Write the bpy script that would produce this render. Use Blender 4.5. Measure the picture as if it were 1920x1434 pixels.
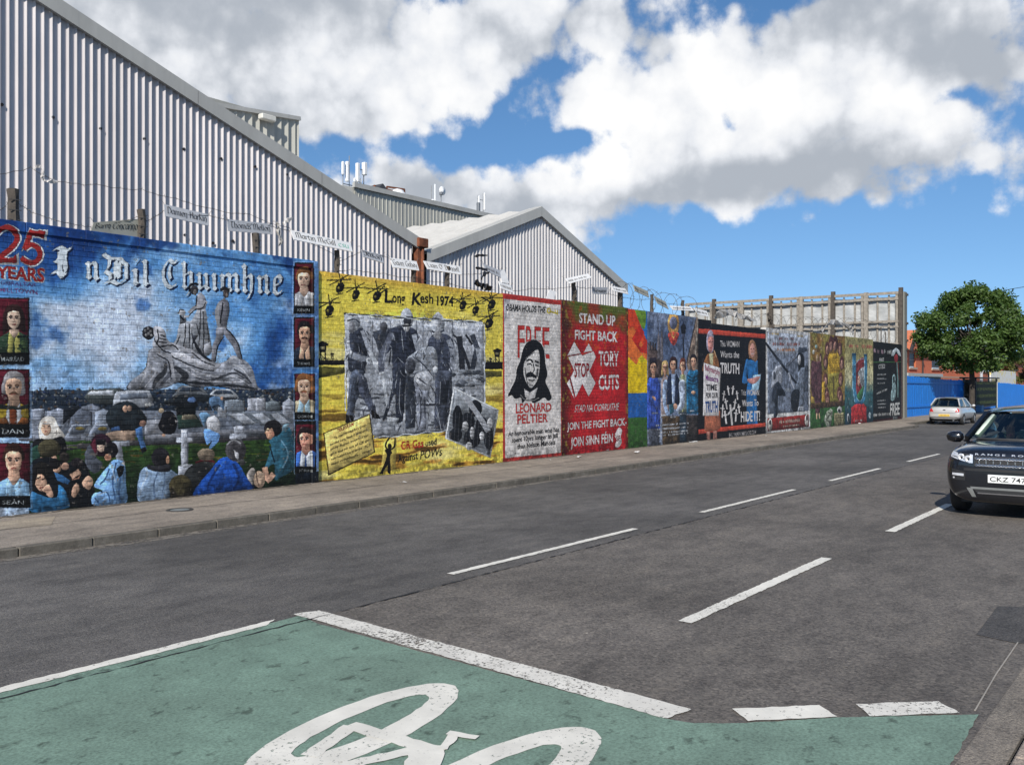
import bpy, bmesh, math, random
import numpy as np
from mathutils import Vector, Matrix, Euler

for o in list(bpy.data.objects): bpy.data.objects.remove(o, do_unlink=True)
scene = bpy.context.scene

# ---------------------------------------------------------------- camera
# world: X runs along the street, Y across it towards the mural wall, Z up (road = 0)
CAM_F, CAM_V, CAM_H = 1700.0, 719.0, 2.1          # focal length and horizon in photo pixels (1920 wide), eye height
YAW = math.radians(38.2)
CT, ST = math.cos(YAW), math.sin(YAW)
cd = bpy.data.cameras.new('camera'); cam = bpy.data.objects.new('camera', cd)
scene.collection.objects.link(cam); scene.camera = cam
cam.location = (0, 0, CAM_H); cam.rotation_euler = (math.radians(90), 0, YAW - math.radians(90))
cd.sensor_width = 36.0; cd.lens = 36.0 * CAM_F / 1920.0; cd.shift_y = (CAM_V - 717.0) / 1920.0
cd.clip_start = 0.1; cd.clip_end = 3000.0

# ---------------------------------------------------------------- sun, sky, exposure
SUN_DIR = Vector((0.77, 0.31, -0.55)).normalized()           # the way the light travels
SUN_EL = math.asin(-SUN_DIR.z)
sl = bpy.data.lights.new('sun', 'SUN'); sl.energy = 4.5; sl.angle = math.radians(0.53); sl.color = (1.0, 0.945, 0.86)
sun = bpy.data.objects.new('sun', sl); scene.collection.objects.link(sun)
sun.rotation_euler = SUN_DIR.to_track_quat('-Z', 'Y').to_euler(); sun.location = (-30, -10, 30)
scene.view_settings.view_transform = 'Standard'; scene.view_settings.look = 'None'
scene.view_settings.exposure = 0.22; scene.view_settings.gamma = 1.0

world = bpy.data.worlds.new('World'); scene.world = world; world.use_nodes = True
def build_sky():
    nt = world.node_tree; N = nt.nodes; L = nt.links
    for n in list(N): N.remove(n)
    def mth(op, a, b=None, c=None, clamp=False):
        m = N.new('ShaderNodeMath'); m.operation = op; m.use_clamp = clamp
        for i, x in enumerate((a, b, c)):
            if x is None: continue
            if isinstance(x, (int, float)): m.inputs[i].default_value = x
            else: L.new(x, m.inputs[i])
        return m.outputs[0]
    def noise(vec, scale, detail, rough, dist=0.0, col=False):
        t = N.new('ShaderNodeTexNoise'); t.noise_dimensions = '2D'; t.inputs['Scale'].default_value = scale; t.inputs['Detail'].default_value = detail
        t.inputs['Roughness'].default_value = rough; t.inputs['Distortion'].default_value = dist
        L.new(vec, t.inputs['Vector']); return t.outputs['Color' if col else 'Fac']
    def sstep(x, a, b):
        m = N.new('ShaderNodeMapRange'); m.interpolation_type = 'SMOOTHSTEP'
        L.new(x, m.inputs[0]); m.inputs[1].default_value = a; m.inputs[2].default_value = b
        return m.outputs[0]
    sky = N.new('ShaderNodeTexSky'); sky.sky_type = 'NISHITA'; sky.sun_disc = False
    sky.sun_elevation = SUN_EL; sky.sun_rotation = math.atan2(-SUN_DIR.x, -SUN_DIR.y)
    sky.altitude = 50; sky.air_density = 0.9; sky.dust_density = 0.1; sky.ozone_density = 2.0
    tc = N.new('ShaderNodeTexCoord'); d = tc.outputs['Generated']
    sp = N.new('ShaderNodeSeparateXYZ'); L.new(d, sp.inputs[0])
    # the clear air near the horizon stays blue
    cz = N.new('ShaderNodeCombineXYZ'); L.new(sp.outputs[0], cz.inputs[0]); L.new(sp.outputs[1], cz.inputs[1]); L.new(mth('MULTIPLY_ADD', mth('MAXIMUM', sp.outputs[2], 0.0), 0.85, 0.11), cz.inputs[2])
    nv = N.new('ShaderNodeVectorMath'); nv.operation = 'NORMALIZE'; L.new(cz.outputs[0], nv.inputs[0]); L.new(nv.outputs[0], sky.inputs[0])
    az = mth('ARCTAN2', sp.outputs[1], sp.outputs[0]); el = mth('ARCSINE', sp.outputs[2])
    cb = N.new('ShaderNodeCombineXYZ'); L.new(az, cb.inputs[0]); L.new(el, cb.inputs[1]); p0 = cb.outputs[0]
    # ragged, billowing edges: warp the sky coordinates a little
    w = noise(p0, 6.0, 3, 0.5, col=True)
    vs = N.new('ShaderNodeVectorMath'); vs.operation = 'SUBTRACT'; L.new(w, vs.inputs[0]); vs.inputs[1].default_value = (0.5, 0.5, 0.5)
    vm = N.new('ShaderNodeVectorMath'); vm.operation = 'MULTIPLY_ADD'; L.new(vs.outputs[0], vm.inputs[0])
    vm.inputs[1].default_value = (0.09, 0.06, 0.0); L.new(p0, vm.inputs[2]); p = vm.outputs[0]
    def field(blobs, base):
        acc = base
        for (u, v, ru, rv, amp) in blobs:
            r = survey(u, v); a0 = math.atan2(r[1], r[0]); e0 = math.atan2(r[2], math.hypot(r[0], r[1]))
            k = 1.0 + ((u - 960) / CAM_F) ** 2
            wa, we = ru / CAM_F / k, rv / CAM_F / math.sqrt(k)
            mp = N.new('ShaderNodeMapping'); mp.inputs['Scale'].default_value = (1 / wa, 1 / we, 0)
            mp.inputs['Location'].default_value = (-a0 / wa, -e0 / we, 0)
            L.new(p, mp.inputs[0])
            g = N.new('ShaderNodeTexGradient'); g.gradient_type = 'SPHERICAL'; L.new(mp.outputs[0], g.inputs[0])
            acc = mth('MULTIPLY_ADD', g.outputs['Fac'], amp, acc)
        return acc
    CLOUDS = [(470, 60, 560, 270, 1.5), (760, 200, 300, 170, .9), (640, 260, 190, 90, .7), (900, 60, 380, 150, .95), (270, 60, 420, 260, .8),
              (1230, 180, 330, 150, 1.1), (1450, 190, 420, 220, 1.4), (1500, 330, 380, 140, 1.1), (1750, 70, 480, 170, 1.4), (1720, 270, 260, 140, 1.0),
              (1090, 355, 270, 100, 1.4), (1300, 370, 260, 90, .7), (840, 370, 260, 90, 1.25), (980, 350, 200, 80, .6), (1120, 462, 75, 50, .85), (865, 310, 70, 34, .5),
              (1770, 532, 110, 22, .35), (1960, 320, 220, 160, .5),
              (985, 150, 95, 80, -.7), (920, 90, 150, 90, .45), (1080, 30, 300, 110, .85), (1100, 150, 120, 50, .5), (930, 235, 110, 70, -.8), (760, 300, 260, 46, -.8), (590, 280, 120, 70, -.8), (1040, 262, 130, 34, -.6),
              (1265, 45, 130, 60, -.6), (1120, 100, 160, 40, -.4), (1765, 180, 95, 45, -1.25), (1340, 236, 40, 34, -.9), (1580, 470, 700, 90, -.8), (1700, 560, 700, 130, -.6)]
    big = noise(p0, 2.3, 3, 0.5)
    base = mth('MULTIPLY_ADD', big, 1.5, -0.62)
    f = field(CLOUDS, base)
    fb = noise(p0, 11.0, 10, 0.64)
    f = mth('MULTIPLY_ADD', mth('SUBTRACT', fb, 0.5), 2.6, f)
    vo = N.new('ShaderNodeTexVoronoi'); vo.voronoi_dimensions = '2D'; vo.feature = 'F1'; vo.inputs['Scale'].default_value = 15.0; vo.inputs['Detail'].default_value = 2.0; vo.inputs['Roughness'].default_value = 0.55; L.new(p0, vo.inputs['Vector'])
    f = mth('MULTIPLY_ADD', mth('SUBTRACT', 0.52, vo.outputs['Distance']), 1.0, f)
    # thin out towards the horizon, as the far sky in view
    dens = sstep(f, 0.0, 0.80)
    dens = mth('MULTIPLY', dens, sstep(el, 0.015, 0.13))
    SHADE = [(430, 40, 520, 260, .55), (560, 250, 300, 110, .35), (1540, 320, 330, 110, .75), (1700, 40, 420, 130, .75), (1860, 110, 200, 110, .5), (980, 395, 320, 60, .5), (850, 360, 200, 70, .5),
             (1250, 30, 250, 80, .25), (1330, 345, 170, 60, .25),
             (1420, 190, 300, 130, -.7), (1120, 190, 230, 120, -.5), (1145, 318, 120, 60, -.9), (1710, 235, 170, 90, -.7), (820, 190, 220, 110, -.35), (1040, 340, 80, 36, -.4)]
    s = field(SHADE, 0.17)
    s2 = noise(p0, 7.5, 8, 0.60)
    s = mth('MULTIPLY_ADD', mth('SUBTRACT', s2, 0.5), 1.9, s)
    # thick parts of a cloud look greyer than its thin rims
    s = mth('MULTIPLY_ADD', sstep(f, 0.5, 1.8), 0.14, s)
    s = mth('MULTIPLY_ADD', mth('SUBTRACT', vo.outputs['Distance'], 0.4), 0.7, s)
    sh = sstep(s, -0.15, 1.25)
    cr = N.new('ShaderNodeValToRGB'); L.new(sh, cr.inputs[0])
    e = cr.color_ramp.elements; e[0].position = 0.0; e[0].color = (1.0, 1.0, 1.0, 1); e[1].position = 1.0; e[1].color = (0.43, 0.47, 0.53, 1)
    m = cr.color_ramp.elements.new(0.45); m.color = (0.80, 0.825, 0.87, 1)
    hs = N.new('ShaderNodeHueSaturation'); hs.inputs['Saturation'].default_value = 1.2; hs.inputs['Value'].default_value = 1.0
    L.new(sky.outputs[0], hs.inputs['Color'])
    b1 = N.new('ShaderNodeBackground'); b1.inputs[1].default_value = SKY_STRENGTH; L.new(hs.outputs[0], b1.inputs[0])
    b2 = N.new('ShaderNodeBackground'); b2.inputs[1].default_value = CLOUD_STRENGTH; L.new(cr.outputs[0], b2.inputs[0])
    mx = N.new('ShaderNodeMixShader'); L.new(dens, mx.inputs[0]); L.new(b1.outputs[0], mx.inputs[1]); L.new(b2.outputs[0], mx.inputs[2])
    out = N.new('ShaderNodeOutputWorld'); L.new(mx.outputs[0], out.inputs[0])
    world.cycles.sampling_method = 'MANUAL'; world.cycles.sample_map_resolution = 512
SKY_STRENGTH, CLOUD_STRENGTH = 0.108, 0.88
# ---------------------------------------------------------------- helpers
COL = bpy.context.scene.collection
rng = random.Random(7)

def survey(u, v):
    """viewing ray of a point measured on the photograph (camera frame -> world)"""
    a = (u - 960.0) / CAM_F; b = -(v - CAM_V) / CAM_F
    return (CT + a * ST, ST - a * CT, b)
def on_y(u, v, y):
    r = survey(u, v); t = y / r[1]
    return (r[0] * t, CAM_H + r[2] * t)
def on_x(u, v, x):
    r = survey(u, v); t = x / r[0]
    return (r[1] * t, CAM_H + r[2] * t)
def on_z(u, v, z=0.0):
    r = survey(u, v); t = (z - CAM_H) / r[2]
    return (r[0] * t, r[1] * t)

def srgb(r, g=None, b=None):
    if g is None: g = b = r
    def f(c):
        c = c / 255.0
        return c / 12.92 if c <= 0.04045 else ((c + 0.055) / 1.055) ** 2.4
    return (f(r), f(g), f(b), 1.0)

def tag(o, label=None, cat=None, group=None, kind=None):
    if label: o['label'] = label
    if cat: o['category'] = cat
    if group: o['group'] = group
    if kind: o['kind'] = kind
    return o

def empty(name, loc, rz=0.0):
    o = bpy.data.objects.new(name, None); COL.objects.link(o)
    o.empty_display_size = 0.1
    o.location = loc; o.rotation_euler = (0, 0, rz)
    return o

class MB:
    """collects faces, then links them as one mesh object"""
    def __init__(s): s.v = []; s.f = []; s.m = []
    def add(s, vs, fs, mi=0):
        n = len(s.v); s.v.extend([tuple(p) for p in vs])
        for f in fs: s.f.append([i + n for i in f]); s.m.append(mi)
    def quad(s, a, b, c, d, mi=0): s.add([a, b, c, d], [(0, 1, 2, 3)], mi)
    def poly(s, pts, mi=0): s.add(pts, [tuple(range(len(pts)))], mi)
    def box(s, x0, x1, y0, y1, z0, z1, mi=0):
        s.add([(x0,y0,z0),(x1,y0,z0),(x1,y1,z0),(x0,y1,z0),(x0,y0,z1),(x1,y0,z1),(x1,y1,z1),(x0,y1,z1)],
              [(0,3,2,1),(4,5,6,7),(0,1,5,4),(1,2,6,5),(2,3,7,6),(3,0,4,7)], mi)
    def bar(s, a, b, w, h=None, mi=0, up=(0,0,1)):
        """box-section bar from a to b"""
        h = h or w
        a = Vector(a); b = Vector(b); d = (b - a).normalized(); up = Vector(up)
        if abs(d.dot(up)) > 0.95: up = Vector((1, 0, 0))
        sx = d.cross(up).normalized() * (w / 2); sy = sx.cross(d).normalized() * (h / 2)
        p = [a - sx - sy, a + sx - sy, a + sx + sy, a - sx + sy]
        q = [t + (b - a) for t in p]
        s.add(p + q, [(0,3,2,1),(4,5,6,7),(0,1,5,4),(1,2,6,5),(2,3,7,6),(3,0,4,7)], mi)
    def tube(s, pts, r, n=6, mi=0, cap=True):
        rs = r if isinstance(r, (list, tuple)) else [r] * len(pts)
        pts = [Vector(p) for p in pts]; rings = []
        base = len(s.v); ref = Vector((0.31, 0.17, 0.93))
        for i, p in enumerate(pts):
            d = (pts[min(i+1, len(pts)-1)] - pts[max(i-1, 0)])
            d = d.normalized() if d.length > 1e-9 else Vector((0,0,1))
            if abs(d.dot(ref)) > 0.95: ref = Vector((0.9, 0.3, 0.1))
            a = d.cross(ref).normalized(); b = d.cross(a).normalized()
            for k in range(n):
                t = 2 * math.pi * k / n
                s.v.append(tuple(p + (a * math.cos(t) + b * math.sin(t)) * rs[i]))
        for i in range(len(pts) - 1):
            for k in range(n):
                k2 = (k + 1) % n
                s.f.append([base+i*n+k, base+i*n+k2, base+(i+1)*n+k2, base+(i+1)*n+k]); s.m.append(mi)
        if cap:
            s.f.append([base + k for k in range(n)][::-1]); s.m.append(mi)
            s.f.append([base + (len(pts)-1)*n + k for k in range(n)]); s.m.append(mi)
    def lathe(s, prof, n=24, axis='Z', c=(0,0,0), mi=0):
        """prof: list of (radius, height)"""
        base = len(s.v)
        for (r, h) in prof:
            for k in range(n):
                t = 2*math.pi*k/n
                if axis == 'Z': p = (c[0]+r*math.cos(t), c[1]+r*math.sin(t), c[2]+h)
                elif axis == 'Y': p = (c[0]+r*math.cos(t), c[1]+h, c[2]+r*math.sin(t))
                else: p = (c[0]+h, c[1]+r*math.cos(t), c[2]+r*math.sin(t))
                s.v.append(p)
        for i in range(len(prof)-1):
            for k in range(n):
                k2 = (k+1) % n
                s.f.append([base+i*n+k, base+i*n+k2, base+(i+1)*n+k2, base+(i+1)*n+k]); s.m.append(mi)
    def grid(s, rows, mi=0, closed=False):
        """rows: equal-length lists of points -> skin"""
        base = len(s.v); n = len(rows[0])
        for r in rows: s.v.extend([tuple(p) for p in r])
        for i in range(len(rows)-1):
            for k in range(n if closed else n-1):
                k2 = (k+1) % n
                s.f.append([base+i*n+k, base+i*n+k2, base+(i+1)*n+k2, base+(i+1)*n+k]); s.m.append(mi)
    def build(s, name, mat, parent=None, smooth=False, bevel=0.0, recalc=True):
        me = bpy.data.meshes.new(name); me.from_pydata(s.v, [], s.f)
        mats = mat if isinstance(mat, (list, tuple)) else [mat]
        for m in mats: me.materials.append(m)
        if len(mats) > 1: me.polygons.foreach_set('material_index', s.m)
        if recalc or bevel:
            bm = bmesh.new(); bm.from_mesh(me)
            if bevel:
                bmesh.ops.bevel(bm, geom=bm.edges[:], offset=bevel, segments=1, affect='EDGES', clamp_overlap=True)
            bmesh.ops.recalc_face_normals(bm, faces=bm.faces[:])
            bm.to_mesh(me); bm.free()
        if smooth: me.polygons.foreach_set('use_smooth', [True] * len(me.polygons))
        me.update()
        o = bpy.data.objects.new(name, me); COL.objects.link(o)
        if parent is not None: o.parent = parent
        return o

def smooth_by_angle(o, deg=35):
    me = o.data
    me.polygons.foreach_set('use_smooth', [True] * len(me.polygons))
    bm = bmesh.new(); bm.from_mesh(me)
    lim = math.radians(deg)
    for e in bm.edges:
        if len(e.link_faces) == 2: e.smooth = e.calc_face_angle(0) < lim
    bm.to_mesh(me); bm.free()

# ---------------------------------------------------------------- materials
class NT:
    def __init__(s, name):
        s.mat = bpy.data.materials.new(name); s.mat.use_nodes = True
        s.nt = s.mat.node_tree; s.n = s.nt.nodes; s.l = s.nt.links
        s.bsdf = s.n['Principled BSDF']; s.out = s.n['Material Output']
        s._co = None
    def node(s, t, **kw):
        nd = s.n.new(t)
        for k, v in kw.items(): setattr(nd, k, v)
        return nd
    def link(s, a, b): s.l.new(a, b)
    def pos(s, space='object'):
        if space == 'world':
            g = s.node('ShaderNodeNewGeometry'); return g.outputs['Position']
        t = s.node('ShaderNodeTexCoord'); return t.outputs['Object']
    def mapping(s, src, scale=(1,1,1), loc=(0,0,0)):
        m = s.node('ShaderNodeMapping'); m.inputs['Scale'].default_value = scale; m.inputs['Location'].default_value = loc
        s.link(src, m.inputs['Vector']); return m.outputs[0]
    def noise(s, src, scale, detail=4, rough=0.55, dist=0.0):
        t = s.node('ShaderNodeTexNoise'); t.inputs['Scale'].default_value = scale
        t.inputs['Detail'].default_value = detail; t.inputs['Roughness'].default_value = rough
        t.inputs['Distortion'].default_value = dist
        s.link(src, t.inputs['Vector']); return t.outputs['Fac']
    def ramp(s, src, stops, interp='LINEAR'):
        r = s.node('ShaderNodeValToRGB'); cr = r.color_ramp; cr.interpolation = interp
        while len(cr.elements) < len(stops): cr.elements.new(0.5)
        for e, (p, c) in zip(cr.elements, stops):
            e.position = p; e.color = c if len(c) == 4 else (*c, 1)
        s.link(src, r.inputs[0]); return r.outputs[0]
    def math(s, op, a, b=None, c=None, clamp=False):
        m = s.node('ShaderNodeMath', operation=op, use_clamp=clamp)
        for i, x in enumerate((a, b, c)):
            if x is None: continue
            if isinstance(x, (int, float)): m.inputs[i].default_value = x
            else: s.link(x, m.inputs[i])
        return m.outputs[0]
    def mix(s, fac, a, b, mode='MIX'):
        m = s.node('ShaderNodeMix', data_type='RGBA', blend_type=mode)
        for i, x in ((0, fac), (6, a), (7, b)):
            if isinstance(x, (int, float)): m.inputs[i].default_value = x
            elif isinstance(x, tuple): m.inputs[i].default_value = x if len(x) == 4 else (*x, 1)
            else: s.link(x, m.inputs[i])
        return m.outputs[2]
    def bump(s, h, strength=0.3, dist=0.01, prev=None):
        b = s.node('ShaderNodeBump'); b.inputs['Strength'].default_value = strength; b.inputs['Distance'].default_value = dist
        s.link(h, b.inputs['Height'])
        if prev is not None: s.link(prev, b.inputs['Normal'])
        s.link(b.outputs[0], s.bsdf.inputs['Normal']); return b.outputs[0]
    def color(s, x):
        if isinstance(x, tuple): s.bsdf.inputs['Base Color'].default_value = x if len(x) == 4 else (*x, 1)
        else: s.link(x, s.bsdf.inputs['Base Color'])
    def set(s, rough=None, metal=None, spec=None, **kw):
        for k, v in (('Roughness', rough), ('Metallic', metal), ('Specular IOR Level', spec)):
            if v is None: continue
            if isinstance(v, (int, float)): s.bsdf.inputs[k].default_value = v
            else: s.link(v, s.bsdf.inputs[k])
        for k, v in kw.items(): s.bsdf.inputs[k.replace('_', ' ')].default_value = v

def simple(name, col, rough=0.6, metal=0.0, var=0.12, scale=6.0, bump=0.0, bscale=40.0, spec=0.5):
    """one paint/metal/wood colour with a little uneven tone"""
    t = NT(name); p = t.pos('world')
    if len(col) == 3: col = (*col, 1)
    n = t.noise(p, scale, 5, 0.6)
    lo = tuple(c * (1 - var) for c in col[:3]); hi = tuple(min(1, c * (1 + var)) for c in col[:3])
    t.color(t.ramp(n, [(0.3, lo), (0.7, hi)]))
    t.set(rough=rough, metal=metal, spec=spec)
    if bump: t.bump(t.noise(p, bscale, 4), bump, 0.01)
    return t.mat
build_sky()
# ---------------------------------------------------------------- painting the murals
# Each mural is drawn here stroke by stroke (polygons, brush strokes, lettering) on a pixel canvas that the
# wall's paint material then looks up by position on the wall.
WALL_Y = 14.4

def vnoise(h, w, cell, seed):
    r = np.random.RandomState(seed); gh, gw = int(h / cell) + 3, int(w / cell) + 3
    g = r.rand(gh, gw).astype(np.float32)
    y = np.arange(h) / cell; x = np.arange(w) / cell
    y0 = y.astype(int); x0 = x.astype(int)
    fy = (y - y0)[:, None]; fx = (x - x0)[None, :]
    fy = fy * fy * (3 - 2 * fy); fx = fx * fx * (3 - 2 * fx)
    a = g[y0][:, x0]; b = g[y0][:, x0 + 1]; c = g[y0 + 1][:, x0]; d = g[y0 + 1][:, x0 + 1]
    return ((a * (1 - fx) + b * fx) * (1 - fy) + (c * (1 - fx) + d * fx) * fy).astype(np.float32)
def fbm(h, w, cell, octv, seed, ax=1.0):
    """fractal noise 0..1; ax stretches it sideways"""
    out = np.zeros((h, w), np.float32); amp = 1.0; tot = 0
    for i in range(octv):
        c = max(cell / 2 ** i, 1.0)
        if ax != 1.0:
            n = vnoise(h, int(w / ax) + 2, c, seed + i * 17)
            xi = np.minimum((np.arange(w) / ax).astype(int), n.shape[1] - 1); n = n[:, xi]
        else: n = vnoise(h, w, c, seed + i * 17)
        out += n * amp; tot += amp; amp *= 0.55
    return out / tot

def cat_rom(pts, n=6, closed=True):
    p = [np.array(q, float) for q in pts]; m = len(p); out = []
    for i in range(m if closed else m - 1):
        if closed: a, b, c, d = p[(i-1) % m], p[i], p[(i+1) % m], p[(i+2) % m]
        else: a, b, c, d = p[max(i-1, 0)], p[i], p[i+1], p[min(i+2, m-1)]
        for k in range(n):
            t = k / n
            out.append(0.5 * ((2*b) + (c-a)*t + (2*a-5*b+4*c-d)*t*t + (3*b-a-3*c+d)*t**3))
    if not closed: out.append(p[-1])
    return out

# pen alphabet for hand-lettered names: strokes on a grid, x-height 1, ascender 1.6, descender -.5
PEN = {
 'a': (.8, [[(.65,.95),(.3,1),(.1,.7),(.1,.3),(.3,.02),(.6,.25)], [(.65,1),(.62,.2),(.75,.02)]]),
 'b': (.8, [[(.1,1.6),(.1,.05),(.45,.0),(.7,.3),(.65,.8),(.4,1),(.12,.8)]]),
 'c': (.7, [[(.62,.9),(.35,1),(.1,.7),(.1,.3),(.35,0),(.62,.15)]]),
 'd': (.8, [[(.1,1.55),(.55,1.1),(.7,.6),(.6,.15),(.35,0),(.1,.3),(.15,.75),(.5,.95)]]),
 'e': (.7, [[(.12,.5),(.62,.6),(.55,.92),(.35,1),(.1,.7),(.1,.3),(.35,0),(.62,.15)]]),
 'g': (.8, [[(.65,.95),(.3,1),(.1,.6),(.35,.3),(.62,.5)], [(.65,1),(.6,-.2),(.3,-.5),(.05,-.35)]]),
 'h': (.8, [[(.12,1.6),(.12,0)], [(.12,.7),(.4,1),(.65,.75),(.62,.2),(.5,-.2)]]),
 'i': (.4, [[(.1,.9),(.2,1),(.2,.1),(.32,0)]]),
 'k': (.75, [[(.12,1.6),(.12,0)], [(.12,.5),(.5,1)], [(.3,.7),(.65,0)]]),
 'l': (.4, [[(.15,1.6),(.15,.1),(.3,0)]]),
 'm': (1.2, [[(.1,1),(.15,0)], [(.12,.8),(.4,1),(.55,.8),(.55,0)], [(.55,.8),(.85,1),(1.0,.8),(1.0,.1),(1.1,0)]]),
 'n': (.8, [[(.1,1),(.14,0)], [(.12,.75),(.4,1),(.62,.8),(.6,.1),(.5,-.3)]]),
 'o': (.8, [[(.4,1),(.1,.65),(.12,.25),(.4,0),(.68,.3),(.65,.75),(.4,1)]]),
 'r': (.6, [[(.12,1),(.15,0)], [(.14,.7),(.35,.98),(.55,.9)]]),
 's': (.6, [[(.5,.92),(.3,1),(.12,.8),(.45,.3),(.3,0),(.08,.1)]]),
 't': (.55, [[(.2,1.3),(.2,.15),(.45,0)], [(.0,1),(.5,1)]]),
 'u': (.8, [[(.1,1),(.12,.2),(.35,0),(.6,.25)], [(.62,1),(.62,.1),(.75,0)]]),
 'v': (.7, [[(.05,1),(.33,0),(.65,1)]]),
 'y': (.75, [[(.1,1),(.15,.35),(.5,.25)], [(.65,1),(.55,-.2),(.2,-.5)]]),
 "'": (.3, [[(.15,1.6),(.1,1.25)]]),
 ' ': (.55, []),
 'B': (.95, [[(.15,1.55),(.12,0),(.6,.0),(.8,.35),(.5,.75),(.15,.8)], [(.0,1.45),(.5,1.6),(.72,1.25),(.45,.85)]]),
 'C': (.95, [[(.85,1.45),(.5,1.6),(.15,1.1),(.12,.5),(.4,0),(.85,.15)]]),
 'D': (1.0, [[(.2,1.55),(.2,.05)], [(.0,1.5),(.5,1.55),(.9,1.0),(.8,.3),(.4,0),(.05,.05)]]),
 'G': (1.0, [[(.85,1.4),(.5,1.6),(.12,1.1),(.12,.45),(.45,0),(.85,.2),(.85,.7),(.55,.7)]]),
 'H': (1.0, [[(.15,1.6),(.15,0)], [(.8,1.6),(.8,0)], [(.15,.8),(.8,.8)]]),
 'J': (.7, [[(.15,1.55),(.6,1.55),(.5,.2),(.25,-.1),(.0,.1)]]),
 'L': (.8, [[(.15,1.6),(.15,.05),(.7,.05)]]),
 'M': (1.3, [[(.1,0),(.15,1.5)], [(.15,1.4),(.45,1.6),(.6,1.2),(.6,0)], [(.6,1.4),(.95,1.6),(1.1,1.2),(1.1,0)]]),
 'O': (1.05, [[(.5,1.6),(.1,1.1),(.12,.4),(.5,0),(.92,.5),(.88,1.2),(.5,1.6)]]),
 'T': (.95, [[(.0,1.4),(.2,1.55),(.85,1.5)], [(.45,1.5),(.35,.3),(.55,0),(.85,.2)]]),
}
# broken (black-letter) alphabet for the blue mural's heading
def _minim(x, top=1.0, bot=0.0):
    return [[(x-.12, top-.1), (x+.05, top-.2)], [(x, top-.12), (x, bot+.12)], [(x-.05, bot+.2), (x+.13, bot+.05)]]
BLACK = {
 'n': (.98, _minim(.2) + [[(.22,.74),(.52,.98),(.66,.86)], [(.66,.88),(.66,.12)], [(.6,.2),(.8,.04)]]),
 'm': (1.44, _minim(.2) + [[(.22,.74),(.52,.98),(.66,.86)], [(.66,.88),(.66,.12)], [(.6,.2),(.8,.04)], [(.68,.74),(.98,.98),(1.12,.86)], [(1.12,.88),(1.12,.12)], [(1.06,.2),(1.26,.04)]]),
 'u': (.98, _minim(.2) + [[(.3,.1),(.6,.3)]] + _minim(.66)),
 'i': (.52, _minim(.2)),
 'í': (.52, _minim(.2) + [[(.16,1.25),(.36,1.5)]]),
 'l': (.52, _minim(.2, 1.55)),
 'h': (.98, [[(.08,1.5),(.25,1.36)], [(.2,1.42),(.2,.12)], [(.14,.2),(.34,.04)], [(.22,.74),(.52,.98),(.66,.86)], [(.66,.88),(.64,.1),(.5,-.22),(.36,-.36)]]),
 'e': (.86, [[(.2,.86),(.2,.16)], [(.14,.2),(.36,.02),(.66,.2)], [(.14,.82),(.46,1.02),(.64,.82)], [(.62,.82),(.56,.62),(.24,.5)]]),
 'D': (1.5, [[(.0,1.62),(.35,1.4),(.85,1.42),(1.2,1.12)], [(1.2,1.16),(1.22,.3)], [(1.24,.34),(.8,.0),(.45,.14),(.1,.02)], [(.36,1.36),(.28,.9),(.12,.66),(.4,.5),(.36,.2)], [(.66,1.3),(.66,.3)], [(.84,1.24),(.84,.34)], [(.56,.94),(.94,.94)], [(.56,.66),(.94,.66)]]),
 'C': (1.3, [[(.3,1.36),(.14,1.0),(.16,.5),(.34,.14),(.66,.02),(1.0,.22)], [(.3,1.4),(.56,1.6),(.8,1.42),(1.04,1.56)], [(.58,1.3),(.52,.9),(.62,.5)]]),
 'I': (1.2, [[(.1,1.36),(.42,1.5),(.7,1.34),(1.0,1.5)], [(.7,1.36),(.66,.9),(.74,.4),(.62,.16)], [(.44,1.36),(.42,.2)], [(.02,.2),(.34,.3),(.6,.06),(.78,.22)], [(.2,.86),(.44,.8)]]),
 ' ': (.6, []),
}

_glyph_cache = {}
def font_tris(s, bold=0.0):
    """triangles of a string in the built-in font, scaled to width 1 and cap height 1"""
    k = (s, bold)
    if k in _glyph_cache: return _glyph_cache[k]
    cu = bpy.data.curves.new('lettering', 'FONT'); cu.body = s; cu.size = 1.0; cu.offset = bold; cu.resolution_u = 3
    ob = bpy.data.objects.new('lettering', cu); COL.objects.link(ob)
    dg = bpy.context.evaluated_depsgraph_get()
    me = bpy.data.meshes.new_from_object(ob.evaluated_get(dg))
    me.calc_loop_triangles()
    co = np.array([v.co[:2] for v in me.vertices]) if len(me.vertices) else np.zeros((0, 2))
    tr = np.array([t.vertices[:] for t in me.loop_triangles], int)
    if len(co):
        x0 = co[:, 0].min(); w = co[:, 0].max() - x0
        co[:, 0] = (co[:, 0] - x0) / max(w, 1e-6); co[:, 1] /= 0.73
    bpy.data.objects.remove(ob, do_unlink=True); bpy.data.curves.remove(cu); bpy.data.meshes.remove(me)
    _glyph_cache[k] = (co, tr); return _glyph_cache[k]

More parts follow.
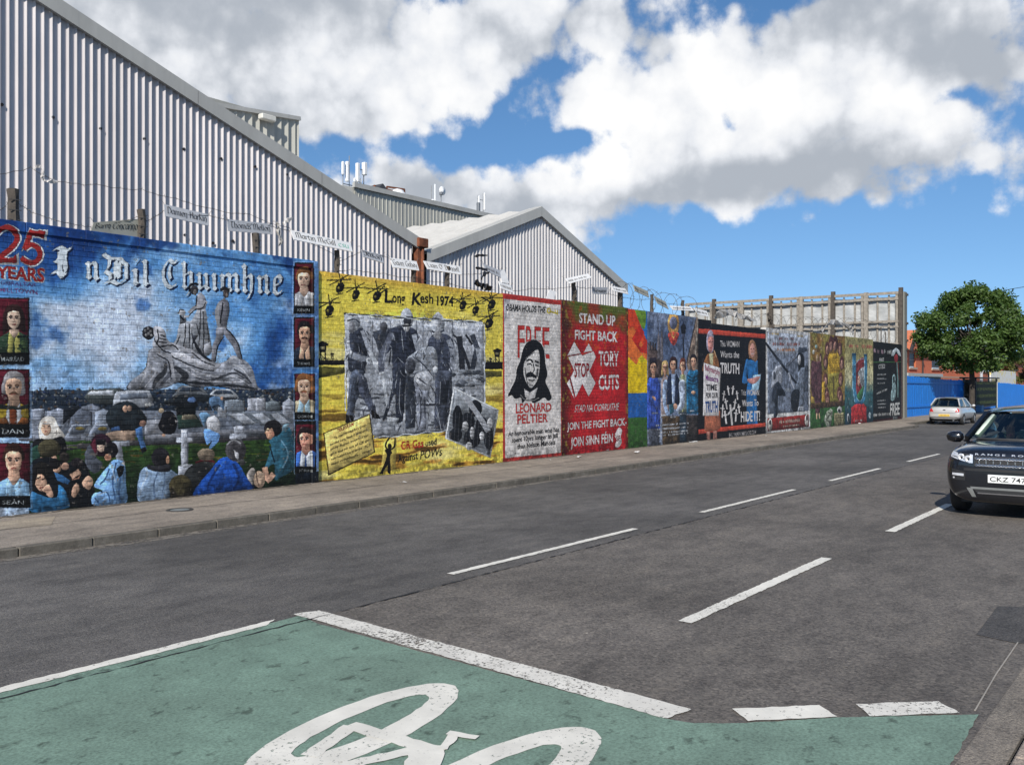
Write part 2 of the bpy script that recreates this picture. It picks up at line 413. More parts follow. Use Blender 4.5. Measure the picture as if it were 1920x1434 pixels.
def pen_quads(s, font, nib, ang):
    """parallelograms of a broad pen; normalised to total width 1 (y stays in x-heights)"""
    nv = np.array([math.cos(ang), math.sin(ang)]) * nib / 2; q = []; x = 0.0
    tv = np.array([-math.sin(ang), math.cos(ang)]) * nib * 0.12
    for ch in s:
        w, strokes = font[ch]
        for st in strokes:
            pts = cat_rom(st, 4, False) if (font is PEN and len(st) > 2) else [np.array(p) for p in st]
            for a, b in zip(pts[:-1], pts[1:]):
                a = a + np.array([x, 0]); b = b + np.array([x, 0])
                d = b - a; cr = abs(d[0]*nv[1] - d[1]*nv[0]) / (np.linalg.norm(d) * np.linalg.norm(nv) + 1e-9)
                o = nv if cr > 0.25 else nv * 0.6 + np.array([-d[1], d[0]]) / (np.linalg.norm(d) + 1e-9) * nib * 0.12
                q.append([a - o, a + o, b + o, b - o])
        x += w
    return [[(p[0] / x, p[1]) for p in k] for k in q]

def smst(a, b, x):
    t = np.clip((x - a) / (b - a), 0, 1); return t * t * (3 - 2 * t)

class Mural:
    def __init__(s, x0, x1, z0, z1, ppm, seed=1):
        s.x0, s.x1, s.z0, s.z1, s.ppm = x0, x1, z0, z1, ppm
        s.w = int((x1 - x0) * ppm); s.h = int((z1 - z0) * ppm)
        s.px = np.zeros((s.h, s.w, 3), np.float32); s.seed = seed; s.vol = 0.34; s.dab = 0.8
        s.grain = .5 + (fbm(s.h, s.w, ppm * 0.16, 3, seed * 31 + 5) - .5) * .6 + (fbm(s.h, s.w, ppm * 0.03, 2, seed * 13, ax=3.0) - .5) * .35
        s.z(0, 0, 1)
    def z(s, ox, oy, sc): s.ox, s.oy, s.sc = ox, oy, sc
    def pt(s, p):
        X, Z = on_y(s.ox + p[0] / s.sc, s.oy + p[1] / s.sc, WALL_Y)
        return ((X - s.x0) * s.ppm, (s.z1 - Z) * s.ppm)
    def mask(s, polys):
        """even-odd fill of polygons given in canvas pixels -> (mask, y0, x0)"""
        al = np.array([p for q in polys for p in q])
        ya, yb = max(int(al[:, 1].min()) - 1, 0), min(int(al[:, 1].max()) + 2, s.h)
        xa, xb = max(int(al[:, 0].min()) - 1, 0), min(int(al[:, 0].max()) + 2, s.w)
        if ya >= yb or xa >= xb: return None
        H, W = yb - ya, xb - xa
        tog = np.zeros((H, W + 1), np.int16)
        for q in polys:
            n = len(q)
            for i in range(n):
                (ax, ay), (bx, by) = q[i], q[(i + 1) % n]
                if ay == by: continue
                if ay > by: ax, ay, bx, by = bx, by, ax, ay
                r0, r1 = max(math.ceil(ay - 0.5), ya), min(math.ceil(by - 0.5), yb)
                if r1 <= r0: continue
                r = np.arange(r0, r1); xs = ax + (r + 0.5 - ay) * (bx - ax) / (by - ay)
                c = np.clip(np.ceil(xs - 0.5).astype(int) - xa, 0, W)
                np.add.at(tog, (r - ya, c), 1)
        return (np.cumsum(tog, 1)[:, :W] % 2 == 1), ya, xa
    def lay(s, mk, col, a=1.0, var=0.10, vol=0.0):
        if mk is None: return
        m, ya, xa = mk; H, W = m.shape
        reg = s.px[ya:ya+H, xa:xa+W]
        c = np.array(col[:3], np.float32) / 255.0
        if isinstance(col, tuple) and len(col) == 6:              # two tones, top and bottom of the shape
            c2 = np.array(col[3:], np.float32) / 255.0
            t = np.linspace(0, 1, H)[:, None, None]; cc = c * (1 - t) + c2 * t
            cc = np.broadcast_to(cc, (H, W, 3))
        else: cc = np.broadcast_to(c, (H, W, 3))
        g = (s.grain[ya:ya+H, xa:xa+W] - 0.5) * 4 * var
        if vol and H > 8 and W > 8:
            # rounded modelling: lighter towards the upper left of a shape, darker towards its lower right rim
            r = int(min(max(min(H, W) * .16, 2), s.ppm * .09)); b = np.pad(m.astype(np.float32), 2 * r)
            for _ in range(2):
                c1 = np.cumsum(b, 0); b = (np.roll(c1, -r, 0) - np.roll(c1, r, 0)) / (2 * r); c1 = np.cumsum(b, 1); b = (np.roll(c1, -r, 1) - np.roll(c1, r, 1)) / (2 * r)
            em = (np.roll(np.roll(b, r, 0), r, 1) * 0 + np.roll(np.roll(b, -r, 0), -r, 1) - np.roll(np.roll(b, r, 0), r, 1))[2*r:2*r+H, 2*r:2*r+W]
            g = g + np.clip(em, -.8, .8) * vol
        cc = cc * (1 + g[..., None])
        reg[m] = reg[m] * (1 - a) + cc[m] * a
    def P(s, pts, col, var=0.10, a=1.0, sm=0):
        if sm: pts = cat_rom(pts, 5)
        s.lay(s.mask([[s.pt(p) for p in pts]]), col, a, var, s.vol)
    def E(s, cx, cy, rx, ry, col, rot=0.0, var=0.10, a=1.0):
        c, n = math.cos(rot), math.sin(rot)
        s.P([(cx + rx*math.cos(t)*c - ry*math.sin(t)*n, cy + rx*math.cos(t)*n + ry*math.sin(t)*c) for t in np.linspace(0, 2*math.pi, 22)[:-1]], col, var, a)
    def R(s, x0, y0, x1, y1, col, var=0.10, a=1.0, y0b=None, y1b=None):
        s.P([(x0, y0), (x1, y0 if y0b is None else y0b), (x1, y1 if y1b is None else y1b), (x0, y1)], col, var, a)
    def S(s, pts, w, col, var=0.10, a=1.0, sm=0, taper=0):
        if sm: pts = cat_rom(pts, 5, False)
        pts = [np.array(p, float) for p in pts]; n = len(pts); lft, rgt = [], []
        for i, p in enumerate(pts):
            d = pts[min(i+1, n-1)] - pts[max(i-1, 0)]; d = d / (np.linalg.norm(d) + 1e-9)
            k = w / 2 * (1 - taper * abs(2 * i / max(n-1, 1) - 1))
            nn = np.array([-d[1], d[0]]) * k
            lft.append(p + nn); rgt.append(p - nn)
        m = s.mask([[s.pt(p) for p in lft + rgt[::-1]]]); s.lay(m, col, a, var)
    def quads(s, qs, col, var=0.06, a=1.0):
        for q in qs: s.lay(s.mask([[s.pt(p) for p in q]]), col, a, var)
    def T(s, txt, p0, p1, h, col, bold=0.0, slant=0.0, var=0.05, a=1.0, h1=None):
        co, tr = font_tris(txt, bold)
        h1 = h if h1 is None else h1
        P = []
        for (x, y) in co:
            hh = h + (h1 - h) * x
            P.append(s.pt((p0[0] + (p1[0]-p0[0])*x + slant*y*hh, p0[1] + (p1[1]-p0[1])*x - y*hh)))
        for t in tr: s.lay(s.mask([[P[t[0]], P[t[1]], P[t[2]]]]), col, a, var)
    def PEN(s, txt, p0, p1, xh, col, font=PEN, nib=0.2, ang=0.7, var=0.05, a=1.0, off=(0, 0), xh1=None):
        xh1 = xh if xh1 is None else xh1
        qs = [[(off[0] + p0[0] + (p1[0]-p0[0])*p[0], off[1] + p0[1] + (p1[1]-p0[1])*p[0] - p[1]*(xh + (xh1-xh)*p[0])) for p in q] for q in pen_quads(txt, font, nib, ang)]
        s.quads(qs, col, var, a)
    def scrib(s, p0, p1, h, col, seed=0, n=9, a=1.0):
        """a line of lettering too worn to read: short uneven marks"""
        r = random.Random(seed); x = 0.0
        while x < 1:
            w = r.uniform(.5, 1.1) / n / 1.6
            if r.random() < .84:
                q = [(p0[0]+(p1[0]-p0[0])*t, p0[1]+(p1[1]-p0[1])*t - y*h) for t, y in ((x, r.uniform(0,.15)), (x+w*.55, r.uniform(0,.15)), (x+w*.6, r.uniform(.7,1)), (x+w*.05, r.uniform(.75,1.1)))]
                s.P(q, col, .05, a)
                if r.random() < .6: s.P([(p0[0]+(p1[0]-p0[0])*t, p0[1]+(p1[1]-p0[1])*t - y*h) for t, y in ((x, .4), (x+w, .4), (x+w, .62), (x, .62))], col, .05, a)
            x += w
    def hand(s, k=1.0, amp=2.2):
        """hand-painted wobble and dry-brush grain over everything"""
        h, w = s.h, s.w
        dx = (fbm(h, w, s.ppm*.12, 3, s.seed+71) - .5) * amp * 2; dy = (fbm(h, w, s.ppm*.12, 3, s.seed+99) - .5) * amp * 2
        dx = dx + (fbm(h, w, s.ppm*.025, 2, s.seed+171) - .5) * s.ppm * .015; dy = dy + (fbm(h, w, s.ppm*.025, 2, s.seed+199) - .5) * s.ppm * .015
        yy, xx = np.mgrid[0:h, 0:w]
        yi = np.clip((yy + dy).astype(int), 0, h-1); xi = np.clip((xx + dx).astype(int), 0, w-1)
        s.px = s.px[yi, xi]
        # brush outlines where tones meet, and streaky brushwork inside the shapes
        lum = s.px.mean(2); k2 = max(1, int(s.ppm * .006))
        ed = np.abs(np.roll(lum, k2, 0) - np.roll(lum, -k2, 0)) + np.abs(np.roll(lum, k2, 1) - np.roll(lum, -k2, 1))
        s.px *= (1 - .38 * np.clip(ed * 1.6 - .12, 0, 1))[..., None]
        f = fbm(h, w, s.ppm*.11, 4, s.seed+201); f2 = fbm(h, w, s.ppm*.05, 3, s.seed+211, ax=.6)
        s.px *= (1 - .10 * k * smst(.035, .0, np.abs(f - .5)) + .30 * k * (f2 - .5))[..., None]
        g = 1 + (fbm(h, w, s.ppm*.035, 3, s.seed+7, ax=2.5) - .5) * .30 * k
        g *= 1 + (fbm(h, w, s.ppm*.7, 3, s.seed+3) - .5) * .16 * k
        s.px = s.px * g[..., None]
        # brushed light and dark patches, as folds and shadows are dabbed in by hand
        f3 = fbm(h, w, s.ppm*.13, 4, s.seed+401); f4 = fbm(h, w, s.ppm*.06, 3, s.seed+411)
        dab = np.where(f3 < .43, .74, 1.0) * np.where(f3 > .575, 1.16, 1.0) * np.where(f4 < .36, .84, 1.0)
        s.px = s.px * (1 + (dab - 1) * s.dab)[..., None]
        # chipped and faded spots
        ch = smst(.70, .76, fbm(h, w, s.ppm*.05, 4, s.seed+301)) * smst(.45, .62, fbm(h, w, s.ppm*.5, 3, s.seed+311))
        s.px = s.px + (np.array([.47, .44, .41]) - s.px) * (ch * .75)[..., None]
        dirt = smst(.12, .0, np.linspace(1, 0, h))[:, None] * smst(.4, .6, fbm(h, w, s.ppm*.12, 4, s.seed+321))
        s.px = np.clip(s.px * (1 - .35 * dirt)[..., None], 0, 1)
    def image(s, name):
        im = bpy.data.images.new(name, s.w, s.h, alpha=False)
        buf = np.ones((s.h, s.w, 4), np.float32); buf[..., :3] = s.px[::-1]
        im.pixels.foreach_set(buf.ravel()); im.update(); im.pack()
        return im
    # -- small figures used again and again
    def face(s, cx, cy, w, h, skin, hair, kind='short', turn=0.0, tash=None, sha=(120, 80, 62)):
        """painted head: hair mass, face, brow, eyes, nose, mouth"""
        dk = tuple(int(c*.72) for c in skin)
        if kind == 'long': s.P([(cx-w*.78,cy+h*.75),(cx-w*.8,cy-h*.1),(cx-w*.55,cy-h*.62),(cx,cy-h*.78),(cx+w*.55,cy-h*.62),(cx+w*.8,cy-h*.05),(cx+w*.85,cy+h*.7),(cx+w*.3,cy+h*.55),(cx-w*.3,cy+h*.55)], hair, .25, sm=1)
        elif kind == 'mid': s.P([(cx-w*.62,cy+h*.25),(cx-w*.66,cy-h*.3),(cx-w*.4,cy-h*.7),(cx+w*.1,cy-h*.78),(cx+w*.55,cy-h*.6),(cx+w*.66,cy-h*.2),(cx+w*.6,cy+h*.3)], hair, .25, sm=1)
        else: s.P([(cx-w*.56,cy-h*.0),(cx-w*.58,cy-h*.42),(cx-w*.3,cy-h*.72),(cx+w*.15,cy-h*.76),(cx+w*.5,cy-h*.55),(cx+w*.58,cy-h*.05)], hair, .25, sm=1)
        s.P([(cx-w*.45,cy-h*.3),(cx-w*.2,cy-h*.42),(cx+w*.22,cy-h*.42),(cx+w*.45,cy-h*.28),(cx+w*.47,cy+h*.05),(cx+w*.36,cy+h*.34),(cx+w*.1+turn*w*.1,cy+h*.52),(cx-w*.12+turn*w*.1,cy+h*.52),(cx-w*.38,cy+h*.32),(cx-w*.48,cy+h*.03)], skin, .14, sm=1)
        s.P([(cx+w*.18,cy-h*.36),(cx+w*.44,cy-h*.26),(cx+w*.46,cy+h*.05),(cx+w*.34,cy+h*.34),(cx+w*.1,cy+h*.5),(cx+w*.26,cy+h*.1)], dk, .1, a=.55, sm=1)
        t = turn * w * .12
        for sx in (-1, 1):
            ex = cx + sx*w*.21 + t
            s.S([(ex-w*.13, cy-h*.13+(.02*h if sx < 0 else -.0)), (ex, cy-h*.17), (ex+w*.12, cy-h*.13)], h*.05, hair if sum(hair[:3]) < 330 else (90,60,40), a=.9)
            s.E(ex, cy-h*.05, w*.10, h*.045, (225,215,205)); s.E(ex+t*.3, cy-h*.05, w*.05, h*.045, (40,30,28))
            s.S([(ex-w*.11, cy-h*.075), (ex, cy-h*.10), (ex+w*.11, cy-h*.07)], h*.02, (60,35,30))
        s.S([(cx+t*1.1+w*.02, cy-h*.06), (cx+t*1.3+w*.05, cy+h*.12), (cx+t*1.2-w*.05, cy+h*.16)], h*.03, sha, a=.7)
        s.S([(cx-w*.16+t, cy+h*.29), (cx+t, cy+h*.27), (cx+w*.16+t, cy+h*.29)], h*.05, (150,70,62), a=.85)
        if tash: s.S([(cx-w*.24+t, cy+h*.27), (cx-w*.1+t, cy+h*.2), (cx+w*.1+t, cy+h*.2), (cx+w*.24+t, cy+h*.27)], h*.065, tash)
def paint_memorial():
    M = Mural(5.3, on_y(595, 600, WALL_Y)[0], 0.08, 4.58, 210, 3)
    h, w = M.h, M.w
    # --- sky of blues and white cloud
    n1 = fbm(h, w, 330, 5, 11); n2 = fbm(h, w, 200, 6, 23); n3 = fbm(h, w, 90, 4, 41)
    ty = np.linspace(0, 1, h)[:, None]; tx = np.linspace(0, 1, w)[None, :]
    lite = np.clip(.50 + (n1 - .5) * 1.6 + (ty - .2) * .36 - smst(.5, 1, tx) * .12 + (n3-.5)*.5, 0, 1)
    A = np.array([34, 76, 138.]) / 255; B = np.array([94, 150, 204.]) / 255; C = np.array([146, 188, 226.]) / 255; D = np.array([206, 218, 234.]) / 255
    l = lite[..., None]
    px = A + (B - A) * smst(.12, .42, l); px = px + (C - px) * smst(.42, .72, l); px = px + (D - px) * smst(.66, .98, l)
    cl = smst(.52, .74, n2 + (ty - .45) * .5)[..., None]; px = px + (D - px) * cl * .55
    dk = smst(.56, .70, fbm(h, w, 120, 5, 77) - (ty - .1) * .16)[..., None]; px = px + (np.array([44, 92, 158]) / 255 - px) * dk * .7
    M.px[:] = px
    # dark blue blotches along the coping
    dk = (smst(.45, .62, fbm(h, w, 110, 4, 5)) * smst(.16, .03, ty))[..., None]; M.px += (np.array([20, 52, 110]) / 255 - M.px) * dk * .8
    # --- heading
    M.z(0, 400, 8.96)
    RED = (150, 42, 40); WH = (222, 226, 228)
    def two(col, g):
        M.S([(-60-g*.2,340),(10,260),(120,235),(230,300),(290,420),(210,560),(60,690),(-60,780)], 88+g, col, sm=1)
        M.P([(-90-g,740-g),(0,730-g),(150,760-g),(210,740-g),(275+g,680-g),(272+g,832+g),(-90-g,832+g)], col)
    def five(col, g):
        M.P([(480-g,262-g),(560,290-g),(750+g,290-g),(742+g,430+g),(650,395+g),(540,365+g),(505+g,500),(360-g,615+g)], col)
        M.S([(395,600),(470,535),(560,530),(650,610),(670,720),(600,810),(500,830),(400,780),(350,740)], 86+g, col, sm=1)
    for dx, dy, col, g in ((16, 8, WH, 26), (0, 0, RED, 0)):
        M.z(0 - dx/8.96*-1, 400 - dy/8.96*-1, 8.96)
        two(col, g); five(col, g)
    M.z(0, 400, 8.96)
    for d, col, b in ((10, WH, .06), (0, RED, .03)):
        M.T('YEARS', (-62+d, 1075+d*.5), (745+d, 1148+d*.5), 200, col, b, h1=235)
    M.T('GIBRALTAR', (0, 1195), (600, 1235), 66, (92, 66, 128), .004, h1=72); M.T('MILLTOWN', (0, 1310), (622, 1358), 66, (120, 70, 120), .004, h1=78)
    M.z(0, 300, 3.0)
    for off, col, k in (((9, 9), (14, 30, 62), 1.0), ((0, 0), (216, 224, 228), 1.0)):
        M.PEN('I', (288, 655), (420, 665), 112, col, BLACK, .34, .72, off=off)
        M.PEN('n', (478, 668), (566, 680), 104, col, BLACK, .30, .72, off=off)
        M.PEN('Díl', (580, 690), (850, 712), 100, col, BLACK, .27, .72, off=off)
        M.PEN('Chuimhne', (905, 716), (1600, 760), 98, col, BLACK, .27, .72, off=off, xh1=108)
    # --- hillside crowd and stones in the distance
    M.z(0, 380, 2.39)
    M.P([(130,845),(260,835),(390,840),(560,838),(900,835),(1180,838),(1330,826),(1330,1000),(130,1000)], (38, 48, 60), .3)
    r = random.Random(4)
    for i in range(520):
        x, y = r.uniform(138, 1325), r.uniform(832, 925); g = r.choice([(24,30,38),(64,74,86),(96,104,112),(150,152,150),(40,52,80),(72,60,52)])
        M.E(x, y, r.uniform(3, 7), r.uniform(3, 8), g)
    M.P([(130,930),(1330,930),(1330,1080),(130,1080)], (98, 104, 114), .25)          # paved graves
    M.P([(130,1062),(600,1050),(1330,1020),(1330,1420),(130,1420)], (46, 70, 30, 22, 36, 24), .35)   # grass
    M.P([(280,1085),(600,1062),(860,1055),(1330,1030),(1330,1052),(880,1080),(600,1088),(280,1108)], (62, 60, 62), .2)
    for i in range(60):
        x, y = r.uniform(300, 1310), r.uniform(1080, 1160); M.S([(x, y), (x + r.uniform(20, 60), y + r.uniform(-4, 4))], r.uniform(3, 8), r.choice([(84,110,30),(60,84,28),(96,70,30)]), a=.6)
    # --- headstones, crosses, kerbed graves
    M.z(0, 740, 5.973)
    def stone(x, y, wd, ht, c=(150,156,166), arch=1):
        d = tuple(int(k*.62) for k in c)
        pts = [(x,y),(x,y-ht*.8)] + ([(x+wd*.2,y-ht*.86),(x+wd*.5,y-ht),(x+wd*.8,y-ht*.86)] if arch else [(x,y-ht),(x+wd,y-ht)]) + [(x+wd,y-ht*.8),(x+wd,y)]
        M.P([(p[0]+wd*.07,p[1]) for p in pts], d); M.P(pts, c, .2)
        for k in range(3): M.S([(x+wd*.22, y-ht*(.62-.15*k)), (x+wd*.78, y-ht*(.62-.15*k))], ht*.04, d, a=.6)
    for a in ((340,500,145,345,(150,156,168),0),(520,330,245,185,(146,152,164),1),(910,300,205,205,(124,130,142),1),(790,345,225,190,(104,110,122),1),(1060,340,190,190,(140,148,160),1)): stone(*a)
    M.P([(705,150),(890,120),(890,150),(705,330)], (28,32,38))
    for x in (520, 800, 1050):
        M.P([(x,330),(x+215,325),(x+170,470),(x-80,480)], (136,142,152), .15); M.P([(x+25,345),(x+180,342),(x+130,440),(x-30,446)], (92,98,108), .15)
        M.E(x+95, 378, 50, 20, (122,108,60)); M.P([(x-90,480),(x+170,468),(x+165,510),(x-95,520)], (128,132,140), .15)
    M.P([(200,450),(900,470),(900,520),(210,515)], (118,122,132), .2)
    M.z(260, 700, 5.647)
    for a in ((905,410,205,150,(128,136,144),1),(1150,400,180,140,(148,150,156),0),(1235,400,100,140,(164,166,172),0),(1340,400,150,120,(112,120,124),1),(1520,480,130,220,(162,166,174),1),(835,470,90,120,(150,154,160),0)): stone(*a)
    for x, wd in ((905, 210), (1150, 170), (1350, 140)):
        M.P([(x,420),(x+wd,405),(x+wd+170,520),(x+wd-20,555)], (96,102,108)); M.P([(x+40,428),(x+wd-15,418),(x+wd+120,520),(x+wd,535)], (160,164,170), .15)
    M.P([(400,430),(600,420),(680,560),(420,590)], (44,62,54)); M.P([(460,440),(590,425),(620,480),(450,490)], (150,140,118), .35); M.P([(390,300),(610,290),(600,430),(400,440)], (20,24,26))
    M.P([(60,500),(270,480),(270,640),(60,650)], (140,142,148), .2)
    M.P([(60,655),(880,600),(1640,570),(1640,600),(880,645),(60,700)], (126,128,134), .15); M.P([(60,700),(880,645),(1640,600),(1640,640),(880,690),(60,750)], (66,68,72), .15)
    def cross(x, y, k, a=1):
        c, d = (176,180,188), (112,116,126)
        M.P([(x-35*k,y),(x-35*k,y-60*k),(x-95*k,y-65*k),(x-95*k,y-118*k),(x-35*k,y-118*k),(x-35*k,y-205*k),(x+35*k,y-205*k),(x+35*k,y-125*k),(x+92*k,y-125*k),(x+92*k,y-72*k),(x+38*k,y-68*k),(x+40*k,y+190*k),(x-38*k,y+190*k)], d)
        M.P([(x-38*k,y),(x-38*k,y-60*k),(x-90*k,y-60*k),(x-90*k,y-112*k),(x-38*k,y-112*k),(x-38*k,y-196*k),(x+24*k,y-196*k),(x+24*k,y-116*k),(x+80*k,y-112*k),(x+80*k,y-66*k),(x+24*k,y-60*k),(x+22*k,y+190*k),(x-38*k,y+190*k)], c, .2)
        if a: M.P([(x-70*k,y+185*k),(x+85*k,y+170*k),(x+90*k,y+280*k),(x-70*k,y+300*k)], c, .2); M.P([(x-70*k,y+185*k),(x+10*k,y+165*k),(x+85*k,y+170*k),(x+5*k,y+205*k)], (196,200,206))
    cross(485, 790, 1.0); cross(1055, 750, 1.0, 0)
    M.P([(1000,560),(1120,555),(1110,640),(1010,640)], (176,180,188), .2)
    # parked vehicles
    def car(x, y, wd, ht, c, win=(60,70,84)):
        M.P([(x,y),(x+wd*.02,y-ht*.42),(x+wd*.2,y-ht*.95),(x+wd*.4,y-ht),(x+wd*.78,y-ht*.94),(x+wd,y-ht*.42),(x+wd,y)], c, .15, sm=1)
        M.P([(x+wd*.14,y-ht*.5),(x+wd*.25,y-ht*.85),(x+wd*.75,y-ht*.85),(x+wd*.88,y-ht*.5)], win, .2)
        M.S([(x+wd*.5,y-ht*.86),(x+wd*.5,y-ht*.5)], wd*.02, c); M.S([(x,y-ht*.05),(x+wd,y-ht*.05)], ht*.14, (26,28,32))
    car(380, 250, 330, 125, (112,116,120)); car(740, 270, 300, 105, (158,162,166)); car(-60, 300, 200, 145, (164,168,172))
    M.P([(270,300),(400,230),(560,215),(820,240),(830,290),(620,300),(610,350),(300,330)], (32,36,40), .2, sm=1)
    M.E(560, 280, 45, 30, (84,110,150))
    M.z(0, 540, 5.973)
    M.P([(940,1215),(1000,1130),(1340,1120),(1390,1160),(1290,1300),(1000,1290)], (70,76,76)); M.P([(970,1190),(1010,1150),(1270,1140),(1270,1205)], (196,200,204), .2)
    M.P([(1260,1300),(1290,1170),(1360,1150),(1640,1135),(1700,1260),(1690,1320),(1290,1350)], (172,176,182), .15, sm=1); M.P([(1340,1190),(1640,1170),(1650,1230),(1340,1250)], (112,120,132)); M.E(1640, 1305, 18, 22, (214,214,210)); M.E(1675, 1302, 18, 22, (214,214,210))
    # --- the stone monument: rock, fallen man, robed woman with child, striding man
    M.z(220, 500, 5.973)
    K, G1, G2, G3 = (20,22,26), (168,168,172), (120,122,128), (84,86,94)
    rock = [(120,1365),(160,1270),(240,1210),(320,1120),(345,1000),(390,910),(560,930),(700,930),(900,1000),(1050,1080),(1200,1060),(1290,990),(1420,1040),(1510,1140),(1560,1320),(1590,1380),(1300,1365),(1100,1330),(880,1340),(700,1290),(560,1340),(400,1370)]
    M.P([(p[0]-8, p[1]+6) for p in rock], K, sm=1); M.P(rock, (136,138,144), .35, sm=1)
    for st, wd, c in (([(330,1100),(300,1220),(250,1330)], 22, (186,186,188)), ([(360,940),(340,1080),(420,1180),(300,1350)], 26, (182,182,186)), ([(540,1080),(520,1180),(440,1260),(400,1360)], 60, (44,46,50)), ([(590,1000),(620,1130),(560,1230),(470,1340)], 46, (70,72,78)),
                     ([(640,1120),(760,1220),(700,1270)], 80, (40,42,46)), ([(700,1060),(900,1180),(1100,1230),(1300,1230),(1480,1330)], 24, (192,192,196)), ([(760,1150),(940,1250),(1180,1290),(1400,1290)], 30, (190,190,194)), ([(880,1240),(1050,1270),(1300,1190),(1420,1250)], 26, (52,54,60)),
                     ([(1250,1080),(1380,1130),(1480,1250)], 20, (196,196,198)), ([(1300,1150),(1400,1200),(1500,1310)], 26, (44,46,52)), ([(680,1290),(900,1300),(1080,1320)], 34, (30,32,36)), ([(1100,1330),(1300,1330),(1560,1370)], 30, (26,28,32)), ([(1180,1090),(1300,1020),(1400,1060)], 14, (198,198,200))):
        M.S(st, wd, c, sm=1, taper=.6, a=.85)
    # draperies
    M.P([(690,640),(720,600),(830,600),(900,470),(980,470),(1010,640),(1045,830),(1050,960),(960,1010),(850,950),(700,910),(620,880),(660,800)], (148,150,154), .25, sm=1)
    for a_, b_ in (((760,640),(740,900)),((800,640),(800,910)),((830,700),(840,920)),((930,480),(900,1000)),((960,500),(960,980)),((1000,640),(1030,940)),((700,760),(650,880)),((880,640),(910,760))):
        M.S([a_, ((a_[0]+b_[0])/2+6, (a_[1]+b_[1])/2), b_], 12, K, a=.85, taper=.5)
    M.P([(815,640),(885,660),(820,690)], (200,200,204)); M.P([(830,760),(900,770),(850,860)], (60,62,68)); M.P([(830,770),(870,900),(940,1000),(1050,1080),(1110,1090),(960,980)], (30,32,36))
    M.P([(970,870),(1030,840),(1045,940),(970,970)], (178,178,182), .2)
    # woman: bodice, arm, scarfed head
    M.P([(890,330),(920,290),(970,320),(995,400),(975,470),(880,470)], (150,150,156), .2, sm=1); M.S([(985,380),(960,430),(880,450),(800,520)], 44, (166,166,170), sm=1); M.S([(985,400),(950,462),(870,480),(800,545)], 9, K, sm=1)
    M.S([(890,320),(880,440)], 12, K); M.E(860, 262, 42, 52, (52,50,52)); M.S([(810,280),(812,215),(870,190),(900,210)], 26, (26,26,28), sm=1); M.E(868, 285, 20, 34, (118,112,108))
    # child
    M.E(722, 512, 40, 38, (176,176,178)); M.S([(684,520),(700,478),(745,482)], 9, K, sm=1); M.P([(700,560),(760,545),(770,620),(700,640)], (88,90,94), .3); M.S([(740,560),(800,550)], 26, (170,170,172)); M.S([(700,545),(745,600)], 16, K)
    # striding man
    M.P([(1130,400),(1190,360),(1245,400),(1250,500),(1225,640),(1210,700),(1130,700),(1110,560),(1098,480)], (104,104,110), .25, sm=1)
    M.S([(1150,400),(1115,500),(1125,600),(1140,690)], 50, (150,150,152), sm=1, taper=.3); M.S([(1180,400),(1160,560),(1150,640)], 14, K, sm=1)
    M.P([(1110,690),(1215,680),(1170,800),(1110,900),(1090,1070),(1060,1070),(1055,920),(1100,790)], (132,132,138), .25, sm=1); M.P([(1200,680),(1330,820),(1365,920),(1395,1030),(1345,1010),(1285,880),(1200,770)], (122,122,128), .25, sm=1)
    M.S([(1190,780),(1120,900),(1095,1060)], 14, K, sm=1, taper=.4); M.S([(1215,690),(1335,830),(1395,1030)], 11, K, sm=1); M.E(1215, 300, 34, 50, (70,62,58)); M.S([(1150,265),(1200,245),(1255,260)], 34, (34,32,32), sm=1); M.E(1225, 320, 16, 28, (120,108,100)); M.S([(1195,345),(1200,380)], 26, (110,106,104))
    M.S([(1060,1070),(1120,1085)], 16, (150,150,152))
    # fallen man
    M.E(345, 740, 66, 76, (36,36,40)); [M.E(345+dx, 735+dy, 15, 18, (150,148,146)) for dx, dy in ((-34,-20),(-4,-46),(24,-14),(-26,30),(34,34),(2,12))]
    M.P([(400,680),(480,670),(540,740),(560,820),(640,860),(840,930),(830,980),(700,930),(560,930),(430,930),(390,880),(410,800)], (176,176,180), .25, sm=1)
    for st in ([(440,700),(460,800),(430,870)], [(480,760),(540,780)], [(470,800),(545,815)], [(460,835),(545,850)], [(410,800),(440,860),(520,940),(640,980)], [(480,890),(620,880),(680,930)]): M.S(st, 11, K, sm=1)
    M.S([(420,940),(520,990),(590,1020),(610,1140),(640,1280)], 42, (160,160,164), sm=1, taper=.3); M.S([(440,980),(560,1050),(585,1140),(600,1260)], 10, K, sm=1)
    M.P([(600,960),(720,960),(860,1030),(980,1080),(1140,1080),(1150,1110),(1080,1160),(960,1140),(840,1090),(700,1040),(620,1000)], (182,182,186), .2, sm=1); M.S([(700,920),(840,960),(1000,1060),(1100,1090)], 40, (168,168,172), sm=1, taper=.4); M.S([(610,1000),(760,1080),(960,1150),(1080,1165)], 10, K, sm=1); M.S([(830,960),(960,1060),(1090,1110)], 9, K, sm=1)
    # --- mourners
    M.z(0, 740, 5.973); SK = (206,166,140)
    def head_back(x, y, rx, ry, c): M.E(x, y, rx, ry, c, var=.35); M.S([(x-rx*.5,y-ry*.5),(x,y-ry*.75),(x+rx*.5,y-ry*.4)], ry*.16, tuple(min(255,int(k*1.5)) for k in c), a=.5, sm=1)
    M.P([(1180,250),(1260,120),(1400,70),(1530,120),(1640,280),(1560,390),(1400,400),(1250,390)], (34,40,44), .3, sm=1); M.E(1400,155,30,40,SK); M.E(1450,150,26,36,(170,140,120)); M.P([(1240,370),(1330,350),(1350,400),(1250,410)], (60,88,130)); M.E(1595,320,40,36,(150,116,100))
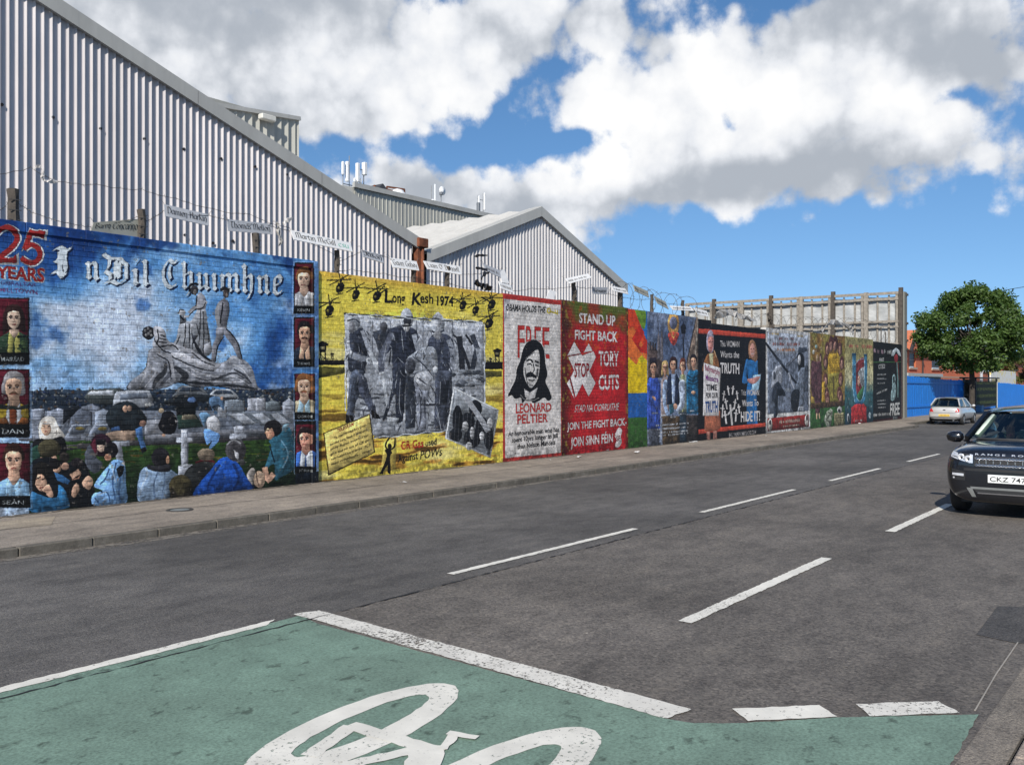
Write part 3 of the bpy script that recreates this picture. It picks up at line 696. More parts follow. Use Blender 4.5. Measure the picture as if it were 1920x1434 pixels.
    M.P([(1510,380),(1590,350),(1600,500),(1640,600),(1590,660),(1560,560)], (74,112,160), .2); M.P([(1570,600),(1630,580),(1640,620),(1590,660)], (24,24,28)); M.P([(1180,430),(1300,400),(1510,400),(1515,510),(1200,515)], (150,128,110), .3)
    M.P([(1250,520),(1450,515),(1450,570),(1360,580),(1390,780),(1300,720)], (150,154,162), .2)
    M.P([(440,480),(440,320),(500,240),(600,250),(660,360),(720,470),(600,560)], (212,206,196), .25, sm=1); M.E(515, 375, 55, 80, (216,178,150)); M.S([(475,350),(500,350)], 10, K); M.S([(535,350),(560,350)], 10, K); M.S([(500,410),(530,410)], 9, (150,50,50)); M.P([(470,310),(540,300),(580,330),(560,330),(470,335)], (204,196,186))
    M.P([(340,560),(420,490),(560,500),(690,470),(740,560),(720,660),(500,680),(340,660)], (22,22,24), .3, sm=1)
    M.P([(340,600),(420,560),(460,700),(400,780),(340,760)], (42,72,60), .2); head_back(550, 600, 130, 105, (62,58,42)); M.S([(450,710),(540,725),(630,690)], 40, SK, sm=1)
    M.P([(340,780),(560,700),(720,760),(900,720),(1000,860),(1060,1240),(760,1260),(340,1300)], (20,22,26), .3, sm=1)
    head_back(720, 700, 56, 60, (52,46,42)); M.E(728, 800, 44, 42, (178,142,120)); M.E(640, 820, 46, 60, SK, rot=.3); head_back(610, 770, 66, 60, (26,24,26)); head_back(860, 760, 70, 60, (34,30,32))
    M.S([(790,920),(850,880),(890,850)], 60, SK, sm=1); M.S([(800,950),(870,930),(900,880)], 14, (150,110,90), sm=1); M.P([(920,960),(990,900),(1040,960),(1000,1060),(930,1020)], SK, .15, sm=1); M.P([(800,1060),(850,980),(890,1060),(830,1150),(800,1120)], SK, .15, sm=1)
    head_back(470, 850, 110, 100, (26,24,22)); M.E(455, 980, 66, 100, SK, rot=-.2); M.S([(410,930),(450,920)], 12, K); M.S([(470,945),(510,930)], 12, K); M.P([(470,1060),(540,1000),(600,1120),(560,1150),(500,1090)], (214,172,146), .15, sm=1); M.S([(440,1040),(480,1030)], 12, (140,60,56))
    M.P([(340,870),(390,800),(430,820),(390,1000),(360,1060)], (24,22,22), .2)
    M.P([(345,1090),(430,1110),(560,1150),(640,1130),(650,1010),(720,1050),(765,1180),(740,1270),(345,1310)], (48,104,146), .25, sm=1); M.P([(600,860),(700,900),(780,960),(760,1000),(640,960)], (52,96,140), .2)
    M.E(1130, 560, 120, 130, (44,26,36)); M.P([(1010,560),(1060,480),(1090,640),(1060,700),(1010,660)], (110,44,60), .2); M.E(1130, 580, 48, 62, (220,190,168)); M.P([(1070,500),(1180,490),(1180,560),(1080,560)], (26,22,26)); M.P([(950,640),(1010,560),(1080,700),(1150,780),(1060,880),(960,780)], (74,78,86), .3, sm=1)
    head_back(1240, 620, 80, 90, (24,22,24)); M.E(1205, 700, 40, 40, (214,160,130)); [M.S([(1175+i*18,675),(1180+i*16,715)], 9, (150,100,80)) for i in range(4)]
    M.P([(1120,900),(1200,800),(1280,720),(1390,760),(1405,960),(1400,1220),(1050,1235),(1040,1110),(1150,1070),(1050,1020)], (128,170,214), .25, sm=1)
    for st in ([(1220,830),(1180,940),(1120,1000)], [(1300,760),(1260,960),(1290,1180)], [(1350,900),(1330,1100),(1350,1210)], [(1130,1090),(1200,1100),(1230,1200)], [(1060,1150),(1110,1220)]): M.S(st, 13, (66,100,146), sm=1)
    M.S([(1250,800),(1290,980)], 14, (190,214,238)); M.S([(1080,1120),(1180,1090)], 14, (184,210,236)); M.P([(1300,830),(1350,790),(1390,800),(1370,890),(1330,930)], (22,24,28)); M.P([(1360,760),(1400,740),(1390,800)], (200,196,190))
    M.z(260, 700, 5.647)
    M.P([(0,1090),(60,990),(180,1000),(340,1020),(420,1090),(330,1160),(310,1355),(0,1355)], (136,158,182), .25, sm=1); M.S([(60,1000),(90,1060),(40,1180),(0,1300)], 14, (190,206,222), sm=1); M.S([(200,1040),(160,1180),(170,1340)], 16, (96,116,142), sm=1); M.S([(280,1050),(260,1200),(240,1330)], 12, (100,120,146), sm=1)
    head_back(230, 890, 96, 106, (34,32,36)); M.E(305, 915, 20, 46, (206,160,128)); M.P([(100,960),(200,980),(320,960),(330,1030),(220,1040),(100,1010)], (40,40,44), .2, sm=1)
    M.P([(480,1070),(560,970),(700,930),(820,940),(900,1000),(700,1180),(600,1290),(560,1200),(500,1140)], (38,40,40), .25, sm=1); M.E(712, 850, 92, 62, (132,118,100), var=.3); M.P([(600,930),(700,895),(800,920),(800,945),(700,925),(600,950)], (96,34,40)); M.E(712, 880, 84, 40, (120,106,90), var=.3)
    head_back(440, 1200, 125, 130, (66,60,40)); M.P([(330,1180),(420,1290),(560,1250),(560,1320),(330,1330)], (52,46,36), .3)
    M.P([(590,1300),(640,1160),(760,1020),(860,900),(960,890),(1060,960),(1130,1080),(1220,1210),(1000,1260)], (32,78,160), .25, sm=1); M.S([(860,960),(760,1120),(720,1250)], 20, (22,54,116), sm=1); M.S([(1000,960),(1060,1100),(1000,1230)], 24, (22,50,106), sm=1); M.S([(900,920),(820,1060)], 16, (60,110,190), sm=1)
    head_back(1025, 810, 112, 120, (66,64,66)); M.P([(1000,800),(1060,850),(1050,920),(1020,880)], (190,190,192)); M.S([(930,760),(1000,700),(1080,740)], 20, (140,140,142), sm=1); M.P([(1060,930),(1110,900),(1130,960),(1080,980)], (60,60,60))
    M.P([(1330,1010),(1400,780),(1380,700),(1560,560),(1640,700),(1650,990),(1500,1100),(1440,1120),(1430,960)], (48,92,110), .25, sm=1); M.S([(1500,700),(1580,850),(1520,1000)], 18, (100,140,160), sm=1); M.S([(1380,760),(1440,940)], 14, (24,40,52)); M.P([(1490,620),(1530,540),(1590,530),(1580,590)], (120,148,160), .2)
    head_back(1420, 580, 96, 88, (28,26,28)); M.E(1385, 630, 44, 66, (212,164,134)); M.P([(1345,560),(1400,520),(1420,560),(1390,590)], (26,24,26)); M.S([(1350,600),(1385,600)], 9, K); M.S([(1335,620),(1345,640)], 14, (212,164,134)); M.E(1420, 640, 16, 26, (196,140,116))
    M.S([(1330,990),(1350,1080),(1360,1120)], 56, (206,164,138), sm=1); M.P([(1140,1080),(1190,1000),(1235,1030),(1220,1150),(1200,1180)], (176,168,160), .25, sm=1); M.E(1275, 1120, 62, 92, (212,182,154)); M.S([(1430,1060),(1380,1110),(1350,1140)], 60, (208,166,140), sm=1); M.S([(1240,1050),(1270,1210)], 8, (130,100,84))
    M.P([(740,290),(790,240),(880,270),(900,390),(840,330),(770,360),(830,410),(800,430)], (92,120,150), .2, sm=1); M.E(880, 262, 18, 20, SK)
    M.P([(640,430),(700,410),(760,450),(700,520),(690,560)], (110,146,176), .25, sm=1); M.P([(720,480),(800,445),(860,520),(840,620),(740,620),(720,560)], (206,206,208), .2, sm=1); M.P([(690,590),(790,610),(850,640),(850,700),(770,790),(740,790),(770,710),(740,740),(710,740)], (120,166,220), .25, sm=1)
    M.P([(230,480),(260,410),(340,400),(400,480),(380,620),(280,640),(210,560)], (22,22,26), .3, sm=1); M.E(238, 390, 28, 26, (190,170,140)); M.E(262, 650, 20, 18, SK); M.P([(380,490),(415,500),(385,530)], (220,214,210))
    # --- seven framed portraits painted down both ends
    BK, MAR = (16,18,18), (74,22,32)
    def portrait(z, box, img, face, hairk, hair, skin, cl, cl2, name, tash=None, turn=0.0, extra=None):
        M.z(*z); x0, y0, x1, y1 = box
        M.P([(x0-8,y0-6),(x1+26,y0-4),(x1+26,y1+10),(x0-8,y1+10)], (150,180,214), a=.5); M.P([(x0,y0),(x1,y0),(x1,y1),(x0,y1)], BK, .2)
        a, b, c, d = img; M.P([(a,b),(c,b),(c,d),(a,d)], MAR, .35)
        cx, cy, fw, fh = face
        M.P([(a,d),(a,d-(d-b)*.22),(cx-fw*.7,cy+fh*.8),(cx-fw*.2,cy+fh*.62),(cx+fw*.25,cy+fh*.62),(cx+fw*.8,cy+fh*.82),(c,d-(d-b)*.24),(c,d)], cl, .22)
        M.P([(cx-fw*.3,cy+fh*.3),(cx+fw*.3,cy+fh*.3),(cx+fw*.42,cy+fh*.74),(cx,cy+fh*.98),(cx-fw*.36,cy+fh*.74)], tuple(int(k*.86) for k in skin), .1)
        M.P([(cx-fw*.36,cy+fh*.66),(cx,cy+fh*1.02),(cx-fw*.1,d),(cx-fw*.5,d)], cl2, .15); M.P([(cx+fw*.4,cy+fh*.66),(cx+fw*.04,cy+fh*1.02),(cx+fw*.1,d),(cx+fw*.5,d)], cl2, .15)
        M.face(cx, cy, fw, fh, skin, hair, hairk, turn, tash)
        if extra: extra()
        nh = (y1 - d) * .36
        M.T(name, (x0 + (x1-x0)*.24 - len(name)*(x1-x0)*.008, y1-(y1-d)*.28), (x1 - (x1-x0)*.2 + len(name)*(x1-x0)*.008, y1-(y1-d)*.28), nh, (176,182,182), .015)
    SKN = (226,196,172)
    portrait((0,540,5.973), (-60,108,326,856), (-55,122,312,722), (152,345,150,215), 'long', (42,26,24), SKN, (46,66,48), (178,172,96), 'MAIRÉAD')
    for i in range(14):
        q = random.Random(i*3+1); M.E(q.uniform(200,305), q.uniform(520,705), q.uniform(12,26), q.uniform(8,20), q.choice([(30,44,34),(74,92,58),(22,34,32)]))
    portrait((0,540,5.973), (-60,905,330,1670), (-55,915,318,1520), (150,1120,190,250), 'mid', (138,134,134), (214,176,148), (150,128,44), (184,186,188), 'DAN', tash=(96,66,46), extra=lambda: (M.R(105,1350,185,1520,(112,58,34)), M.P([(-55,1330),(0,1300),(210,1330),(318,1290),(318,1345),(210,1360),(0,1350)],(34,40,36)), M.P([(-55,1480),(60,1440),(100,1520),(-55,1520)],(120,72,36)), M.P([(190,1520),(240,1440),(318,1470),(318,1520)],(120,72,36))))
    portrait((0,740,5.973), (-60,540,335,1260), (-55,548,328,1130), (150,745,190,270), 'short', (46,28,22), (224,180,152), (136,176,208), (160,198,226), 'SEÁN')
    portrait((0,380,2.39), (1315,268,1400,497), (1320,274,1396,462), (1360,345,56,78), 'short', (112,74,44), (230,194,168), (176,176,178), (196,196,196), 'KEVIN')
    portrait((0,380,2.39), (1315,512,1402,736), (1320,518,1398,700), (1364,588,52,78), 'short', (26,22,24), (216,172,142), (40,48,62), (220,180,150), 'THOMAS', tash=(40,28,24))
    portrait((260,700,5.647), (1645,0,1848,492), (1655,6,1840,412), (1748,145,140,190), 'mid', (134,88,52), (228,192,164), (188,176,148), (170,200,214), 'CAOIMHÍN', tash=(150,104,64))
    portrait((260,700,5.647), (1650,500,1860,1060), (1662,540,1846,985), (1765,700,130,170), 'mid', (34,24,26), (218,160,136), (62,104,176), (222,228,234), 'JOHN', turn=-.8)
    M.z(260, 700, 5.647); M.P([(1655,1060),(1900,1030),(1900,1150),(1655,1180)], (16,22,30), .3); M.P([(1846,0),(1885,0),(1890,1000),(1862,1000)], (70,100,146), .3, a=.6)
    low = smst(.40, .52, ty) + smst(.34, .0, np.abs(tx - .56) / .5) * 0
    M.dab = np.broadcast_to(.18 + .32 * low, (h, w))
    M.hand(1.0, 1.6)
    return M
def paint_yellow():
    M = Mural(on_y(595, 600, WALL_Y)[0], on_y(943, 600, WALL_Y)[0], 0.08, 4.45, 170, 5)
    h, w = M.h, M.w; r = random.Random(8)
    ty = np.linspace(0, 1, h)[:, None, None]
    n = fbm(h, w, 60, 4, 3, ax=5)[..., None]; n2 = fbm(h, w, 26, 4, 9, ax=7)[..., None]
    Y = np.array([228, 208, 84.])/255; L = np.array([234, 220, 138.])/255; O = np.array([196, 128, 52.])/255; D = np.array([92, 66, 26.])/255
    px = Y + (L - Y) * smst(.5, .75, n); px = px + (O - px) * np.clip(smst(.5, .62, n2) * smst(.5, .95, ty) + smst(.09, .0, ty) * .6, 0, 1) * .7
    px = px + (D - px) * smst(.60, .68, n2) * smst(.44, .8, ty)
    M.px[:] = px; M.dab = .2; M.vol = .34
    M.z(560, 480, 3.26); K = (22, 20, 18)
    for a, b in (((108,640),(285,664)),((1130,650),(1245,690))):
        M.P([(a[0],a[1]-4),(b[0],a[1]-4),(b[0],b[1]),(a[0],b[1])], K)
        for i in range(26): x = r.uniform(a[0], b[0]); M.S([(x, a[1]), (x, a[1]-r.uniform(6, 22))], 2, K)
    M.P([(110,675),(280,680),(280,715),(110,745)], (84,80,36), .4); M.P([(1135,700),(1240,705),(1240,735),(1135,740)], (80,76,36), .4)
    def tower(x, y, k):
        M.P([(x-30*k,y-100*k),(x,y-118*k),(x+34*k,y-100*k),(x+30*k,y-90*k),(x-28*k,y-90*k)], K); M.P([(x-22*k,y-92*k),(x+22*k,y-92*k),(x+18*k,y-50*k),(x-18*k,y-50*k)], K); M.R(x-12*k,y-84*k,x+12*k,y-66*k,(160,150,110))
        for d in (-14, 14): M.S([(x+d*k,y-50*k),(x+d*k*1.2,y)], 6*k, K)
        M.S([(x-14*k,y-40*k),(x+14*k,y-8*k)], 4*k, K)
    tower(146, 635, 1.0); tower(205, 632, .36); tower(1212, 655, .8); tower(1172, 655, .3)
    def heli(x, y, k, f=1, tail=0.0):
        M.P([(x-24*k,y),(x-12*k,y-28*k),(x+18*k,y-32*k),(x+30*k,y-10*k),(x+16*k,y+22*k),(x-10*k,y+36*k),(x-22*k,y+24*k)], K); M.S([(x,y-20*k),(x+(18+tail*30)*k,y-62*k)], 9*k, K, taper=.4); M.S([(x+(14+tail*30)*k,y-74*k),(x+(24+tail*30)*k,y-52*k)], 4*k, K); M.E(x-8*k,y+2*k,7*k,9*k,(150,134,60)); M.S([(x-26*k,y+44*k),(x+8*k,y+36*k)], 4*k, K)
        M.S([(x+6*k,y-30*k),(x+4*k,y-48*k)], 6*k, K); M.S([(x-80*k*f,y-44*k),(x+70*k*f,y-50*k)], 5*k, K); M.S([(x-62*k,y-16*k),(x+60*k,y-82*k)], 5*k, K); M.S([(x-6*k,y-100*k),(x+4*k,y-40*k)], 5*k, K)
        M.S([(x+10*k,y-8*k),(x+tail*70*k,y-50*k)], 10*k, K, taper=.3); M.S([(x-14*k,y+44*k),(x+22*k,y+34*k)], 4*k, K)
    for a in ((252,192,1.0,1,0),(347,236,.9,1,0),(476,244,.95,-1,1.0),(186,332,1.0,1,0),(1002,300,.82,1,-1.0),(1080,330,.8,1,0),(1178,296,.9,-1,-1.0),(1162,412,.95,1,.4)): heli(*a)
    M.T('L', (526,282), (574,284), 78, K, .02); M.T('ong', (572,282), (650,288), 64, K, .02); M.T('K', (690,296), (748,298), 74, K, .03, slant=.1); M.T('esh', (742,284), (822,290), 62, K, .02); M.T('1974', (845,300), (945,304), 58, K, .03)
    # grey scene inside the wire
    M.P([(282,348),(460,372),(700,388),(900,398),(1125,404),(1136,700),(1134,1060),(900,1064),(700,1092),(470,1100),(300,1010),(288,700)], (158,161,166), .2)
    M.P([(288,380),(1130,420),(1134,660),(288,640)], (172,175,181), .12)
    for x in (450, 500, 560, 620, 720, 760, 840, 940): M.S([(x, 395), (x, 640)], 5, (92,96,106), a=.7)
    for i in range(70):
        x, y = r.uniform(295, 1120), r.uniform(700, 1080); M.S([(x, y), (x+r.uniform(30, 110), y+r.uniform(-14, 14))], r.uniform(5, 14), r.choice([(156,160,166),(70,74,82),(50,54,60),(128,132,138)]), a=.75)
    for i in range(26): M.E(r.uniform(940,1125), r.uniform(690,790), r.uniform(12,34), r.uniform(8,16), r.choice([(150,154,160),(96,100,108),(64,68,74)]), rot=r.uniform(-.4,.4))
    # far figures
    M.P([(420,420),(450,460),(530,440),(580,470),(560,560),(500,600),(470,520)], (60,64,72), .3, sm=1); M.E(520,430,22,28,(80,80,84)); M.S([(430,400),(450,480)], 18, (160,164,170))
    M.S([(980,490),(990,570),(1000,690)], 34, (40,42,48)); M.S([(1000,560),(1045,690)], 18, (40,42,48)); M.S([(940,480),(985,510)], 12, (50,52,58)); M.S([(1060,480),(1090,560),(1060,690)], 30, (58,62,70)); M.S([(1090,560),(1110,680)], 22, (150,154,160)); M.S([(1020,480),(1060,540)], 12, (30,32,36)); M.S([(1100,450),(1120,560)], 12, (140,144,150))
    LG, MG, DG, W = (168,172,180), (112,116,126), (58,62,72), (206,210,214)
    M.z(600, 560, 5.12)
    def folds(pts, c, wd=12):
        for p in pts: M.S(p, wd, c, sm=1, taper=.6)
    # soldier on the left with baton
    M.P([(285,330),(400,280),(450,370),(470,520),(440,640),(420,720),(290,700),(270,600),(290,480)], (54,58,68), .4, sm=1); M.E(322, 225, 62, 88, (186,190,196), var=.2); M.E(300, 270, 34, 56, (160,160,164)); M.S([(262,210),(330,195),(382,230)], 12, DG, sm=1); M.S([(280,310),(320,320)], 20, (110,110,114))
    M.S([(400,300),(440,400),(470,480),(500,490)], 46, LG, sm=1, taper=.2); M.S([(280,530),(360,560),(470,580)], 66, (134,138,146), sm=1, taper=.2); M.E(290,525,28,34,W); M.E(465,590,26,30,W)
    M.P([(320,410),(400,430),(390,510),(330,510)], (40,42,48)); M.P([(300,705),(420,700),(400,860),(340,1000),(320,1150),(250,1180),(270,960)], (74,80,92), .4, sm=1); M.P([(380,720),(440,760),(470,880),(540,1100),(490,1110),(440,1000),(370,880)], (70,74,86), .4, sm=1)
    M.P([(250,1110),(330,1120),(320,1180),(240,1190)], K); M.P([(490,1060),(560,1110),(580,1150),(500,1140)], K); M.S([(470,500),(560,660),(600,720)], 52, W, taper=.2); M.S([(600,740),(650,1050)], 34, W, taper=.2)
    folds([[(300,380),(320,480),(300,560)],[(350,620),(320,660),(400,690)],[(330,760),(300,900),(290,1080)],[(360,740),(330,880)],[(420,800),(460,940),(500,1060)]], DG)
    # soldier in the middle
    M.P([(640,320),(760,260),(860,270),(940,340),(910,520),(820,660),(700,650),(690,480),(640,520)], (50,54,66), .4, sm=1); M.E(830, 195, 62, 105, (190,194,200), var=.2); M.E(838, 215, 36, 46, (54,56,62)); M.E(830, 275, 30, 40, (200,198,196)); M.P([(780,250),(880,250),(870,265),(800,268)], (60,62,66))
    M.S([(690,320),(640,440),(590,560),(590,700)], 70, (104,108,120), sm=1, taper=.25); M.S([(900,340),(930,460),(960,560)], 46, LG, sm=1); M.P([(700,640),(830,640),(810,900),(800,1150),(730,1160),(720,900),(640,1120),(600,1150),(690,860)], (46,50,60), .4, sm=1)
    folds([[(700,330),(720,420)],[(780,300),(800,520)],[(640,420),(620,520),(600,620)],[(740,560),(800,620)],[(740,700),(720,860)],[(770,760),(760,1000),(780,1120)],[(670,900),(650,1050)]], LG, 11); folds([[(720,420),(840,400)],[(860,300),(870,520)],[(680,500),(660,640)],[(800,720),(790,900)]], (34,36,42), 14)
    M.P([(640,1130),(760,1140),(740,1200),(650,1200)], W, .3); M.P([(800,1090),(860,1100),(850,1200),(800,1180)], (170,172,176), .3)
    M.z(760, 560, 4.48)
    # soldier on the right
    M.P([(190,360),(260,290),(380,320),(410,440),(380,620),(260,620),(210,500)], (60,64,76), .4, sm=1); M.E(272, 215, 58, 96, (176,180,186), var=.2); M.E(272, 180, 34, 70, (196,198,202), var=.2); M.S([(220,270),(270,290),(325,262)], 14, DG, sm=1); M.E(270,305,34,40,(150,150,152)); M.S([(360,340),(400,460),(385,590)], 50, (140,144,152), sm=1, taper=.2); M.E(385,600,20,26,LG)
    M.S([(370,640),(350,790)], 16, W); folds([[(250,330),(260,480)],[(300,340),(320,500)],[(360,400),(400,420)],[(370,480),(405,490)],[(280,540),(340,560)]], DG, 9); M.P([(250,600),(390,600),(390,900),(320,1090),(240,1090)], (66,70,80), .35)
    # hooded prisoner, bent, and the chair
    M.P([(0,560),(10,500),(60,460),(160,400),(250,420),(270,560),(230,640),(180,600),(110,500),(60,520),(40,640),(0,620)], (150,154,160), .3, sm=1); M.E(40,560,44,66,(70,72,78),var=.4); M.P([(80,640),(200,610),(220,700),(190,780),(100,770)], (176,178,182), .25, sm=1); M.P([(60,690),(130,760),(200,780),(170,900),(190,1100),(110,1110),(90,900)], (144,148,158), .3, sm=1)
    M.P([(0,640),(70,660),(90,860),(80,1080),(0,1090)], (58,62,70), .35); folds([[(60,480),(160,560),(230,650)],[(100,660),(180,720)],[(120,800),(130,960),(110,1090)],[(160,820),(165,1000)]], DG, 10); M.E(250,590,22,30,W)
    M.P([(290,700),(320,680),(370,680),(350,880),(270,900),(290,840)], (36,38,44)); M.S([(170,890),(350,880)], 18, (52,54,60)); M.S([(180,900),(180,1090)], 7, LG); M.S([(260,900),(300,1100)], 7, LG); M.S([(340,890),(340,1080)], 7, (40,42,46)); M.S([(295,690),(285,880)], 6, LG)
    rr = random.Random(77); M.z(560, 480, 3.26)
    for (x0_, x1_, y0_, y1_) in ((290,430,430,690),(290,470,700,980),(500,760,430,690),(540,720,690,1040),(790,950,440,680),(690,800,760,1060),(650,830,560,760),(800,930,690,1060)):
        for i in range(26):
            x, y = rr.uniform(x0_, x1_), rr.uniform(y0_, y1_); l = rr.uniform(20, 60); a_ = rr.uniform(.9, 2.2)
            M.S([(x, y), (x + l*.5*math.cos(a_) + rr.uniform(-8, 8), y + l*.5*math.sin(a_)), (x + l*math.cos(a_), y + l*math.sin(a_))], rr.uniform(3, 8), rr.choice([(30,32,38),(46,50,58),(176,180,188),(128,132,142)]), sm=1, taper=.7, a=.75)
    mk = M.mask([[M.pt(p) for p in [(282,348),(600,340),(640,310),(700,330),(830,330),(900,390),(1125,404),(1136,700),(1134,1060),(900,1064),(700,1092),(470,1100),(300,1010),(288,700)]]])
    m, ya, xa = mk; reg = M.px[ya:ya+m.shape[0], xa:xa+m.shape[1]]
    f = fbm(h, w, 17, 4, 61); f2 = fbm(h, w, 9, 3, 67)
    cr = (0.90 + 0.22 * smst(.36, .64, f) * (.6 + .8 * f2))[ya:ya+m.shape[0], xa:xa+m.shape[1]]
    cr = cr * np.where(np.abs(f - .5) < .006, .75, 1.0)[ya:ya+m.shape[0], xa:xa+m.shape[1]]
    reg[m] = np.clip(reg[m] * cr[m][:, None], 0, .92)
    # wire frame of the picture
    M.z(560, 480, 3.26)
    def wire(pts):
        for d in (-4, 5): M.S([(p[0], p[1]+d*((-1)**i)) for i, p in enumerate(pts)], 7, W if d > 0 else (66,70,76), sm=1)
    wire([(280,352)] + [(330+i*72, 356+i*4.3) for i in range(12)]); wire([(1132,410)] + [(1134+(i%2)*5, 450+i*60) for i in range(10)]); wire([(460,1106)] + [(520+i*66, 1104-i*7) for i in range(7)]); wire([(280,352)] + [(282+(i%2)*4, 400+i*60) for i in range(10)])
    for x, y in ((490,362),(780,388),(1000,398),(560,1098),(800,1080),(1136,520),(1138,760),(282,520)):
        for a in (.5, 1.2, 2.0, 2.7): M.S([(x-32*math.cos(a), y-32*math.sin(a)), (x+32*math.cos(a), y+32*math.sin(a))], 5, (120,122,126), taper=.6)
    # telegram, photograph, figure, lettering
    M.P([(150,1080),(435,962),(467,1198),(180,1338)], (60,46,20)); M.P([(156,1082),(431,970),(461,1196),(184,1328)], (226,202,118), .12)
    def tl(t, a, b, hh, c=(70,58,30)): M.T(t, a, b, hh, c, .004)
    M.T('TELEGRAM', (235,1076), (335,1034), 22, (176,60,44), .01)
    for i, t in enumerate(('To international Red Cross', 'Invaded Long Kesh 1 dead with', 'others  Request immediate visit', 'plus sop to use of CR gas', 'sub-human conditions   SOS', 'need immediately -  return')):
        y = 1112 + i*30; tl(t, (190+i*2-(0 if i else -26), y+(0 if i else -10)+14), (412+i*7, y-76), 15)
    M.P([(945,798),(1223,938),(1172,1232),(893,1112)], (196,198,198), .1); M.P([(953,812),(1213,942),(1165,1218),(903,1104)], (112,116,120), .3); M.P([(953,812),(1213,942),(1205,1000),(1080,960),(945,940)], (156,160,164), .2)
    for x, y, a, b in ((1080,930,40,50),(1030,1010,46,56),(970,1000,30,90),(1120,1040,40,60),(1060,1110,50,60),(960,1090,40,40),(1160,1110,30,70)): M.E(x, y, a, b, (28,30,34), var=.4)
    for x, y, a, b in ((1168,1020,18,34),(1018,1040,20,32),(1060,1080,14,40),(1120,1100,16,30),(1040,1160,20,26)): M.E(x, y, a, b, (200,200,200), var=.3)
    M.S([(1010,850),(1090,960),(1160,1070)], 34, (170,172,176)); [M.S([(x, 960-abs(x-1040)*.1), (x-14, 1180)], 3, (150,152,154), a=.5) for x in range(960, 1180, 24)]; [M.S([(920, y), (1180, y+70)], 3, (20,20,22), a=.5) for y in range(960, 1130, 22)]
    M.P([(520,1130),(600,1110),(590,1300),(500,1320)], (226,206,110), .1, a=.7); M.S([(552,1150),(548,1230),(505,1322)], 22, K, sm=1, taper=.4); M.S([(550,1230),(552,1322)], 18, K); M.E(555,1158,13,15,K); M.S([(540,1175),(556,1210)], 34, K); M.S([(560,1180),(585,1160),(590,1110)], 9, K, sm=1); M.S([(538,1176),(530,1150),(556,1105)], 9, K, sm=1); M.S([(545,1320),(560,1326)], 8, K); M.S([(496,1322),(515,1326)], 8, K)
    M.T('CR Gas', (625,1180), (762,1164), 50, (178,44,40), .02); M.T('used', (775,1160), (842,1150), 42, (30,24,20), .012); M.T('Against', (604,1258), (728,1238), 48, K, .015); M.T('POWs', (742,1240), (874,1216), 54, K, .004, slant=.1)
    M.hand(1.0, 1.6); return M

def paint_free():
    M = Mural(on_y(943, 600, WALL_Y)[0], on_y(1053, 600, WALL_Y)[0], 0.08, 4.45, 150, 9)
    M.vol = .1; M.dab = .2; M.px[:] = np.array([178, 56, 50]) / 255.; M.px *= (1 + (M.grain - .5)[..., None] * .5)
    M.z(930, 530, 4.097); R_, K = (184, 52, 46), (24, 24, 26)
    M.P([(60,122),(494,170),(498,1302),(70,1346)], (208,202,196), .12)
    r = random.Random(2)
    for i in range(40): x, y = r.uniform(75, 480), r.uniform(200, 1290); M.S([(x, y), (x+r.uniform(8, 50), y+r.uniform(-2, 3))], r.uniform(2, 4), (160,156,152), a=.6)
    M.P([(62,124),(110,130),(85,230),(64,330)], (150,150,160), a=.5)
    M.T('OBAMA HOLDS THE', (74,212), (376,232), 50, K, .012, slant=.12)
    M.E(405,214,17,24,(196,176,64)); M.E(405,214,7,12,(208,202,196)); M.S([(418,220),(476,240)], 11, (188,168,58)); M.S([(455,236),(452,204)], 7, (188,168,58)); M.S([(470,240),(470,212)], 7, (188,168,58))
    for i, (a, b) in enumerate(((166,220),(230,284),(294,346),(356,411))): M.T('FREE'[i], (a, 574+i*2), (b, 576+i*2), 262 - i*3 + 2, R_, .002)
    hair = [(92,868),(120,800),(150,740),(160,660),(185,600),(205,520),(235,462),(290,436),(340,462),(368,520),(378,620),(392,700),(380,760),(410,830),(425,880),(400,905),(370,880),(330,905),(280,920),(250,870),(225,900),(200,920),(190,880),(150,890),(120,862)]
    M.P([(p[0]+(8 if p[0]>260 else -8), p[1]-6) for p in hair], (214,208,202)); M.P(hair, K, .1, sm=1)
    M.P([(222,600),(270,545),(318,510),(334,560),(332,680),(310,760),(268,806),(230,760),(210,690),(212,640)], (206,202,196), .15, sm=1)
    M.P([(215,812),(260,840),(320,800),(300,880),(250,900),(222,870)], (190,186,182), .2); M.S([(185,860),(230,900),(290,900),(330,880)], 9, (120,118,116), sm=1)
    M.S([(232,600),(262,590),(282,610)], 12, K, sm=1); M.S([(296,600),(328,612)], 13, K); M.S([(236,628),(262,622),(276,634)], 8, (60,60,60), sm=1); M.S([(300,632),(326,636)], 9, (50,50,50)); M.S([(284,620),(292,668),(276,690),(262,680)], 7, (70,70,70), sm=1)
    M.P([(232,700),(262,688),(300,706),(308,730),(270,722),(236,724)], K, sm=1); M.S([(250,742),(276,752),(296,742)], 8, (70,66,66), sm=1); M.S([(222,650),(230,720),(246,780)], 6, (90,88,88), sm=1); M.S([(318,660),(314,720)], 12, (80,78,78)); M.S([(255,780),(285,786)], 10, (120,118,116)); M.S([(225,580),(300,530)], 5, (120,118,116))
    M.T('LEONARD', (152,1000), (424,984), 74, R_, .02, h1=66); M.T('PELTIER', (164,1082), (398,1066), 74, R_, .02, h1=66)
    for t, a, b in (('An honourable man who has', (94,1176), (484,1142)), ('spent 10yrs longer in Jail', (122,1224), (472,1188)), ('than Nelson Mandela', (164,1274), (456,1240))): M.T(t, a, b, 38, K, .012)
    M.scrib((140,1316), (190,1312), 10, (110,108,104), 3, 6)
    M.hand(.7, 1.2); return M

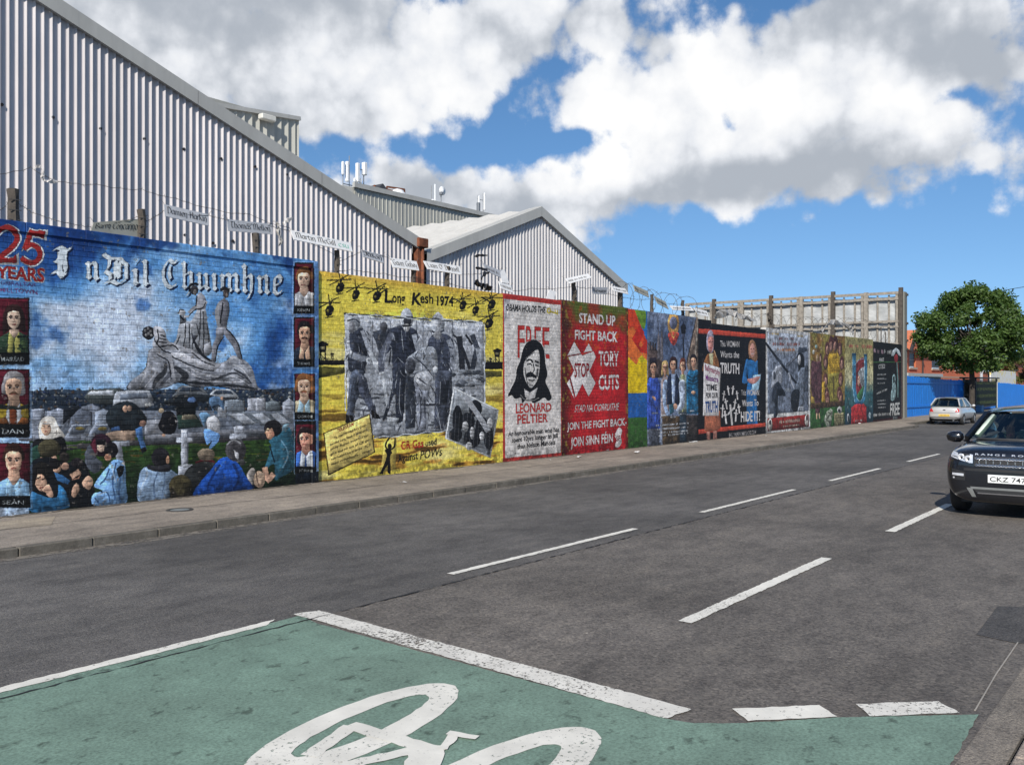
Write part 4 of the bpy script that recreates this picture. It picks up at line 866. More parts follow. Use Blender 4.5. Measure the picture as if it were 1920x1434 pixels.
def paint_red():
    M = Mural(on_y(1053, 600, WALL_Y)[0], on_y(1178, 600, WALL_Y)[0], 0.08, 4.45, 140, 12)
    h, w = M.h, M.w; tx = np.linspace(0, 1, w)[None, :]; ty = np.linspace(0, 1, h)[:, None]
    n = fbm(h, w, 50, 5, 4); Rd = np.array([168, 34, 38.])/255; Gn = np.array([88, 98, 36.])/255; Og = np.array([176, 84, 34.])/255; Dk = np.array([66, 30, 24.])/255
    edge = np.clip(smst(.20, .02, tx + (n-.5)*.12) + smst(.93, 1.0, tx)*.8, 0, 1)[..., None]
    px = Rd * (1 + (fbm(h, w, 90, 3, 6)[..., None]-.5)*.5)
    px = px + (Gn - px) * (smst(.20, .04, ty + (n-.5)*.22) * np.clip(1.35 - 3.2*np.abs(tx-.5)*0 - smst(.3,.42,tx)*smst(.62,.5,tx), 0, 1))[..., None]
    px = px + (Og - px) * (smst(.56, .7, fbm(h, w, 26, 4, 31)) * smst(.62, .2, ty))[..., None] * .7
    px = px + (Dk - px) * edge * .85
    px = px + (np.array([150,140,54])/255 - px) * (smst(.60, .66, fbm(h, w, 14, 3, 51)) * np.clip(edge[..., 0]*1.4, 0, 1))[..., None] * .7
    M.px[:] = px; M.vol = .06; M.dab = .25
    M.z(1050, 560, 4.78); W = (214, 208, 204)
    def tw(t, a, b, hh, bold=.035, **k): M.T(t, a, b, hh, W, bold, **k)
    tw('STAND UP', (170,212), (496,242), 88, h1=92); tw('FIGHT BACK', (132,360), (516,384), 84, h1=90)
    M.P([(128,380),(186,488),(62,516)], W); M.P([(255,396),(292,466),(212,482)], W); M.P([(74,520),(190,496),(200,506),(300,470),(320,520),(262,650),(318,752),(256,876),(200,762),(140,880),(90,708),(126,640)], W); M.P([(62,760),(84,716),(130,898)], W)
    M.P([(60,512),(190,486),(192,496),(66,520)], (130,30,32)); M.P([(84,704),(94,706),(134,860),(126,852)], (110,28,30))
    M.T('STOP', (128,700), (262,696), 128, (150,32,36), .018)
    tw('TORY', (346,596), (528,598), 132, .03); tw('CUTS', (346,812), (528,806), 132, .03)
    for a, b in (((340,500),(540,480)),((340,560),(540,568)),((340,718),(540,712)),((340,772),(540,768))): M.S([a, b], 7, (158,34,38))
    tw('STAD NA CIORRUITHE', (128,1014), (522,994), 66, .012, slant=.16)
    tw('JOIN THE FIGHT BACK-', (64,1172), (596,1130), 66, .03); tw('JOIN SINN FÉIN', (96,1320), (474,1282), 82, .03)
    M.P([(500,1190),(530,1150),(555,1180),(545,1230),(552,1290),(520,1330),(492,1320),(505,1260),(490,1230)], W, sm=1); M.T('SF', (504,1272), (540,1266), 44, (150,32,36), .01)
    M.scrib((404,1372), (440,1360), 24, (200,190,190), 2, 3)
    M.hand(.8, 1.2); return M

def paint_rainbow():
    M = Mural(on_y(1178, 600, WALL_Y)[0], on_y(1213.5, 600, WALL_Y)[0], 0.08, 4.45, 130, 15)
    M.vol = .04; M.dab = .3; M.px[:] = np.array([226, 186, 20])/255.
    M.z(1170, 560, 4.78)
    M.P([(20,60),(240,60),(240,520),(20,520)], (48,108,176)); M.P([(90,80),(190,100),(186,260),(150,240)], (104,140,44), .2, sm=1); M.P([(30,70),(90,90),(240,470),(240,640),(150,580),(36,420)], (206,66,34), .15); M.P([(36,270),(80,250),(130,330),(240,560),(240,620),(110,600),(38,540)], (226,112,50), .15); M.P([(70,360),(140,230),(180,300),(130,420),(240,500),(150,480)], (186,40,30), .15); M.P([(150,440),(205,360),(214,500)], (194,48,34)); M.P([(38,520),(110,590),(150,510),(214,560),(240,600),(240,850),(38,846)], (222,188,22), .12); M.P([(120,540),(160,500),(208,560),(150,570)], (190,180,30), a=.8)
    M.P([(20,846),(240,842),(240,1062),(20,1066)], (34,88,156), .12); M.P([(20,1066),(240,1058),(240,1420),(20,1420)], (52,92,38), .15)
    M.hand(.6, 1.0); return M
def paint_friends():
    M = Mural(on_y(1213.5, 600, WALL_Y)[0], on_y(1309, 600, WALL_Y)[0], 0.08, 4.42, 130, 17)
    h, w = M.h, M.w; n = fbm(h, w, 120, 5, 3)[..., None]; ty = np.linspace(0, 1, h)[:, None, None]
    A = np.array([70, 84, 112.])/255; B = np.array([146, 156, 176.])/255
    M.px[:] = A + (B - A) * np.clip(smst(.35, .7, n) * .8 + ty * .7, 0, 1)
    M.z(1200, 580, 5.515); K = (24,24,30)
    M.P([(80,340),(180,420),(235,540),(235,700),(80,720)], (84,70,66), .3); M.P([(180,300),(190,210),(205,300),(215,520),(180,520)], (110,104,108), .2); M.P([(212,290),(224,190),(238,290),(240,520),(212,520)], (110,104,108), .2); M.S([(186,120),(190,230)], 8, (80,80,92)); M.S([(224,150),(226,220)], 6, (80,80,92))
    for x in (105, 135, 160): M.R(x-8, 300+x*.3, x+8, 420, (60,54,56))
    M.P([(610,60),(575,100),(480,560),(520,700),(612,700)], (116,100,88), .3); M.S([(580,90),(482,550)], 9, (60,54,52)); M.S([(600,120),(560,600)], 14, (146,136,124))
    M.E(345,150,60,130,(196,150,84)); M.E(345,140,40,66,(104,108,130)); M.P([(290,250),(345,230),(402,250),(380,330),(350,372),(310,330)], (190,72,60), .3, sm=1); [M.S([(345,300),(345+dx,200)], 9, (226,178,100), taper=.5) for dx in (-50,-25,25,50)]
    M.S([(448,250),(448,500)], 11, K); M.P([(420,180),(440,150),(460,150),(476,185),(466,250),(430,250)], K); M.P([(432,250),(464,250),(456,330),(440,330)], (60,64,80)); M.S([(446,130),(446,160)], 6, K)
    def bust(cx, cy, fw, fh, hair, kind, coat, wd, y1, skin=(206,158,130), inner=None, turn=0):
        M.P([(cx-wd*.5,y1),(cx-wd*.52,cy+fh*1.3),(cx-wd*.3,cy+fh*.72),(cx+wd*.3,cy+fh*.72),(cx+wd*.52,cy+fh*1.3),(cx+wd*.5,y1)], coat, .3)
        M.R(cx-fw*.25,cy+fh*.3,cx+fw*.25,cy+fh*.8, tuple(int(k*.85) for k in skin))
        if inner: M.P([(cx-fw*.35,cy+fh*.72),(cx+fw*.4,cy+fh*.72),(cx+fw*.25,y1),(cx-fw*.15,y1)], inner, .15)
        M.face(cx, cy, fw, fh, skin, hair, kind, turn)
    bust(258, 610, 46, 110, (186,156,104), 'long', (150,134,130), 80, 1120)
    bust(442, 590, 48, 116, (98,52,36), 'mid', (128,140,130), 90, 1080, inner=(150,152,110), turn=.3)
    bust(552, 545, 58, 110, (30,26,30), 'short', (38,96,130), 140, 1080); [M.S([(490,y),(545,y+24),(606,y)], 9, (18,44,62), sm=1) for y in (680,715,750,800)]; M.S([(500,820),(550,870),(600,830)], 60, (34,84,116), sm=1); M.E(552,858,22,20,(206,160,130))
    bust(343, 580, 62, 120, (52,32,32), 'mid', (34,44,66), 130, 980, inner=(168,186,214), turn=-.2)
    M.P([(240,760),(280,740),(270,960),(300,1060),(340,1100),(280,1110),(235,960)], (150,170,200), .25, sm=1); M.P([(400,760),(460,740),(462,980),(400,1060),(360,1010),(410,960)], (176,188,206), .25, sm=1); M.E(365,1000,22,32,(206,160,134)); M.P([(300,990),(345,970),(350,1060),(310,1090)], (54,96,112))
    bust(138, 610, 64, 128, (32,24,26), 'short', (58,84,166), 140, 1240); M.P([(100,500),(165,495),(172,540),(100,545)], (40,34,42)); [M.S([(90+i*28,720),(92+i*26,1200)], 6, (34,52,120), a=.7) for i in range(5)]; [M.S([(85,760+i*60),(220,770+i*60)], 5, (92,120,200), a=.5) for i in range(8)]; M.E(135,925,28,30,(206,158,132)); M.S([(95,900),(150,960)], 30, (70,98,180))
    M.P([(90,1230),(205,1235),(200,1420),(90,1430)], (78,82,92), .3); M.P([(470,1090),(606,1090),(606,1380),(470,1380)], (54,48,46), .3); M.P([(230,1100),(410,1100),(410,1400),(230,1400)], (74,60,44), .35); M.P([(410,1060),(480,1060),(480,1390),(410,1390)], (44,58,70), .3)
    for x, y in ((148,1072),(242,1094),(338,1112),(438,1080),(540,1048)): M.scrib((x-24,y+12), (x+26,y+8), 22, (206,210,216), x, 4)
    for i, (a, b) in enumerate((((165,1212),(496,1186)),((168,1250),(496,1226)),((180,1286),(494,1264)),((190,1318),(490,1288)))): M.scrib(a, b, 24, (206,208,212), i, 18)
    M.hand(.9, 1.2); return M

def paint_truth():
    M = Mural(on_y(1309, 600, WALL_Y)[0], on_y(1436, 600, WALL_Y)[0], 0.08, 4.42, 120, 19)
    M.vol = .2; M.dab = .35; M.px[:] = np.array([20, 19, 22])/255.; M.px *= (1 + (M.grain[..., None]-.5)*.8)
    M.z(1300, 590, 5.736); RB = (196,74,54); W = (220,214,210)
    M.P([(56,146),(775,208),(775,256),(56,200)], RB); M.P([(56,1232),(775,1156),(775,1198),(56,1280)], RB)
    M.P([(125,1040),(285,1030),(295,1210),(250,1246),(118,1250)], (166,98,72), .25); M.P([(110,520),(140,440),(175,410),(220,410),(262,470),(278,560),(270,620),(110,620)], (140,92,56), .3, sm=1); M.P([(168,415),(215,415),(210,540),(180,530)], (196,190,150), .2)
    M.P([(140,280),(150,200),(180,164),(205,180),(220,260),(216,360),(200,410),(170,400),(145,360)], (170,160,176), .35, sm=1); M.P([(158,250),(212,240),(214,340),(190,404),(162,370)], (206,140,130), .25, sm=1); M.S([(165,290),(185,288)], 9, (90,60,70)); M.S([(196,288),(210,286)], 9, (90,60,70)); M.S([(175,355),(200,352)], 8, (150,50,60)); M.S([(220,380),(250,460)], 12, (190,150,110))
    M.P([(112,514),(294,572),(272,1082),(102,1084)], (222,216,212), .08)
    M.T('Ballymurphy', (126,590), (284,650), 62, (178,74,104), .015); M.T('Massacre', (132,700), (266,722), 62, (128,52,128), .02); M.T('TIME', (138,808), (254,808), 62, (30,28,34), .025); M.T('FOR OUR', (134,892), (264,890), 56, (30,28,34), .02); M.T('TRUTH', (128,1046), (262,1040), 120, (38,78,140), .03)
    M.P([(142,1254),(182,1252),(184,1340),(146,1344)], (186,128,112), .2); M.P([(212,1248),(252,1244),(254,1332),(214,1336)], (186,128,112), .2)
    def tw(t, a, b, hh, bold=.02): M.T(t, a, b, hh, W, bold)
    tw('This WOMAN', (288,340), (494,346), 66); tw('Wants the', (290,456), (494,464), 72); tw('TRUTH', (290,622), (494,630), 112, .04)
    M.P([(560,480),(690,490),(695,640),(680,820),(690,1170),(575,1175),(570,820),(590,680)], (40,104,160), .25); M.P([(565,490),(590,500),(570,640),(585,720),(540,740),(526,690)], (46,110,168), .2, sm=1)
    M.P([(600,460),(592,340),(610,280),(640,268),(670,320),(688,440),(670,505),(620,470)], (150,110,82), .35, sm=1); M.E(634,380,27,78,(206,150,134)); M.S([(616,365),(630,364)], 8, (70,50,50)); M.S([(640,365),(654,364)], 8, (70,50,50)); M.S([(622,420),(648,418)], 10, (226,210,206))
    M.P([(640,650),(728,634),(700,806),(625,810)], (170,204,224), .15); M.P([(580,690),(630,680),(715,660),(690,710),(640,745),(590,720)], (206,146,136), .2, sm=1)
    tw('This WOMAN', (512,864), (706,862), 62); tw('Wants To', (522,984), (700,974), 72); tw('HIDE IT!', (510,1146), (716,1134), 108, .03)
    def crs(x, y, hh, tilt, wd): 
        M.S([(x-tilt, y-hh*.42), (x+tilt, y+hh*.58)], wd, W); M.S([(x-hh*.17, y-hh*.1+tilt*.6), (x+hh*.17, y-hh*.1-tilt*.9)], wd*.85, W)
    for a in ((376,805,104,8,14),(424,800,100,-6,14),(326,860,110,-8,13),(470,855,96,6,14),(352,945,118,10,16),(445,950,112,-8,15),(313,1020,146,-4,14),(490,1000,104,6,15),(346,1090,146,8,18),(457,1070,136,-6,17)): crs(*a)
    M.S([(396,960),(416,1186)], 20, W); M.P([(372,1052),(430,990),(434,1018),(376,1078)], (226,222,218))
    M.T('BALLYMURPHYMASSACRE.COM', (384,1312), (672,1278), 44, W, .02)
    M.hand(.6, 1.1); return M

def paint_poster():
    M = Mural(on_y(1436, 600, WALL_Y)[0], on_y(1519, 600, WALL_Y)[0], 0.08, 4.5, 115, 21)
    M.px[:] = np.array([196, 194, 190])/255.; M.px *= (1 + (M.grain[..., None]-.5)*.5)
    M.z(1430, 610, 6.83); K = (28,32,38)
    M.P([(60,80),(584,130),(588,1092),(64,1136)], (128,136,150, 104,112,126), .25)
    M.P([(62,90),(580,135),(582,330),(300,380),(64,340)], (158,164,174), .2)
    for i in range(9): M.S([(260+i*22, 500-i*6), (262+i*22, 720-i*4)], 8, (70,76,88), a=.8)
    M.P([(120,600),(170,520),(250,500),(250,720),(200,800),(110,800)], (160,164,172), .25); M.P([(540,520),(582,500),(584,850),(545,840)], (70,76,86), .3)
    M.S([(36,220),(140,360),(260,520),(330,610),(430,740)], 26, K); M.S([(300,525),(430,400)], 26, (66,72,84)); M.S([(310,515),(430,392)], 8, (170,174,182)); M.S([(330,600),(370,740),(400,800)], 24, (160,164,172)); M.S([(190,420),(250,500)], 30, (50,56,64))
    M.P([(440,390),(470,340),(520,380),(535,500),(520,560),(490,540),(460,600),(452,480)], (22,24,28), .2, sm=1); M.E(468,440,20,66,(190,190,192)); M.P([(470,570),(540,545),(548,720),(520,1000),(500,1040),(440,1096),(385,1096),(360,980),(380,840),(430,760)], (108,116,128), .35, sm=1); M.P([(380,840),(470,830),(460,1000),(440,1096),(385,1090),(360,980)], K, .3, sm=1); M.P([(460,270),(510,290),(560,270),(575,320),(520,350),(450,340)], (60,66,76), .4)
    M.P([(455,1040),(520,1030),(525,1090),(450,1096)], (150,154,160), .3)
    M.P([(120,860),(150,760),(200,720),(250,800),(290,870),(280,905),(200,890),(190,1120),(170,1180),(140,1180),(150,1000),(120,960)], (46,52,62), .4, sm=1); M.E(150,640,16,50,(60,64,72)); M.E(220,850,44,52,(24,28,34)); M.S([(290,820),(360,830)], 40, (140,146,154))
    M.P([(62,1190),(588,1136),(590,1292),(64,1352)], (126,40,36), .15); M.E(95,1268,29,80,(206,200,190)); M.E(560,1212,22,76,(206,200,190)); M.E(95,1240,12,34,(40,44,50)); M.E(565,1185,11,34,(40,44,50))
    for a, b, hh, c, s, k in (((78,120),(200,128),36,(190,160,90),1,6),((425,150),(535,158),36,(190,160,90),2,6),((206,190),(408,196),46,(120,60,50),3,8),((126,262),(468,268),52,(140,66,48),4,14),((190,334),(404,336),48,(186,120,60),5,9),((214,1262),(500,1232),50,(196,178,160),6,15),((258,1306),(464,1286),32,(196,178,160),7,14)): M.scrib(a, b, hh, c, s, k)
    M.hand(.8, 1.1); return M

def paint_figures():
    M = Mural(on_y(1519, 600, WALL_Y)[0], on_y(1584, 600, WALL_Y)[0], 0.08, 4.5, 110, 23)
    h, w = M.h, M.w; ty = np.linspace(0, 1, h)[:, None, None]; n = fbm(h, w, 60, 5, 3)[..., None]
    A = np.array([142, 106, 58.])/255; B = np.array([126, 118, 60.])/255; G = np.array([52, 92, 48.])/255
    px = A + (B-A)*smst(.3,.7,n) ; px = px * (.75 + .5*n); M.px[:] = px + (G-px)*smst(.70,.76,ty)
    M.z(1515, 610, 6.828); BR = (92,58,50); SKN = (150,112,98)
    r = random.Random(5)
    for i in range(34): M.E(r.uniform(40,440), r.uniform(110,330), r.uniform(8,22), r.uniform(6,16), r.choice([(166,120,84),(150,134,96),(184,160,120),(120,84,64)]), a=.7)
    M.P([(260,360),(400,350),(405,600),(390,820),(340,940),(300,930),(255,640)], (176,142,50), .25); M.P([(255,620),(400,600),(440,980),(250,990)], (132,122,56), .25); [M.S([(265,420+i*32),(400,415+i*32)], 6, (140,108,44), a=.7) for i in range(6)]; M.S([(325,650),(330,930)], 26, (86,74,44), taper=.3)
    for x, y in ((296,230),(350,230)): M.E(x, y, 34, 100, (70,42,40)); M.E(x-4, y+40, 20, 66, SKN)
    for x, y in ((246,300),(408,300),(225,470),(432,480),(226,700),(418,690),(240,880),(400,870),(250,950),(420,930)): M.E(x, y, 30, 92, (84,52,48)); M.E(x, y+20, 17, 60, (158,120,104))
    M.P([(40,480),(100,460),(170,480),(176,700),(166,990),(140,1130),(96,1130),(90,990),(44,840)], (86,58,62), .25, sm=1); M.E(118,420,15,50,(178,150,120)); M.E(160,420,16,66,(74,46,44)); M.E(158,430,9,44,(184,150,130)); M.S([(112,1120),(110,1200)], 16, (190,160,130)); M.S([(140,1120),(150,1195)], 14, (190,160,130))
    M.E(105,270,16,26,(170,196,190)); M.E(70,340,14,30,(196,196,184)); M.P([(40,900),(80,920),(80,1000),(40,990)], (190,160,80)); M.P([(30,1000),(470,960),(470,1030),(30,1070)], (74,56,40), .4); M.P([(180,720),(215,720),(215,980),(178,980)], (190,150,54), .3)
    M.P([(240,1100),(290,1060),(320,1090),(290,1290),(240,1300),(200,1200)], (150,156,138), .3); M.S([(250,1110),(285,1130),(240,1200),(285,1240)], 12, (70,76,60), sm=1); M.P([(330,1120),(460,1110),(465,1280),(340,1290)], (144,138,104), .2); [M.scrib((345,1160+i*32),(450,1152+i*32),14,(90,84,60),i,6) for i in range(3)]; M.E(405,1080,32,46,(170,170,166)); M.E(400,1090,16,20,(40,40,40))
    M.hand(1.0, 1.1); return M

def paint_teal():
    M = Mural(on_y(1584, 600, WALL_Y)[0], on_y(1637, 600, WALL_Y)[0], 0.08, 4.5, 110, 25)
    h, w = M.h, M.w; ty = np.linspace(0, 1, h)[:, None, None]; n = fbm(h, w, 50, 5, 3)[..., None]
    A = np.array([150, 142, 96.])/255; B = np.array([196, 190, 150.])/255; T = np.array([54, 92, 96.])/255; D = np.array([30, 52, 66.])/255
    px = A + (B-A)*smst(.2,.5,ty); px = px*(.8+.4*n); px = px + (T-px)*smst(.5,.66,ty + (n-.5)*.2); M.px[:] = px + (D-px)*smst(.74,.9,ty)*.8
    M.z(1515, 610, 6.828); BL = (62,120,152); LT = (150,190,206)
    M.scrib((525,290),(818,300),52,(186,96,86),3,11)
    M.P([(585,520),(640,450),(720,420),(730,700),(660,880),(620,930),(600,700)], (126,52,54), .3, sm=1); M.P([(640,620),(690,540),(725,560),(720,760),(690,790)], (146,150,150), .3, sm=1); M.E(650,710,16,70,(190,150,130)); M.P([(620,910),(700,780),(720,790),(700,920),(650,960)], (60,110,70), .25, sm=1)
    M.S([(590,360),(590,600),(590,800),(610,960),(650,1010)], 48, BL); M.S([(736,370),(740,600),(730,800),(710,950),(660,1010)], 36, BL); M.S([(572,400),(572,800),(600,980)], 8, LT); M.S([(722,440),(722,800),(690,940),(650,960),(620,920)], 9, LT, sm=1); M.S([(585,520),(650,440),(720,420)], 7, LT); M.R(560,355,615,380,(40,80,110)); M.R(716,366,756,392,(40,80,110))
    M.P([(555,1050),(600,1010),(640,1000),(710,1000),(748,1040),(750,1280),(555,1290)], (168,50,52), .2); M.scrib((600,1236),(690,1228),34,(206,190,186),4,5); M.S([(600,1000),(640,990),(700,1000)], 22, (40,80,110))
    M.E(514,1180,16,56,(196,200,200)); M.E(518,1190,9,36,(60,70,80)); M.E(790,1150,15,42,(180,200,206)); [M.E(x, y, 7, 20, (130,150,150)) for x, y in ((525,940),(790,950),(505,1050),(810,1040))]
    M.hand(1.0, 1.1); return M

def paint_last():
    M = Mural(on_y(1637, 600, WALL_Y)[0], on_y(1691, 600, WALL_Y)[0], 0.08, 4.4, 105, 27)
    M.vol = .2; M.dab = .4; M.px[:] = np.array([24, 26, 27])/255.; M.px *= (1 + (M.grain[..., None]-.5)*.8)
    M.z(1515, 610, 6.828); W = (206,206,200)
    M.P([(832,1215),(1200,1160),(1200,1250),(832,1270)], (66,22,26), .3); M.S([(832,470),(1192,466)], 9, (64,112,60))
    M.scrib((840,350),(968,372),62,(206,170,180),3,8); M.scrib((978,366),(1068,372),60,W,5,4)
    for t, a, b, hh in (('FREE',(914,460),(974,458),46),('OTEGI',(902,556),(984,548),60)): M.T(t, a, b, hh, W, .02)
    for i, (a, b) in enumerate((((888,642),(998,638)),((880,694),(1004,694)),((890,752),(988,748)),((890,975),(990,968)),((890,1018),(996,1014)),((895,1062),(992,1058)))): M.scrib(a, b, 26, (190,190,186), i+9, 9)
    M.scrib((880,890),(1018,830),36,W,31,9); M.scrib((838,1170),(1050,1150),46,W,21,13); M.T('FREE', (1052,1150), (1172,1136), 160, W, .03)
    M.P([(1068,390),(1080,320),(1125,282),(1170,320),(1192,400),(1160,380),(1130,330),(1095,390)], (196,204,206), .2); M.E(1128,420,24,56,(150,52,58)); M.S([(1138,470),(1150,700),(1150,920)], 16, (110,140,136), taper=.3); M.S([(1150,470),(1166,700)], 6, (140,60,50)); M.S([(1196,300),(1192,1180)], 7, (90,60,60))
    M.P([(1075,800),(1080,660),(1100,620),(1120,650),(1118,740),(1130,820),(1110,940),(1064,960),(1062,860)], (140,164,164), .35, sm=1); M.P([(1086,660),(1104,650),(1112,720),(1090,740)], (40,44,46)); M.R(1086,1160,1144,1220,(96,100,100))
    M.hand(.8, 1.0); return M
# ---------------------------------------------------------------- ground, road, pavement
def mat_asphalt(name, base, warm=0.0, coarse=1.0):
    t = NT(name); p = t.pos('world')
    big = t.noise(p, 0.35, 4, 0.55); mid = t.noise(t.mapping(p, (0.8, 1.3, 1)), 2.6, 6, 0.65); fine = t.noise(p, 75 / coarse, 3, 0.7)
    c0 = tuple(b * 0.70 for b in base); c1 = tuple(b * 1.28 for b in base)
    col = t.ramp(big, [(0.3, c0), (0.7, c1)])
    m2 = t.ramp(mid, [(0.30, (0.66, 0.66, 0.67)), (0.55, (1.0, 1.0, 1.0)), (0.75, (1.16, 1.14, 1.10))])
    col = t.mix(1.0, col, m2, 'MULTIPLY')
    # stone chippings: light and dark specks
    v = t.node('ShaderNodeTexVoronoi'); v.inputs['Scale'].default_value = 68 / coarse; t.link(p, v.inputs['Vector'])
    gr = t.ramp(t.noise(p, 22 / coarse, 6, 0.82), [(0.30, (0.62, 0.62, 0.62)), (0.52, (1, 1, 1)), (0.72, (1.4, 1.38, 1.34))])
    col = t.mix(0.9, col, gr, 'MULTIPLY')
    chip = t.ramp(v.outputs['Color'], [(0.0, (0.42, 0.41, 0.40)), (0.45, (0.95, 0.95, 0.95)), (0.82, (1.3, 1.27, 1.22)), (0.97, (1.7, 1.66, 1.58)), (1.0, (3.2, 3.1, 2.9))])
    col = t.mix(0.85, col, chip, 'MULTIPLY')
    # lengthwise bands polished or dusted by traffic
    trk = t.ramp(t.noise(t.mapping(p, (0.035, 1.5, 1)), 1.0, 3, 0.6), [(0.34, (0.80, 0.80, 0.81)), (0.52, (1, 1, 1)), (0.68, (1.12, 1.11, 1.09))])
    col = t.mix(0.6, col, trk, 'MULTIPLY')
    # dark oily blots
    blot = t.ramp(t.noise(t.mapping(p, (0.7, 1.6, 1)), 1.1, 6, 0.68), [(0.62, (1, 1, 1)), (0.76, (0.70, 0.69, 0.69))])
    col = t.mix(0.8, col, blot, 'MULTIPLY')
    t.color(col); t.set(rough=0.82, spec=0.35)
    t.bump(t.math('ADD', fine, t.math('MULTIPLY', v.outputs['Distance'], -1.0)), 0.55, 0.006)
    return t.mat
MAT_ROAD_FAR = mat_asphalt('asphalt_smooth', (0.120, 0.113, 0.106), coarse=0.8)
MAT_ROAD_NEAR = mat_asphalt('asphalt_worn', (0.140, 0.126, 0.112), coarse=1.25)
MAT_PATCH = mat_asphalt('asphalt_patch', (0.080, 0.076, 0.073))
MAT_PAVE = mat_asphalt('pavement_tarmac', (0.285, 0.245, 0.202), coarse=0.7)
MAT_GUTTER = mat_asphalt('gutter_dust', (0.22, 0.195, 0.165), coarse=0.7)

def mat_paint(name, col, wear=0.5, wscale=26.0, edge=0.0, spots=0.0):
    """thermoplastic road paint, worn through in specks"""
    t = NT(name); p = t.pos('world')
    tone = t.ramp(t.noise(p, 3.0, 5, 0.6), [(0.3, tuple(c * 0.82 for c in col)), (0.7, tuple(min(1, c * 1.08) for c in col))])
    t.color(tone)
    if spots:
        s1 = t.ramp(t.noise(t.mapping(p, (0.9, 1.2, 1)), 6.5, 4, 0.62), [(0.585, (1, 1, 1)), (0.68, (0.42, 0.41, 0.40))])
        s2 = t.ramp(t.noise(p, 48, 4, 0.8), [(0.34, (0.62, 0.62, 0.60)), (0.52, (1.0, 1.0, 1.0)), (0.66, (1.2, 1.2, 1.18))]); s2 = t.mix(0.7, s2, t.ramp(t.noise(p, 1.0, 5, 0.6), [(0.3, (0.78, 0.76, 0.74)), (0.65, (1.08, 1.1, 1.08))]), 'MULTIPLY')
        t.color(t.mix(spots, t.mix(1.0, tone, s2, 'MULTIPLY'), t.mix(1.0, tone, t.mix(1.0, s1, s2, 'MULTIPLY'), 'MULTIPLY')))
    t.set(rough=0.7, spec=0.35)
    n = t.noise(p, wscale, 5, 0.75); big = t.noise(p, 0.9, 3, 0.5)
    k = t.math('ADD', n, t.math('MULTIPLY', t.math('SUBTRACT', big, 0.5), 0.35))
    hole = t.ramp(k, [(wear - 0.03, (0, 0, 0)), (wear + 0.03, (1, 1, 1))])
    tr = t.node('ShaderNodeBsdfTransparent'); mx = t.node('ShaderNodeMixShader')
    t.link(hole, mx.inputs[0]); t.link(tr.outputs[0], mx.inputs[1]); t.link(t.bsdf.outputs[0], mx.inputs[2]); t.link(mx.outputs[0], t.out.inputs[0])
    t.bump(t.noise(p, 60, 3), 0.25, 0.004)
    return t.mat
MAT_WHITE = mat_paint('road_paint_white', (0.74, 0.71, 0.63), 0.365, 30)
MAT_WHITE_WORN = mat_paint('road_paint_worn', (0.70, 0.67, 0.60), 0.435, 34)
MAT_GREEN = mat_paint('road_surface_green', (0.180, 0.268, 0.212), 0.19, 30, spots=0.9)
MAT_CRACK = simple('tar_joint', (0.022, 0.021, 0.021), 0.7)

def sheet(name, pts, z, mat, parent=None, kind='structure'):
    m = MB(); m.poly([(x, y, z) for x, y in pts]); o = m.build(name, mat, parent, recalc=False)
    if kind and parent is None: o['kind'] = kind
    return o
KERB_Y = 11.5
sheet('ground', [(-1500, -1500), (2500, -1500), (2500, 2500), (-1500, 2500)], -0.03, mat_asphalt('ground_tarmac', (0.10, 0.095, 0.09)))
JOINT = 6.42
kpath = [(-14, KERB_Y), (46.0, KERB_Y)] + [(46.0 + 2.2 * t, KERB_Y + 1.0 * (t * t * (3 - 2 * t))) for t in (0.2, 0.4, 0.6, 0.8, 1.0)] + [(57.5, 12.5)] + [(57.5 + 2.2 * t, 12.5 - 1.0 * (t * t * (3 - 2 * t))) for t in (0.2, 0.4, 0.6, 0.8, 1.0)] + [(150, KERB_Y)]
road = sheet('road', [(-14, JOINT), (150, JOINT)] + kpath[::-1], 0.0, MAT_ROAD_FAR)
near = sheet('road_surface', [(-14, 0.95), (150, 0.95), (150, JOINT), (-14, JOINT)], 0.0, MAT_ROAD_NEAR, road)
# tar joint between the two surfaces: a thin wavering dark line
m = MB(); r = random.Random(3); x = -6.0; prev = None
while x < 70:
    y = JOINT - .02 + r.uniform(-.014, .014); w = max(.0015, r.gauss(.008, .006)); c = ((x, y - w, .009), (x, y + w, .009))
    if prev: m.quad(prev[0], c[0], c[1], prev[1])
    prev = c; x += r.uniform(.04, .12)
m.build('tar_joint', MAT_CRACK, road, recalc=False)
sheet('dust_strip', [(-14, KERB_Y - .22)] + [(x, KERB_Y - .22 + .05 * math.sin(x * 1.7)) for x in np.arange(-13.5, 46, .5)] + [(46, KERB_Y - .002), (-14, KERB_Y - .002)], 0.004, mat_paint('channel_dust', (0.20, 0.178, 0.15), 0.47, 9), road)
# pavement under the murals with its kerb stones
PZ = 0.11
off = [(x, y + .13) for x, y in kpath]
pave = sheet('pavement', off + [(150, 16.5), (-14, 16.5)], PZ, MAT_PAVE)
mk = MB(); L0 = 0.915; stones = []
def mk_stone(seed):
    b = MB(); q = random.Random(seed); d = [q.uniform(-.006, .006) for _ in range(8)]
    b.box(0.004, L0 - 0.004, 0.0, 0.13, -0.10, PZ + 0.004)
    b.v = [(v[0], v[1] + (d[i] if v[1] < .05 else 0), v[2] + (d[(i * 3) % 8] * .6 if v[2] > 0 else 0)) for i, v in enumerate(b.v)]
    return b.build('kerb_stone', MAT_KERB, None, bevel=0.012)
t = NT('kerb_concrete'); p = t.pos('world')
c = t.ramp(t.noise(p, 5, 6, 0.7), [(0.3, (0.075, 0.066, 0.053)), (0.55, (0.14, 0.124, 0.10)), (0.75, (0.22, 0.198, 0.165))])
